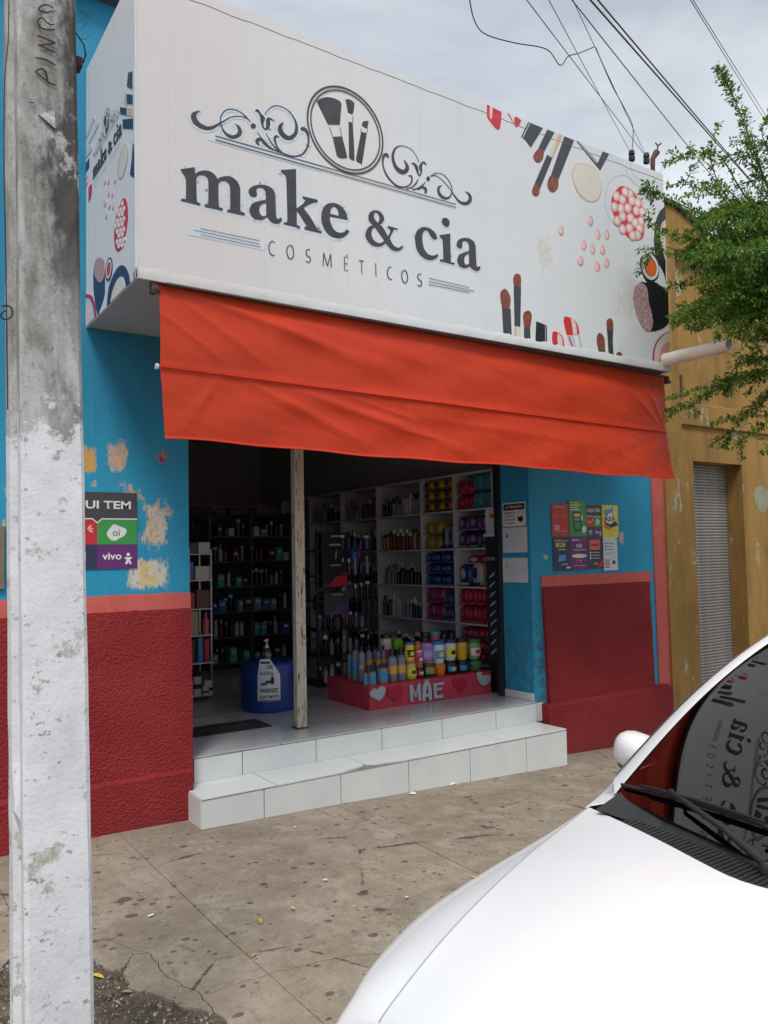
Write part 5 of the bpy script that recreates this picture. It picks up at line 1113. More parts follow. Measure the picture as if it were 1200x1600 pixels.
for (l, x0, x1, yt, yb, bm, lm, lb, em), (l2, u0, u1, ut, bm2, lm2, lb2, em2) in zip(low, upp):
    z = jar(l+', lower row on the pink display box', x0, x1, yt+18, yb, yf, bm, lm, .12, lb, em, zb=zt+.001)
    jar(l2+', upper row of the pink display box', u0, u1, ut, 250, yf, bm2, lm2, .17, lb2, em2, zb=z+.001)
z = jar('dark green jar with an orange base, lower row of the pink display box', 606, 690, 262, 402, yf, DG, OR, .1, LG, P_ORG, zb=zt+.001, taper=.95)
jar('lilac tub stacked over a dark green jar', 586, 676, 122, 265, yf, PU, c('lid_lilac', (.38, .26, .6)), .18, c('label_lilac', (.42, .34, .66)), None, zb=z+.001, taper=.92)
z = jar('red and black slim jar, lower row of the pink display box', 550, 604, 296, 412, yf, BKJ, OR, .14, P_RED, P_CRM, zb=zt+.001, taper=.98)
z = jar('pink slim jar stacked over the red and black one', 541, 599, 178, 296, yf, PK, c('lid_pale_pink', (.75, .45, .50)), .14, P_MAG, P_PNKL, zb=z+.001, taper=.98)
jar('orange capped jar at the top of the slim stack', 537, 582, 108, 180, yf+.02, c('jar_copper', (.50, .20, .05)), c('lid_copper', (.32, .12, .05)), .3, None, None, zb=z+.001, taper=.98)
z = jar('lime yellow tub with a pink lid, lower row of the pink display box', 470, 546, 260, 422, yf, LIM, PK, .16, P_YEL, P_BLACK, zb=zt+.001, taper=.98)
jar('yellow tub with a blue lid stacked over the lime one', 465, 532, 115, 258, yf, P_YEL, BLU, .15, P_BLACK, P_YEL, zb=z+.001, taper=.98)
jar('silver bottle with a yellow price band, left of the lime tub', 400, 464, 165, 432, yf, SB, BKJ, .2, None, None, zb=zt+.001, kind='bottle', band=(.30, .62, BTAG))
jar('silver bottle with a yellow price band, second left of the lime tub', 330, 398, 170, 436, yf-.01, SB, BKJ, .2, None, None, zb=zt+.001, kind='bottle', band=(.30, .62, BTAG))
jar('wide silver bottle with a bright blue mark', 245, 327, 290, 447, yf-.03, SB, BKJ, .14, BTB, None, zb=zt+.001, kind='bottle')
jar('small silver bottle with a pink collar at the front corner of the display box', 176, 236, 290, 462, yf-.05, SB, BKJ, .33, BTB, None, zb=zt+.001, kind='bottle')
jar('smallest silver bottle at the front corner of the display box', 138, 173, 300, 456, yf-.03, SB, BKJ, .36, BTB, None, zb=zt+.001, kind='bottle')
BL = [(100, 150, 150, 420, .78, (.42, .55, BTAG), 'silver spray bottle with a low yellow band'), (155, 207, 145, 400, .86, (.50, .66, BTAG), 'silver spray bottle with a high yellow band'), (212, 245, 140, 390, .93, (.55, .7, BTAG), 'thin silver spray bottle with a yellow band'), (240, 275, 150, 380, .84, (.50, .68, BTAG), 'silver spray bottle behind the wide one'), (274, 317, 140, 380, .86, (.52, .68, BTAG), 'silver spray bottle right of the wide one'), (50, 106, 140, 412, .86, None, 'tall silver bottle at the left of the display box'), (14, 50, 175, 388, .98, None, 'tall silver bottle at the far left of the display box')]
for x0, x1, yt, yb, y_, bnd, l in BL: jar(l+'', x0, x1, yt, yb, y_, SB, BKJ, .14, BTB if not bnd else None, None, zb=zt+.001, kind='bottle', band=bnd)
jar('white tub with a magenta mark at the back of the display box', 274, 356, 55, 240, 1.0, CR, BKJ, .1, P_MAG, None, zb=zt+.001, taper=.98)
jar('bright green tub at the back of the display box', 367, 444, 85, 170, 1.0, GRN, GRN, .1, None, None, zb=sv(620, 1015, 'y', 1.0).z, taper=.98)
jar('black tub under the bright green tub', 370, 442, 178, 240, 1.0, BKJ, BKJ, .1, None, None, zb=zt+.001, taper=.98)
jar('pink tub with a teal lid at the back of the display box', 658, 738, 30, 240, 1.0, PK, TEA, .12, WHITE, P_MAG, zb=zt+.001, taper=.98)
for i, (x0, x1, yt) in enumerate(((590, 655, 40), (742, 800, 50), (800, 858, 45))): jar(('dark red', 'grey', 'dark purple')[i]+' jar half hidden at the back of the display box', x0, x1, yt, 240, 1.0, (c('jar_dark_red', (.14, .02, .02)), GREY, c('jar_dark_purple', (.08, .03, .10)))[i], BKJ, .15, None, None, zb=zt+.001, taper=.98)

# --- blue drum with sheet, sanitizer on top
xa_, xb_ = sv(380, 1075, 'y', 1.15).x, sv(459, 1075, 'y', 1.15).x; rd = (xb_-xa_)/2; zd = sv(418, 1034, 'y', 1.05).z
BDR = mat('blue_drum_plastic', (.014, .045, .23), .4, var=.1)
dm = thing('blue_drum', 'blue plastic drum inside the doorway left of the post', 'drum', ((xa_+xb_)/2, 1.15, H2))
hd = zd-H2
MB().lathe([(rd*.93, 0), (rd*.98, .02), (rd, .05), (rd, hd*.45), (rd*1.005, hd*.5), (rd, hd*.55), (rd, hd-.07), (rd*.985, hd-.035), (rd*.95, hd-.012), (rd*.85, hd)], 40).build('body', BDR, dm, smooth=50)
MB().lathe([(rd*.80, hd+.0005), (rd*.78, hd+.003), (rd*.5, hd+.003), (rd*.45, hd+.001)], 40).build('rim', BDR, dm, smooth=40)
fc = []
ndir = (CAM-Vector(((xa_+xb_)/2, 1.15, 1))); a0_ = math.atan2(ndir.y, ndir.x)+.0
def drp(a, b, d=.003):       # a across 0..1, b up 0..1 on the sheet stuck on the drum
    th = a0_-.42+.80*a+.02; z_ = .10+.33*b; return ((rd+d)*math.cos(th), (rd+d)*math.sin(th), z_)
nt_ = thing('notice', 'white hand gel notice stuck on the blue drum', 'notice', tuple(dm.location))
m = MB(); outline = [(0, 0), (.25, 0), (.5, 0), (.75, 0), (.97, .02), (1, .3), (1, .62), (.78, .85), (.55, 1), (.3, 1), (.12, .97), (.02, .6), (0, .3)]
gg = []
for j in range(9):
    b = j/8; lo = .0 if b < .6 else .12*(b-.6)/.4; hi = 1 if b < .62 else 1-.45*(b-.62)/.38; gg.append([drp(lo+(hi-lo)*i/10, b) for i in range(11)])
m.grid(gg); m.build('paper', OFFW, nt_, smooth=60)
def drt(s_, a, b, w_, h_, mt):
    o = text(nt_, s_, (0, 0, 0), 1, 1, mt, off=0, bold=.02)
    for q in o.data.vertices:
        X, Z = q.co.x, q.co.z; q.co = drp(a+w_*X, b+h_*Z, .005)
drt('USE', .38, .76, .30, .10, P_BLACK); drt('ÁLCOOL', .12, .62, .60, .10, P_BLACK); drt('HIGIENIZE', .12, .20, .78, .10, P_BLACK); drt('SUAS MÃOS', .08, .06, .86, .10, P_BLACK)
m = MB()
for a, b, w_, h_ in ((.35, .42, .35, .07), (.58, .40, .14, .16), (.62, .55, .05, .06), (.15, .38, .25, .05), (.15, .89, .4, .05), (.05, .01, .9, .02)): m.grid([[drp(a+w_*i/5, bb, .0045) for i in range(6)] for bb in (b, b+h_)])
m.build('print_block', P_BLACK, nt_)
CLR = glass_mat('clear_plastic', (.75, .78, .8), .05)
sp = thing('sanitizer_bottle', 'clear pump bottle of hand gel standing on the blue drum', 'bottle', (sv(417, 1020, 'y', 1.1).x, 1.1, zd+.004))
hb_ = sv(417, 1013, 'y', 1.1).z-zd; 
MB().lathe([(.040, 0), (.044, .006), (.044, hb_*.55), (.034, hb_*.85), (.015, hb_)], 20).build('body', CLR, sp, smooth=50)
MB().lathe([(.038, .002), (.040, hb_*.5)], 16).build('gel', GREY, sp, smooth=50)
pu = MB().lathe([(.016, hb_+.001), (.016, hb_+.02), (.006, hb_+.022), (.006, hb_+.055)], 14).build('pump', WHTP, sp, smooth=40)
MB().rbox((-.008, -.006, hb_+.062), (.8, .6, .1), (-.6, .8, 0), (0, 0, 1), .026, .009, .007).build('nozzle', WHTP, pu, bevel=.002)
# --- door mats
p0, p1, p2, p3 = sv(299, 1156, 'z', H2), sv(425, 1137, 'z', H2), sv(394, 1125, 'z', H2), sv(270, 1139, 'z', H2)
MT = mat('dark_rubber_mat', (.032, .030, .034), .85, var=.2, bump=.8, bs=160)
mt_ = thing('door_mat', 'dark rubber door mat just inside the left half of the doorway', 'door mat', (p0.x, p0.y, H2))
xs0, xs1, ys0, ys1 = 1.93, 2.59, .50, .80
mt_.location = (xs0, ys0, H2)
MB().box(0, xs1-xs0, 0, ys1-ys0, .001, .010).build('mat', MT, mt_, bevel=.003)
text(mt_, 'BEM VINDO', (.16, .11, .0105), .36, .07, C3('worn_mat_letter', (.10, .10, .10), .9), (1, 0, 0), (0, 1, 0), (0, 0, 1), .0008)
tag(MB().grid([[(1.86+.55*i/8, .86+.26*j/4, H2+.002+.004*random.random()) for i in range(9)] for j in range(5)]).build('floor_sheet', C3('grey_reflection_tone', (.50, .52, .54), .9), smooth=60), 'pale grey floor cloth lying behind the dark door mat', 'cloth')  # pale grey here is a floor reflection put into the sheet's colour

# --- shelving along the right wall
XS = 4.95; LV = [2.34, 1.985, 1.61, 1.24, .89, .51]; DV = [.70, 1.275, 1.82, 2.66, 3.45, 4.25, 5.05, 5.85]
sh = thing('wall_shelving', 'tall pale shelving with many bays along the right wall of the shop', 'shelves', (XS, .7, H2))
upr = MB().box(0, .36, -.009, .009, 0, 2.02).build('upright', SHELF, sh, bevel=.001)
upr.location = (0, 0, 0)
for d in DV[1:]: dup(upr, sh, (0, d-.7, 0))
for a, b in zip(DV, DV[1:]):
    for i, z_ in enumerate(LV+[H2+.06]):
        MB().box(.001, .358, a-.7+.010, b-.7-.010, z_-H2-.018, z_-H2).build('shelf_board', SHELF, sh, bevel=.001)
MB().box(.3585, .372, .001, 5.15, 0, 2.02).build('back_board', SHELF, sh)
# goods
def pillow():
    m = MB(); P = []
    for j in range(9):
        v = -1+2*j/8; row = []
        for i in range(12):
            t = 2*math.pi*i/12; cx_, cz_ = math.cos(t), math.sin(t); e = .45
            sx_ = math.copysign(abs(cx_)**e, cx_); sz_ = math.copysign(abs(cz_)**e, cz_); k = (1-abs(v)**4)**.35 if abs(v) < 1 else .0
            k = .55+.45*k if abs(v) == 1 else k*.45+.55
            row.append((sx_*.5*k, v*.5, .5+sz_*.5*k))
        row.append(row[0]); P.append(row)
    m.grid(P); m.poly(P[0][:-1]); m.poly(list(reversed(P[-1][:-1]))); return m
pk_mesh = {}
PC = {'yellow': (.46, .30, .02), 'purple': (.07, .03, .15), 'red': (.40, .015, .03), 'blue': (.015, .035, .18), 'teal': (.06, .30, .32), 'pink': (.50, .08, .22), 'white': (.5, .5, .52), 'light blue': (.10, .25, .48), 'grey': (.25, .27, .30), 'magenta': (.28, .03, .13)}
PMAT = {k: mat('pack_'+k.replace(' ', '_'), v, .35, var=.35, vs=18) for k, v in PC.items()}
pl_me = {}
def pack(color, x, y, z, sx, sy, sz, lcol, label, group, k=0):
    if color not in pl_me: pl_me[color] = pillow().build('pack', PMAT[color], smooth=60, mesh_only=True)
    o = bpy.data.objects.new('pack', pl_me[color]); COL.objects.link(o); o.location = (x, y, z); o.scale = (sx, sy, sz); o.rotation_euler = (0, 0, random.uniform(-.04, .04))
    key = ('l', lcol)
    if key not in pl_me: pl_me[key] = MB().prism([[(-.505, .20*math.cos(t)+.06, .55+.24*math.sin(t)) for t in [2*math.pi*i/14 for i in range(14)]]], (-1, 0, 0), 0, .012).build('emblem', PMAT[lcol], mesh_only=True)
    e = bpy.data.objects.new('emblem', pl_me[key]); COL.objects.link(e); e.parent = o
    if ('s', lcol) not in pl_me: pl_me[('s', lcol)] = MB().box(-.52, -.508, -.4, .4, .06, .16).build('print_stripe', PMAT[lcol], mesh_only=True)
    e = bpy.data.objects.new('print_stripe', pl_me[('s', lcol)]); COL.objects.link(e); e.parent = o
    return tag(o, label, 'pack', group)
ORD = ['bottom', 'second', 'third', 'fourth']
def bay(bi, li, color, nx, nz, h, lcol, what, dy=(0, 1)):
    y0, y1 = DV[bi]+.02, DV[bi+1]-.02; y0, y1 = y0+(y1-y0)*dy[0], y0+(y1-y0)*dy[1]; w_ = (y1-y0)/nx; z = LV[li]
    bayn = ('bay nearest the door', 'second bay')[bi]; lv = ('top', 'second', 'third', 'fourth', 'fifth', 'lowest')[li]
    h = min(h*1.18, .335/nz)
    for r_ in range(nz):
        for i in range(nx):
            n_ = f'{color} {what}, {lv} shelf, {bayn}'+(f', {ORD[r_]} layer' if nz > 1 else '')+('' if nx == 1 else (', door side' if i == 0 else (', far side' if i == nx-1 else (', middle' if nx == 3 else (', middle towards door' if i == 1 else ', middle towards back')))))
            pack(color, XS+.16, y0+w_*(i+.5), z+h*r_+.001, .28, w_*.97, h*.98, lcol, n_, f'{color} packs on the shelves')
bay(0, 1, 'teal', 2, 2, .145, 'light blue', 'nappy pack', (0, .55)); bay(0, 1, 'red', 2, 2, .12, 'pink', 'wipes pack', (.55, 1))
bay(0, 2, 'purple', 3, 2, .135, 'grey', 'towel pack')
bay(0, 3, 'light blue', 1, 1, .26, 'yellow', 'nappy pack', (0, .34)); bay(0, 3, 'white', 1, 1, .20, 'blue', 'nappy pack', (.34, .64)); bay(0, 3, 'blue', 1, 1, .19, 'white', 'wipes pack', (.64, 1)); 
pack('red', XS+.15, DV[0]+.30, LV[3]+.21, .24, .26, .09, 'white', 'red pack lying on top of the white and blue packs', 'red packs on the shelves')
bay(0, 4, 'red', 4, 2, .15, 'pink', 'towel pack'); bay(0, 5, 'red', 3, 3, .10, 'light blue', 'bar soap pack')
bay(1, 1, 'yellow', 3, 3, .108, 'purple', 'nappy pack'); bay(1, 2, 'yellow', 2, 2, .12, 'grey', 'towel pack', (.42, 1)); bay(1, 2, 'grey', 2, 1, .20, 'blue', 'towel pack', (0, .42))
bay(1, 3, 'blue', 3, 3, .10, 'light blue', 'napkin pack'); bay(1, 4, 'magenta', 2, 2, .14, 'pink', 'wipes pack', (.40, 1)); bay(1, 4, 'purple', 2, 2, .12, 'light blue', 'wipes pack', (0, .40))
bay(1, 5, 'red', 2, 2, .11, 'grey', 'soap pack', (.5, 1))
# rows of bottles: alike, several tones
BT = {'dark': (.012, .012, .016), 'deep red': (.12, .012, .02), 'gold': (.30, .18, .06), 'pale green': (.22, .30, .25), 'grey': (.22, .23, .25), 'navy': (.02, .025, .09), 'white': (.5, .5, .5), 'brown': (.10, .05, .03), 'violet': (.12, .06, .25)}
BTM = {k: C3('bottle_'+k.replace(' ', '_'), v, .3) for k, v in BT.items()}
bm_ = {}
def bottle(col_, x, y, z, r, h, label, group, shape=0):
    key = (col_, shape)
    if key not in bm_:
        if shape == 0: pr_ = [(.9, 0), (1, .03), (1, .62), (.75, .74), (.36, .78), (.36, .80), (.42, .81), (.42, .98), (.36, 1)]
        elif shape == 1: pr_ = [(.95, 0), (1, .02), (.98, .70), (.60, .74), (.60, .98), (.55, 1)]
        else: pr_ = [(.85, 0), (1, .05), (1, .80), (.94, .82), (1, .84), (1, .97), (.95, 1)]
        b_ = MB().lathe(pr_[:5] if shape == 0 else pr_[:3], 10).build('bottle', BTM[col_], smooth=50, mesh_only=True)
        cp = MB().lathe([(a, b+.0005) for a, b in (pr_[5:] if shape == 0 else pr_[3:])], 10).build('cap', [BLK, WHTP, STEEL][len(bm_) % 3], smooth=40, mesh_only=True)
        bm_[key] = (b_, cp)
    b_, cp = bm_[key]
    o = bpy.data.objects.new('bottle', b_); COL.objects.link(o); o.location = (x, y, z); o.scale = (r, r, h)
    q_ = bpy.data.objects.new('cap', cp); COL.objects.link(q_); q_.parent = o
    return tag(o, label, 'bottle', group)
random.seed(11)
plan = {(2, 1): ['pale green', 'white', 'pale green', 'dark'], (2, 2): ['gold', 'deep red', 'deep red', 'gold'], (2, 3): ['dark', 'dark', 'grey'], (2, 4): ['navy', 'grey', 'white', 'brown'], (2, 5): ['dark', 'dark', 'white'],
        (3, 1): ['brown', 'grey'], (3, 2): ['navy', 'dark'], (3, 3): ['dark', 'violet'], (3, 4): ['grey', 'dark'], (3, 5): ['dark'], (4, 1): ['dark', 'grey'], (4, 2): ['dark'], (4, 3): ['navy', 'dark'], (4, 4): ['grey', 'dark'], (4, 5): ['dark', 'white'],
        (5, 1): ['dark'], (5, 2): ['grey', 'dark'], (5, 3): ['dark', 'grey'], (5, 4): ['white', 'dark'], (5, 5): ['dark'], (6, 2): ['dark', 'grey'], (6, 3): ['dark', 'grey'], (6, 4): ['dark', 'grey'], (1, 5): ['dark', 'grey']}
def onth(n): return ('first second third fourth fifth sixth seventh eighth ninth tenth eleventh twelfth thirteenth fourteenth fifteenth sixteenth seventeenth eighteenth nineteenth').split()[min(n, 19)-1]
BAYN = {1: 'second', 2: 'third', 3: 'fourth', 4: 'fifth', 5: 'sixth', 6: 'seventh'}
for (bi, li), cols_ in plan.items():
    y0, y1 = DV[bi]+.05, DV[bi+1]-.04
    if bi == 1: y1 = y0+.22
    y = y0; zi = LV[li]; cnt = 0
    while y < y1:
        cnt += 1; ci = cols_[min(len(cols_)-1, int((y-y0)/(y1-y0+1e-6)*len(cols_)))]; h = random.choice((.17, .19, .21, .23)); r = random.uniform(.022, .03)
        if bi < 5 or random.random() < .75: bottle(ci, XS+.05+random.uniform(-.01, .02), y, zi+.001, r, h*random.uniform(.95, 1.05), f'{ci} bottle, {onth(cnt)} from the door on the {("top","second","third","fourth","fifth","lowest")[li]} shelf, {BAYN[bi]} bay', 'bottles on the wall shelving', random.choice((0, 0, 1, 2)) if bi != 2 else li % 3)
        y += r*2+.012 if bi < 4 else r*2+.03
# --- banner strip leaning at the right jamb
bn = thing('dark_banner', 'tall narrow dark banner with pale script standing just inside the right jamb', 'banner', (4.80, .44, H2))
MB().box(-.004, .004, .0, .19, .28, 1.38).build('cloth', mat('dark_banner_cloth', (.018, .025, .045), .6), bn)
m = MB(); random.seed(3)
for i in range(9):
    z_ = .36+i*.085; P = [(-.0055, .03+.12*abs(math.sin(k*.9+i)), z_+.055*math.cos(k*1.7+i*2)*.6) for k in range(6)]; m.tube(P, .0022, 5)
m.build('script_mark', OFFW, bn)
text(bn, 'CON', (-.0045, .19, 1.17), .12, .03, OFFW, (0, -1, 0), (0, 0, 1), (-1, 0, 0), .001)
MB().box(-.02, .02, -.01, .20, 1.385, 1.41).build('top_rail', OFFW, bn); MB().box(-.015, .015, .02, .17, 0, .28).build('stand', BLK, bn, bevel=.003)
bx = thing('small_carton', 'small pale carton with an orange mark on the floor inside the right jamb', 'carton', (4.885, .60, H2))
MB().box(-.05, .05, -.09, .06, 0, .16).build('box', OFFW, bx, bevel=.003); MB().box(-.052, -.0503, -.06, .0, .08, .13).build('mark', P_ORG, bx)
pk2 = thing('shelf_carton', 'pale carton with an orange mark on top of the dark banner stand', 'carton', (4.86, .56, 1.73)); MB().box(-.05, .05, -.10, .08, 0, .24).build('box', OFFW, pk2, bevel=.003); MB().box(-.052, -.0503, -.06, .02, .14, .18).build('mark', P_ORG, pk2)
tag(MB().box(4.80, 4.92, .44, .66, 1.712, 1.728).build('wall_ledge', SHELF, bevel=.002), 'small wooden ledge inside the right jamb above the dark banner', 'shelf')

# --- free standing rack in the middle
rk = thing('display_rack', 'black wire display rack behind the pink display box', 'rack', (3.70, 1.80, H2))
for a, b in ((0, 0), (.62, 0), (0, .34), (.62, .34)): MB().box(a-.008, a+.008, b-.008, b+.008, 0, 1.5).build('post', BLKM, rk)
RL = [.02, .28, .52, .80, 1.04, 1.28]
for z_ in RL: MB().box(-.01, .63, -.01, .35, z_, z_+.012).build('shelf', BLK, rk)
def carton(label, px0, px1, py0, py1, y, m0, m1, extra=None):
    a, b = sv(px0, (py0+py1)/2, 'y', y).x, sv(px1, (py0+py1)/2, 'y', y).x; z0, z1 = sv((px0+px1)/2, py1, 'y', y).z, sv((px0+px1)/2, py0, 'y', y).z
    o = thing('carton', label, 'carton', (a, y, z0)); w_, h_ = b-a, z1-z0
    MB().box(0, w_, 0, .14, 0, h_).build('box', m0, o, bevel=.003)
    if m1: MB().prism([[(w_*.02, -.001, h_*.02), (w_*.98, -.001, h_*.02), (w_*.98, -.001, h_*.6), (w_*.55, -.001, h_*.45), (w_*.3, -.001, h_*.12)]], (0, -1, 0), 0, .001).build('print_shape', m1, o)
    mm = MB(); 
    for i in range(5): mm.box(w_*(.32+.09*i), w_*(.32+.09*i)+w_*.06, -.0025, -.001, h_*.86, h_*.92)
    mm.build('print_line', P_LINE, o)
    if extra: MB().box(w_*.25, w_*.65, -.003, -.001, h_*.60, h_*.66).build('print_line', P_PNK, o); MB().tube([(w_*.45, -.004, h_*.2), (w_*.5, -.004, h_*.5)], .006, 6).build('printed_tool', P_LINE, o)
    return o
carton('black hair tool carton, topmost on the display rack', 503, 548, 832, 884, 1.84, P_BLACK, None, True); carton('black and red hair tool carton on the display rack', 504, 543, 879, 917, 1.80, P_BLACK, P_RED); carton('grey and violet hair tool carton on the display rack', 507, 546, 925, 961, 1.78, P_GRY, BTM['violet'])
random.seed(12)
for li, z_ in enumerate(RL):
    for i in range(9):
        xx = .03+i*.07
        if li in (3, 4, 5) and xx < .28: continue
        ci = random.choice(['dark', 'navy', 'dark', 'grey', 'violet', 'brown'] if li > 1 else ['dark', 'grey', 'white', 'dark'])
        bottle(ci, 3.70+xx, 1.84, H2+z_+.013, .022, random.uniform(.14, .19), f'{ci} bottle, {onth(i+1)} from the left, {("bottom","second","third","fourth","fifth","top")[li]} level of the black display rack', 'bottles on the display rack', random.choice((0, 1, 2)))
for px_, colr in ((553, BLU), (560, P_PUR)): 
    p = sv(px_, 862, 'y', 1.86); tag(MB().lathe([(.03, -.07), (.034, -.06), (.034, .04), (.02, .07)], 14, tuple(p)).build('spray_can', colr, smooth=50), ('bright blue' if colr is BLU else 'purple')+' spray can beside the topmost carton on the display rack', 'can')
# --- narrow stand of goods just inside the left side
ls = thing('goods_stand', 'narrow white stand packed with goods at the left of the doorway', 'rack', (2.46, 1.85, H2))
for a, b in ((0, 0), (.20, 0), (0, .28), (.20, .28)): MB().box(a-.006, a+.006, b-.006, b+.006, 0, 1.32).build('post', STEEL, ls)
SL = [.05, .33, .57, .80, 1.05, 1.28]
for z_ in SL: MB().box(-.01, .21, -.01, .29, z_-.01, z_).build('shelf', WHTP, ls)
cl = [(5, 0, .08, .1, P_GRY, 'dark grey box'), (5, .09, .11, .1, OFFW, 'pale box'), (4, 0, .05, .16, BLU, 'blue box'), (4, .06, .14, .12, CR, 'cream box'), (3, .0, .06, .14, P_MAG, 'magenta box'), (3, .07, .13, .16, BTM['deep red'], 'deep red box'), (2, 0, .09, .21, C3('box_tan', (.42, .34, .20)), 'tan box'), (1, .0, .06, .20, BTM['brown'], 'brown box'), (1, .08, .05, .21, BTB, 'bright blue box'), (1, .14, .05, .2, P_RED, 'red box')]
for li, a, w_, h_, mt0, nm in cl:
    tag(MB().box(2.46+a, 2.46+a+w_-.004, 1.86, 2.0, H2+SL[li]+.001, H2+SL[li]+h_).build('goods_box', mt0, bevel=.003), f'{nm} on the {("bottom","second","third","fourth","fifth","top")[li]} level of the narrow left stand', 'box')
tag(MB().lathe([(.028, 0), (.03, .12), (.012, .15), (.012, .19)], 14, (2.62, 1.88, H2+SL[2]+.001)).build('bottle', PK, smooth=50), 'hot pink bottle on the third level of the narrow left stand', 'bottle')
for i, (a, r, h) in enumerate(((.07, .038, .2), (.17, .042, .12), (.13, .03, .08))): 
    o = thing('tub', ('tall white tub', 'wide white tub', 'small white tub')[i]+' on the bottom level of the narrow left stand', 'tub', (2.46+a, 1.86-.04*(i == 2), H2+SL[0]+.001)); MB().lathe([(r*.95, 0), (r, .01), (r, h*.82)], 16).build('body', CR, o, smooth=50); MB().lathe([(r*.9, h*.825), (r*.9, h)], 16).build('lid', WHTP if i else BLK, o, smooth=40); MB().lathe([(r+.001, h*.3), (r+.001, h*.5)], 16).build('label', P_NAVY, o, smooth=40)
# --- counter and dim shelves at the back
bs = thing('back_shelving', 'dim shelving with dark goods on the back wall of the shop', 'shelves', (2.2, 6.1, H2))
for i in range(5): MB().box(i*.75-.01, i*.75+.01, 0, .38, 0, 2.0).build('upright', SHELF, bs)
for i in range(4):
    for z_ in (.1, .5, .9, 1.3, 1.7, 2.0): MB().box(i*.75+.011, i*.75+.739, .001, .38, z_-.018, z_).build('shelf_board', SHELF, bs)
random.seed(8)
for li, z_ in enumerate((.1, .5, .9, 1.3, 1.7)):
    for i in range(11):
        ci = random.choice(['dark', 'grey', 'brown', 'dark', 'navy']); bottle(ci, 2.3+i*.26+random.uniform(0, .08), 6.2, H2+z_+.001, .035, random.uniform(.2, .3), f'{ci} bottle on the dim back wall, {("lowest","second","third","fourth","top")[li]} shelf, {onth(i+1)} from the left', 'goods on the back wall shelving', i % 3)
GREY2 = C3('dark_grey_metal', (.09, .09, .10))
r2 = thing('floor_gondola', 'dim double shelf unit full of small goods behind the blue drum', 'shelves', (3.30, 3.5, H2))
for a in (0, .5, 1.0): MB().box(a-.009, a+.009, 0, .34, 0, 1.75).build('upright', GREY2, r2)
MB().box(.01, .99, .33, .34, .02, 1.74).build('back_board', BTM['dark'], r2)
random.seed(19); lvn = ("bottom", "second", "third", "fourth", "fifth", "top")
for li, z_ in enumerate((.08, .36, .64, .92, 1.2, 1.48)):
    for a in (0, .5): MB().box(a+.01, a+.49, .001, .328, z_-.016, z_).build('shelf_board', GREY2, r2)
    x_ = .04; k = 0
    while x_ < .97:
        if abs(x_-.5) < .03: x_ = .54
        k += 1
        if random.random() < .6:
            ci = random.choice(['dark', 'grey', 'navy', 'white', 'brown', 'deep red', 'violet']); bottle(ci, 3.30+x_, 3.6, H2+z_+.001, .024, random.uniform(.13, .2), f'{ci} bottle, {onth(k)} item from the left, {lvn[li]} shelf of the dim floor gondola', 'goods on the floor gondola', random.choice((0, 1, 2))); x_ += .062
        else:
            nm, mt0 = random.choice([('teal', TEA), ('navy', P_NAVY), ('cream', CR), ('dark red', BTM['deep red']), ('grey', GREY), ('blue', BLU)]); w__ = random.uniform(.05, .09); hz_ = random.uniform(.08, .17)
            o = tag(MB().box(3.30+x_, 3.30+x_+w__, 3.52, 3.66, H2+z_+.001, H2+z_+hz_).build('goods_box', mt0, bevel=.003), f'{nm} box, {onth(k)} item from the left, {lvn[li]} shelf of the dim floor gondola', 'box', 'goods on the floor gondola')
            MB().box(3.30+x_+w__*.2, 3.30+x_+w__*.8, 3.5175, 3.5195, H2+z_+hz_*.55, H2+z_+hz_*.8).build('print_block', OFFW if k % 2 else P_LINE, o); x_ += w__+.02
# ================================================================== parked white car (nose towards the left)
YC = -3.9
car = thing('parked_car', 'white car parked at the kerb, bonnet and windscreen filling the lower right', 'car', (2.5, YC, -.165))
CO_ = Vector((2.5, 0, -.165))
def cp(x, w_, z): return (x-CO_.x, w_, z-CO_.z)
def lerp_tab(tab, n):
    """resample a polyline of tuples by its first two coordinates, smooth"""
    out = []; N = len(tab); L_ = [0]
    for a, b in zip(tab, tab[1:]): L_.append(L_[-1]+max(1e-4, math.dist(a[:2], b[:2])))
    for i in range(n):
        s_ = L_[-1]*i/(n-1); k = max(j for j in range(N) if L_[j] <= s_+1e-9); k = min(k, N-2)
        t = (s_-L_[k])/(L_[k+1]-L_[k]); p0, p1, p2, p3 = tab[max(0, k-1)], tab[k], tab[k+1], tab[min(N-1, k+2)]
        out.append(tuple(.5*((2*b)+(-a+c)*t+(2*a-5*b+4*c-d)*t*t+(-a+3*b-3*c+d)*t**3) for a, b, c, d in zip(p0, p1, p2, p3)))
    return out
# columns: (x, w) of shoulder at z .64, then (x, w, z) of the crest / belt above it
TAB = [(.660,.00, .800,.00,.705), (.665,.12, .800,.10,.705), (.690,.24, .805,.20,.700), (.74,.34, .815,.27,.692), (.80,.41, .835,.31,.672), (.88,.475, .87,.335,.675), (.95,.535, .95,.357,.708), (1.06,.61, 1.045,.383,.741),
       (1.22,.695, 1.19,.432,.770), (1.43,.755, 1.39,.507,.790), (1.62,.785, 1.56,.567,.801), (1.86,.80, 1.86,.663,.825), (2.0,.81, 1.98,.690,.85), (2.3,.818, 2.3,.70,.885), (2.8,.82, 2.8,.705,.92), (3.4,.82, 3.4,.70,.95), (3.9,.80, 3.9,.68,.965), (4.2,.75, 4.15,.64,.96), (4.36,.62, 4.27,.54,.95), (4.42,.35, 4.32,.30,.95), (4.43,.0, 4.33,.0,.95)]
NCOL = 150; CT = lerp_tab(TAB, NCOL)
PAINT = mat('white_car_paint', (.88, .885, .89), .38, var=.015, vs=2, coat=.6)
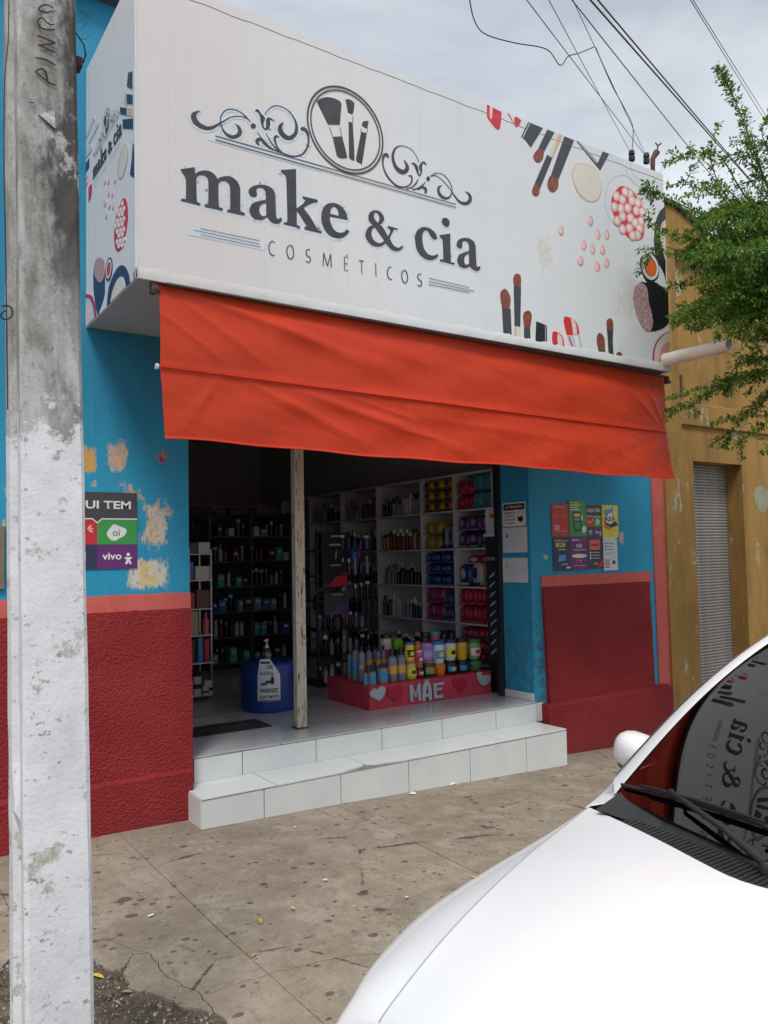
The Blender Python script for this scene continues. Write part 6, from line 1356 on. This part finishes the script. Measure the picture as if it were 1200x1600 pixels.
TRIM = mat('black_textured_trim', (.022, .022, .024), .55, var=.2, vs=60, bump=.3, bs=300); RUB = mat('tyre_rubber', (.02, .02, .02), .85, bump=.3); ALLOY = mat('alloy_rim', (.45, .46, .48), .3, .8); CABIN = mat('dark_cabin', (.03, .03, .033), .8, var=.2)
LENS = glass_mat('headlight_lens', (.8, .82, .85), .02); WSG = glass_mat('tinted_windscreen', (.13, .14, .15), 0.0); SIDEG = glass_mat('tinted_side_glass', (.12, .13, .13), 0.0)
WHL = ((1.40, .70), (3.72, .70)); ZW = .125; RA = .335
def zbot(x):
    z = -.02
    for xc, _ in WHL:
        if abs(x-xc) < RA: z = max(z, ZW+math.sqrt(RA*RA-(x-xc)**2))
    return z
def side_rows(sg_):
    rows = []
    # from crest down over the shoulder to the sill
    for j in range(9):          # crest -> shoulder, convex
        t = j/8; row = []
        for x, w_, cx_, cw, cz_ in CT:
            a = t*math.pi/2; k1, k2 = math.sin(a), 1-math.cos(a)
            k1 = .36*k1+.64*t; k2 = .36*k2+.64*t
            row.append(cp(cx_+(x-cx_)*k1, sg_*(cw+(w_-cw)*k1), cz_+(.64-cz_)*k2))
        rows.append(row)
    for j in range(1, 13):
        t = j/12; row = []
        for i, (x, w_, cx_, cw, cz_) in enumerate(CT):
            i0, i1 = max(0, i-1), min(NCOL-1, i+1); dx, dw = CT[i1][0]-CT[i0][0], CT[i1][1]-CT[i0][1]; l = math.hypot(dx, dw) or 1
            nx, nw = -dw/l, dx/l
            if CT[i][1] < .02: nx, nw = (-1 if x < 2 else 1), 0
            z = .64-t*(.64-zbot(x)); zz = (.64-z)/.66
            off = .030*math.sin(math.pi*min(1, zz*1.5+.0))-.035*max(0, zz-.62)/.38
            if z < .30 and x < 1.0: off += .02
            row.append(cp(x+nx*off, sg_*(w_+nw*off), z))
        rows.append(row)
    return rows
for sg_ in (1, -1): MB().grid(side_rows(sg_), flip=sg_ < 0).build('fender', PAINT, car, smooth=50)
# bonnet
def hood_edge(w_): return 1.51+.46*(w_*w_+.003)**.625
def crest_at(x):
    for a, b in zip(CT, CT[1:]):
        if a[2] <= x <= b[2] and a[3] > .2: t = (x-a[2])/(b[2]-a[2]+1e-9); return a[3]+(b[3]-a[3])*t, a[4]+(b[4]-a[4])*t
    return (.31, .672) if x < 1 else (.69, .85)
hg = []
NR = 46
for i in range(NR+1):
    t = i/NR; row = []
    for j in range(-16, 17):
        s_ = j/16
        xe = hood_edge(.64*s_); xf = .800+.035*abs(s_)**3
        x = xf+(xe-xf)*t; cw, cz_ = crest_at(max(.836, x))
        w_ = cw*s_*.995
        crown = (.028+.045*t)*(1-s_*s_)**1.0*(1 if t > .0 else 1)
        zc = .705+(.872-.705)*(1-(1-min(1, t*1.0))**2.0)
        z = cz_+(zc-cz_)*(1-abs(s_)**2.2)
        row.append(cp(x, w_, z+.002))
    hg.append(row)
hood = MB().grid(hg, flip=True).build('bonnet', PAINT, car, smooth=60)
for sgn in (1, -1): MB().tube([Vector(cp(c_[2], sgn*(c_[3]+.0015), c_[4]+.0005)) for c_ in CT if .84 < c_[2] < 1.78 and c_[3] > .3], .0017, 5).build('bonnet_seam', C3('seam_grey', (.45, .46, .48)), car, smooth=60)
# cowl between bonnet and windscreen
def ws_base(w_): return (1.665+.31*w_*w_/(abs(w_)+.10), w_, .868-.012*abs(w_))
def HE(s_):        # rear edge of the bonnet
    q = (s_+1)*16; i = min(31, int(q)); a, b = hg[-1][i], hg[-1][i+1]; t = q-i
    return (a[0]+(b[0]-a[0])*t+CO_.x, a[1]+(b[1]-a[1])*t, a[2]+(b[2]-a[2])*t+CO_.z)
cg = []
for k in range(5):
    t = k/4; row = []
    for j in range(-20, 21):
        hp = HE(j/20*.985); w_ = hp[1]; xa_ = hp[0]-.012; b = ws_base(.50*j/20); za = hp[2]-.009
        dip = -.012*math.sin(math.pi*t)
        row.append(cp(xa_+(b[0]+.02-xa_)*t, w_+(b[1]-w_)*t, za+(b[2]-.004-za)*t+dip))
    cg.append(row)
cowl = MB().grid(cg, flip=True).build('cowl', TRIM, car, smooth=60)
m = MB()
for j in range(76):
    hp = HE(-.95+1.90*j/75); w_ = hp[1]; xa_ = hp[0]; za = hp[2]-.012
    gb = ws_base(w_*.8); gp_ = gb[0]-xa_; hl_ = (gp_-.030)/2
    m.rbox(cp(xa_+.014+hl_, w_, (za+gb[2])/2-.012), (gp_, -.1*w_, gb[2]-za), (.1*w_, 1, 0), (0, 0, 1), hl_, .0036, .0055)
o = m.build('cowl_rib', TRIM, cowl, bevel=.001, seg=1); o['kind'] = 'stuff'
# windscreen
def ws(s_, v):          # s -1..1 across, v 0..1 up
    b = ws_base(.575*s_); e = abs(s_)
    top = (2.64+.085*s_*s_, .488*s_, 1.338-.026*s_*s_)
    bulge = .045*math.sin(math.pi*v)
    return (b[0]+(top[0]-b[0])*v-bulge*.45, b[1]+(top[1]-b[1])*v, b[2]+(top[2]-b[2])*v+bulge)
wg = [[cp(*ws(j/24, i/20)) for j in range(-24, 25)] for i in range(21)]
wscr = MB().grid(wg, flip=True).build('windscreen', WSG, car, smooth=80)
m = MB()
for sgn in (1, -1): m.grid([[Vector(cp(*ws(sgn*k, i/20)))+Vector((0, 0, -.001)) for k in (.975, 1.0)] for i in range(21)], flip=sgn < 0)
m.grid([[Vector(cp(*ws(j/24, v)))+Vector((0, 0, -.0015)) for j in range(-24, 25)] for v in (.0, .045)], flip=True); m.grid([[Vector(cp(*ws(j/24, v)))+Vector((0, 0, -.0015)) for j in range(-24, 25)] for v in (.95, 1.0)], flip=True)
m.build('ceramic_border', P_BLACK, wscr, smooth=80)
# A pillars, roof rails
def pil(v): return (1.935+.847*v-.018*math.sin(math.pi*v), .668-.134*v, .868+.446*v+.042*math.sin(math.pi*v))
for sgn in (1, -1):
    g = []
    for i in range(21):
        v = i/20; a = ws(sgn*1.0, v); b = pil(v); b = (b[0], sgn*b[1], b[2]); c_ = ((a[0]+b[0])/2-.008, (a[1]+b[1])/2, (a[2]+b[2])/2+.014)
        g.append([cp(a[0]-.004, a[1]-sgn*.004, a[2]+.0015), cp(*c_), cp(b[0]-.004, b[1], b[2]+.004), cp(b[0]+.02, b[1], b[2]-.012)])
    MB().grid(g, flip=sgn < 0).build('pillar', PAINT, car, smooth=80)
    # corner between fender, cowl and pillar
    g = []
    for i in range(13):
        t = i/12; x = 1.76+.26*t; cw, cz_ = crest_at(x); e_ = HE(1.0); f_ = ws(1.0, 0); k_ = min(1, t*1.6); q_ = ws(1.0, max(0, (t-.625)*.3)); bq = ws_base(.50); bq = (bq[0]+.012, bq[1], bq[2]+.004); aa, bb, kk = (e_, bq, k_*2) if k_ < .5 else (bq, q_, k_*2-1); inn = tuple(p0+(p1-p0)*kk for p0, p1 in zip(aa, bb)); out_ = (x, cw+.003, cz_+.004); md = [(a+b)/2 for a, b in zip(inn, out_)]; g.append([cp(out_[0], sgn*out_[1], out_[2]), cp(md[0], sgn*md[1], md[2]+.010*t), cp(inn[0], sgn*inn[1], inn[2]+.002)])
    MB().grid(g, flip=sgn < 0).build('scuttle_corner', PAINT, car, smooth=80)
def roofz(x): return 1.338+.05*math.sin(math.pi*min(1, (x-2.6)/2.0))
rg = []
for i in range(21):
    t = i/20; row = []
    for j in range(-12, 13):
        s_ = j/12; x0 = 2.64+.085*s_*s_; x = x0+(3.98-x0)*t; wd = .50+.035*math.sin(math.pi*t)-.0*t
        row.append(cp(x, wd*s_, roofz(x)-.026*s_*s_-.02*abs(s_)**6-.05*t*t))
    rg.append(row)
MB().grid(rg, flip=True).build('roof', PAINT, car, smooth=80)
for sgn in (1, -1):
    g = []; bl = []
    for i in range(25):
        t = i/24; x0 = 2.0+(4.0-2.0)*t
        # belt point and head point
        bx = 1.99+2.05*t; bw_, bz = .70-.02*t, .86+.10*min(1, t*1.3)
        if t < .42: v = t/.42; h_ = pil(v)
        else: q = (t-.42)/.58; h_ = (2.782+1.18*q, .534-.02*q, 1.314-.055*q*q)
        g.append([cp(bx, sgn*bw_, bz), cp((bx+h_[0])/2, sgn*((bw_+h_[1])/2+.012), (bz+h_[2])/2), cp(h_[0], sgn*h_[1], h_[2])])
    MB().grid(g, flip=sgn < 0).build('side_window', SIDEG, car, smooth=80)
    g2 = []
    for i in range(25):
        t = i/24
        if t < .42: v = t/.42; h_ = pil(v)
        else: q = (t-.42)/.58; h_ = (2.782+1.18*q, .534-.02*q, 1.314-.055*q*q)
        g2.append([cp(h_[0], sgn*(h_[1]-.035*(t > .42)), h_[2]+.012), cp(h_[0], sgn*(h_[1]+.006), h_[2]+.006), cp(h_[0], sgn*(h_[1]+.010), h_[2]-.03)])
    MB().grid(g2, flip=sgn < 0).build('roof_rail', PAINT, car, smooth=80)
    MB().grid([[cp(3.02, sgn*.712, .90), cp(3.02, sgn*.565, 1.31)], [cp(3.10, sgn*.712, .90), cp(3.10, sgn*.565, 1.31)]], flip=sgn > 0).build('pillar', BLK, car)
    g = [[cp(3.85, sgn*.695, .955), cp(3.80, sgn*.545, 1.285)], [cp(4.0, sgn*.66, .965), cp(3.95, sgn*.53, 1.27)], [cp(4.24, sgn*.56, .955), cp(4.0, sgn*.50, 1.26)]]
    MB().grid(g, flip=sgn > 0).build('rear_pillar', PAINT, car, smooth=60)
    for xd in (2.05, 3.02, 3.9):
        MB().tube([cp(xd, sgn*(.82 if xd < 3.9 else .806), .62), cp(xd, sgn*(.84 if xd < 3.9 else .826), .45), cp(xd+.02, sgn*(.83 if xd < 3.9 else .81), .06)], .003, 5).build('door_seam', BLK, car)
    for xd in (2.86, 3.72): MB().rbox(cp(xd, sgn*.835, .66), (1, 0, 0), (0, 0, 1), (0, 1, 0), .085, .016, .016).build('door_handle', PAINT, car, bevel=.008)
    # mirror
    mc = Vector(cp(2.385, sgn*.925, .822)); mr = bpy.data.objects.new('wing_mirror', None); COL.objects.link(mr); mr.parent = car; mr.location = mc
    P = []
    for i in range(13):
        ph = -math.pi/2+math.pi*i/12; row = []
        for j in range(20):
            th = 2*math.pi*j/20; cx_ = math.copysign(abs(math.cos(th))**.7, math.cos(th)); sx_ = math.copysign(abs(math.sin(th))**.7, math.sin(th)); r_ = abs(math.cos(ph))**.75
            row.append((.078*math.sin(ph)*(.8 if ph > 0 else 1.0)+.018*cx_*r_*sgn, sgn*.128*cx_*r_*(1-.10*sx_), .080*sx_*r_*(1 if sx_ < 0 else .85)+.012*cx_*r_))
        row.append(row[0]); P.append(row)
    MB().grid(P, flip=sgn > 0).build('shell', PAINT, mr, smooth=80)
    m = MB(); m.grid([[ (p[0]*.97+.004, p[1]*.95, p[2]*.80-.024) for p in r_] for r_ in P], flip=sgn > 0); m.build('lower_shell', BLK, mr, smooth=80)
    MB().grid([[(.064, sgn*.08*a, .048*b) for a in (-1, 0, 1)] for b in (-1, 0, 1)], flip=sgn < 0).build('glass', mat('mirror_glass', (.8, .8, .8), .02, 1), mr)
    MB().tube([(.0, -sgn*.07, -.03), (.01, -sgn*.16, -.045), (.02, -sgn*.23, -.05)], [.022, .02, .026], 10).build('arm', BLK, mr, smooth=60)
# rear window, hatch
MB().grid([[cp(4.0-.0, .50*s_, 1.262+.03*(1-s_*s_)) for s_ in [k/6 for k in range(-6, 7)]], [cp(4.24, .56*s_, .97) for s_ in [k/6 for k in range(-6, 7)]]], flip=True).build('rear_window', SIDEG, car, smooth=60)
MB().grid([[cp(4.24, .56*s_, .97) for s_ in [k/6 for k in range(-6, 7)]], [cp(4.335, .54*s_, .948) for s_ in [k/6 for k in range(-6, 7)]]], flip=True).build('tailgate', PAINT, car, smooth=60)
for sgn in (1, -1):
    MB().rbox(cp(4.33, sgn*.60, .72), (.5, -sgn*.86, 0), (0, 0, 1), (.86, sgn*.5, 0), .09, .12, .05).build('tail_light', C3('tail_red', (.35, .01, .01), .2), car, bevel=.02)
    hl = MB().rbox(cp(.765, sgn*.40, .50), (.62, sgn*.78, 0), (0, 0, 1), (-.78, sgn*.62, 0), .13, .055, .035).build('headlight', LENS, car, bevel=.018); MB().rbox(cp(.785, sgn*.40, .50), (.62, sgn*.78, 0), (0, 0, 1), (-.78, sgn*.62, 0), .11, .042, .02).build('reflector', STEEL, hl)
MB().box(-1.885, -1.845, -.22, .22, .52, .66).build('grille', TRIM, car, bevel=.01)
MB().box(-1.915, -1.87, -.34, .34, .25, .42).build('air_intake', TRIM, car, bevel=.02)
MB().box(-1.925, -1.90, -.20, .20, .44, .515).build('number_plate', WHTP, car, bevel=.004); MB().box(1.945, 1.96, -.20, .20, .50, .60).build('number_plate', WHTP, car, bevel=.004)
MB().box(-1.55, 1.75, -.62, .62, .12, .16).build('floor_pan', BLK, car); MB().box(-1.45, 1.70, -.60, .60, .16, .60).build('inner_body', CABIN, car)
# wheels
wh0 = None
for xc, wc in WHL:
    for sgn in (1, -1):
        if wh0 is None:
            wh0 = bpy.data.objects.new('wheel', None); COL.objects.link(wh0); wh0.parent = car
            pr_ = [(.19, -.085), (.26, -.095), (.285, -.08), (.29, -.05), (.29, .05), (.285, .08), (.26, .095), (.19, .085)]
            m = MB(); vs = []; n = 36
            for k in range(n):
                a = 2*math.pi*k/n
                for r_, y_ in pr_: vs.append((r_*math.cos(a), y_, r_*math.sin(a)))
            q_ = len(pr_); m.add(vs, [(k*q_+i, k*q_+i+1, ((k+1) % n)*q_+i+1, ((k+1) % n)*q_+i) for k in range(n) for i in range(q_-1)]); m.build('tyre', RUB, wh0, smooth=50)
            m = MB(); m.add([(0, .06, 0)]+[(.19*math.cos(2*math.pi*k/n), .075, .19*math.sin(2*math.pi*k/n)) for k in range(n)], [(0, 1+(k+1) % n, 1+k) for k in range(n)]); m.build('hub_plate', BLK, wh0)
            m = MB()
            for k in range(7):
                a = 2*math.pi*k/7; m.rbox((.105*math.cos(a), .078, .105*math.sin(a)), (math.cos(a), 0, math.sin(a)), (-math.sin(a), 0, math.cos(a)), (0, 1, 0), .088, .020, .012)
            m.lathe([(.05, 0), (.05, .02)], 14, (0, 0, 0)) if False else None
            m.build('rim_spoke', ALLOY, wh0, bevel=.004)['kind'] = 'stuff'
            wh = wh0
        else: wh = dup(wh0, car)
        wh.location = cp(xc, sgn*wc, ZW); wh.rotation_euler = (0, 0, 0 if sgn > 0 else math.pi)
        MB().grid([[ (xc-CO_.x+RA*1.01*math.cos(a), sgn*y_, ZW-CO_.z+RA*1.01*math.sin(a)) for a in [math.pi*i/16 for i in range(17)]] for y_ in (.52, .79)]).build('wheel_arch', BLK, car, smooth=60)
# cabin
MB().grid([[cp(1.72+.5*v, .56*s_, .84+.06*math.sin(v*2.5)) for s_ in [k/6 for k in range(-6, 7)]] for v in (0, .25, .5, .75, 1)], flip=True).build('dashboard', CABIN, car, smooth=60)
for sgn in (1, -1):
    s_o = MB().rbox(cp(3.02, sgn*.31, .80), (.22, 0, 1), (0, 1, 0), (1, 0, -.22), .30, .21, .06).build('seat', CABIN, car, bevel=.04, seg=3); MB().rbox(cp(3.11, sgn*.31, 1.16), (.1, 0, 1), (0, 1, 0), (1, 0, -.1), .075, .11, .04).build('headrest', CABIN, s_o, bevel=.03)
    MB().rbox(cp(2.76, sgn*.31, .54), (1, 0, .1), (0, 1, 0), (-.1, 0, 1), .24, .22, .07).build('seat_base', CABIN, s_o, bevel=.04)
P = [Vector(cp(2.32+.10*math.sin(a)*.5, -.31+.18*math.cos(a), .93+.17*math.sin(a)*.9)) for a in [2*math.pi*k/24 for k in range(25)]]
MB().tube(P, .014, 8, cap=False).build('steering_wheel', BLK, car, smooth=60)
# wipers lying at the foot of the windscreen
def wpt(s_, v, up_=.012): p = Vector(cp(*ws(s_, v))); return p+Vector((-.4, 0, .9))*up_
for (s0, v0, s1, v1, pv) in ((.985, .030, -.02, .075, .02), (.10, .030, -.86, .060, -.62)):
    wp = bpy.data.objects.new('wiper', None); COL.objects.link(wp); wp.parent = car
    P = [wpt(s0+(s1-s0)*i/14, v0+(v1-v0)*i/14+.010*math.sin(math.pi*i/14), .010) for i in range(15)]
    MB().tube(P, .0048, 6).build('rubber_blade', RUB, wp, smooth=50)
    MB().tube([p+Vector((-.006, 0, .012)) for p in P[2:-2]], [.003]+[.0048]*9+[.003], 6).build('blade_frame', BLK, wp, smooth=50)
    pivot = Vector(cp(*ws(pv, .0)))+Vector((-.035, 0, .012)); mid = P[5]+Vector((-.008, 0, .020))
    MB().tube([pivot, pivot.lerp(mid, .35)+Vector((-.01, 0, .012)), mid+Vector((-.012, 0, .002)), mid], [.011, .008, .006, .005], 8).build('arm', TRIM, wp, smooth=50)
    MB().lathe([(.014, -.02), (.014, .000), (.010, .007)], 14, tuple(pivot)).build('pivot_cap', BLK, wp, smooth=50)
# ================================================================== street tree with long feathery sprays
random.seed(42)
tb = sv(1345, 900, 'y', -2.35); TX = tb.x
tr = thing('street_tree', 'leafy green street tree whose long sprays hang over the right end of the sign', 'tree', (TX, -2.35, gz(TX)))
LOC = Vector((TX, -2.35, gz(TX)))
BARK = mat('grey_brown_bark', (.12, .095, .07), .9, var=.35, vs=12, bump=1, bs=40, bd=.02); TWIG = mat('young_twig', (.10, .10, .05), .8, var=.3)
m = MB(); m.tube([(0, 0, -.1), (.02, .01, .3), (-.05, .03, 1.0), (.04, 0, 1.7), (0, -.02, 2.3)], [.16, .12, .10, .09, .085], 12)
m.build('trunk', BARK, tr, smooth=60)
base = [LOC+Vector((0, -.02, 2.2)), LOC+Vector((.05, .02, 2.4))]
LV_ = {0: [], 1: [], 2: []}     # leaf triangles per tone
def leafq(p, d, s, tone):
    """one small pointed leaflet: centre base p, direction d"""
    n = Vector((random.gauss(0, .5), random.gauss(0, .5), 1)).normalized(); side = d.cross(n)
    if side.length < .05: return
    side = side.normalized()*s*.27; up_ = side.cross(d).normalized()*s*.10
    LV_[tone].append((p, p+d*s*.5+side+up_, p+d*s, p+d*s*.5-side+up_))
TW = MB()
def spray(P, dens=1.0, s=.029, width=.09, tone=None, side=1.0):
    """leafy shoot along 3-D polyline P: short side twigs carrying leaflets"""
    L_ = 0; seg = []
    for a, b in zip(P, P[1:]): seg.append((a, b, (b-a).length)); L_ += (b-a).length
    n = int(L_/.0036*dens)
    for k in range(n):
        q = random.random()*L_; acc = 0
        for a, b, l in seg:
            if acc+l >= q: break
            acc += l
        t = (q-acc)/l; c_ = a.lerp(b, t); d = (b-a).normalized(); frac = q/L_
        out = Vector([random.gauss(0, 1) for _ in range(3)]); out = (out-d*out.dot(d)).normalized(); wd = width*(1-frac*.85)*abs(random.gauss(0, .6))*side
        p = c_+out*wd+d*wd*.6; dd = (out+d*random.uniform(.1, .9)+Vector((0, 0, -.15))).normalized()
        tn = tone if tone is not None else (2 if random.random() < .16+.25*(frac > .75) else (1 if random.random() < .5 else 0))
        leafq(p, dd, s*random.uniform(.7, 1.25), tn)
        if random.random() < .45: leafq(p-dd*.006, (dd+Vector([random.gauss(0, .6) for _ in range(3)])).normalized(), s*random.uniform(.6, 1.0), tn)
def limb(pts, r0_=.014, dens=1.0, width=.09, subs=0, sublen=.35, tone=None, bare=.0):
    """pts (px, py, y)"""
    K = [sv(a, b, 'y', y) for a, b, y in pts]; P = []
    N = len(K)
    for i in range(N-1):
        p0, p1, p2, p3 = K[max(0, i-1)], K[i], K[i+1], K[min(N-1, i+2)]
        for j in range(5):
            t = j/5; P.append(.5*((2*p1)+(p2-p0)*t+(2*p0-5*p1+4*p2-p3)*t*t+(3*p1-p0-3*p2+p3)*t**3))
    P.append(K[-1]); n = len(P)
    TW.tube([p-LOC for p in P], [max(.0018, r0_*(1-i/(n-1))**1.1) for i in range(n)], 5)
    st_ = int(n*bare); spray(P[st_:], dens, width=width, tone=tone)
    for _ in range(subs):
        i = random.randrange(max(st_, 1), n-1); d = (P[min(n-1, i+1)]-P[i-1]).normalized(); o = Vector((random.gauss(0, .8), random.gauss(0, .8), random.gauss(0, .8)))
        dd = (d*.9+o*.75).normalized(); l = sublen*random.uniform(.5, 1.1)*(1-.5*i/n); Q = [P[i]+dd*l*k/5+Vector((0, 0, -.10*l*(k/5)**2)) for k in range(6)]
        TW.tube([p-LOC for p in Q], [.004*(1-k/6)+.001 for k in range(6)], 4); spray(Q, dens*.9, width=width*.7, tone=tone)
# sprays against the sky and over the sign (outer end last)
limb([(1250, 420, -1.9), (1215, 330, -1.85), (1185, 255, -1.8), (1160, 185, -1.75), (1140, 140, -1.7), (1127, 120, -1.7)], .012, 1.2, .09, 9, .4)
limb([(1240, 400, -1.7), (1200, 290, -1.7), (1175, 240, -1.7), (1160, 190, -1.7)], .01, .9, .08, 6, .3)
limb([(1235, 430, -1.8), (1180, 360, -1.8), (1130, 300, -1.75), (1110, 240, -1.7), (1125, 190, -1.7)], .010, .55, .06, 4, .25)
limb([(1230, 400, -1.7), (1160, 300, -1.7), (1120, 240, -1.7), (1070, 245, -1.7), (1038, 254, -1.7)], .008, .7, .055, 2, .2)
limb([(1250, 440, -1.9), (1185, 370, -1.8), (1130, 310, -1.7), (1080, 286, -1.65), (1043, 290, -1.6)], .008, .9, .06, 3, .25)
limb([(1250, 430, -1.8), (1180, 345, -1.8), (1135, 295, -1.8), (1100, 295, -1.8), (1065, 308, -1.8)], .008, .7, .05, 2, .2)
limb([(1240, 480, -1.6), (1170, 400, -1.5), (1110, 345, -1.45), (1060, 318, -1.4), (1020, 302, -1.35), (1000, 300, -1.3)], .012, 1.3, .08, 8, .28)
limb([(1230, 460, -1.6), (1150, 400, -1.5), (1090, 375, -1.45), (1040, 365, -1.4), (1012, 345, -1.4)], .009, .9, .07, 6, .22)
limb([(1210, 470, -1.6), (1120, 420, -1.55), (1060, 400, -1.5), (1020, 390, -1.45), (1010, 410, -1.4)], .009, .9, .07, 6, .22)
limb([(1270, 360, -1.9), (1215, 260, -1.9), (1190, 205, -1.9), (1210, 180, -1.9)], .009, .8, .07, 4, .3)
limb([(1260, 330, -1.8), (1230, 250, -1.8), (1200, 225, -1.8)], .009, 1.0, .08, 5, .3)
limb([(1270, 400, -1.9), (1200, 320, -1.8), (1150, 330, -1.8), (1095, 350, -1.8)], .009, 1.0, .07, 7, .3)
# dense middle of the crown hanging before the ochre wall
for _ in range(50):
    ex, ey = random.uniform(1042, 1190), random.uniform(385, 520); ey = min(ey, 525+.05*(ex-1040)); y1 = random.uniform(-1.7, -.9)
    limb([(1290, random.uniform(380, 560), y1-.3), (1230, (ey+470)/2-random.uniform(0, 50), y1-.15), ((ex+1230)/2, ey-random.uniform(0, 40), y1-.05), (ex, ey, y1)], .009, .95, .10, 6, .32)
for _ in range(26):
    ex, ey = random.uniform(1070, 1190), random.uniform(330, 410); y1 = random.uniform(-2.0, -1.3)
    limb([(1290, random.uniform(360, 460), y1-.3), (1240, (ey+400)/2, y1-.15), ((ex+1230)/2, ey-random.uniform(-5, 30), y1-.05), (ex, ey, y1)], .008, .75, .08, 4, .28)
# lower sprays
limb([(1290, 480, -1.7), (1200, 470, -1.6), (1120, 465, -1.5), (1075, 480, -1.45), (1046, 497, -1.4)], .009, 1.0, .07, 5, .25, 2)
limb([(1280, 490, -1.6), (1190, 490, -1.6), (1130, 500, -1.5), (1085, 515, -1.5)], .009, 1.1, .08, 6, .25)
limb([(1290, 500, -1.6), (1200, 490, -1.6), (1160, 495, -1.6), (1120, 525, -1.6)], .008, 1.0, .07, 5, .2)
limb([(1290, 560, -1.7), (1215, 575, -1.6), (1150, 590, -1.5), (1090, 625, -1.45), (1040, 643, -1.4)], .010, 1.25, .075, 8, .26)
limb([(1290, 550, -1.7), (1215, 575, -1.6), (1150, 592, -1.55), (1095, 608, -1.5), (1042, 622, -1.45)], .008, 1.1, .06, 5, .22)
limb([(1300, 560, -1.7), (1225, 600, -1.6), (1170, 640, -1.5), (1140, 680, -1.45), (1132, 700, -1.4)], .009, 1.3, .075, 8, .26)
limb([(1300, 570, -1.7), (1230, 590, -1.6), (1180, 640, -1.5), (1110, 662, -1.45)], .008, 1.0, .06, 5, .22)
limb([(1300, 600, -1.7), (1240, 640, -1.6), (1190, 665, -1.5), (1150, 695, -1.45)], .009, 1.2, .07, 6, .24)
limb([(1310, 520, -1.7), (1250, 540, -1.6), (1200, 560, -1.55), (1150, 568, -1.5)], .009, 1.3, .08, 8, .28)
limb([(1310, 600, -1.8), (1260, 660, -1.7), (1225, 690, -1.7), (1192, 706, -1.7)], .009, 1.2, .08, 5, .25)
limb([(1290, 480, -1.6), (1220, 520, -1.6), (1180, 530, -1.6), (1140, 520, -1.6)], .009, 1.2, .08, 6, .28)
# crown beyond the frame, so that the tree is whole
for _ in range(150):
    az = random.uniform(-math.pi, math.pi); el = random.uniform(-.15, 1.2); l = random.uniform(1.0, 1.9)
    d = Vector((math.cos(az)*math.cos(el), math.sin(az)*math.cos(el), math.sin(el)))
    P = [LOC+Vector((0, 0, 2.3))+d*l*k/6+Vector((0, 0, -.25*l*(k/6)**2)) for k in range(7)]
    if min(px_of(p)[0] for p in P) < 1290: continue
    TW.tube([p-LOC for p in P], [.02*(1-k/7)+.002 for k in range(7)], 5); spray(P[1:], 1.6, s=.045, width=.35)
for t_ in ((.1, -.1, 1.0), (.2, .5, .9), (.1, -.4, 1.2), (.5, 0, 1.0)):
    d = Vector(t_); TW.tube([Vector((0, 0, 2.1))+d*k/5*1.3+Vector((0, 0, .1*math.sin(k))) for k in range(6)], [.06*(1-k/7) for k in range(6)], 7)
TW.build('branches', TWIG, tr, smooth=60)
LM = [leaf_mat('leaf_dark', (.045, .125, .015), (.10, .22, .03)), leaf_mat('leaf_mid', (.09, .21, .025), (.17, .32, .045)), leaf_mat('leaf_young', (.17, .32, .035), (.30, .44, .06))]
m = MB()
for tn in LV_:
    for q in LV_[tn]: m.add([p-LOC for p in q], [(0, 1, 2, 3)], tn)
fo = m.build('foliage', LM, tr); fo['kind'] = 'stuff'
print('leaves', len(m.f))
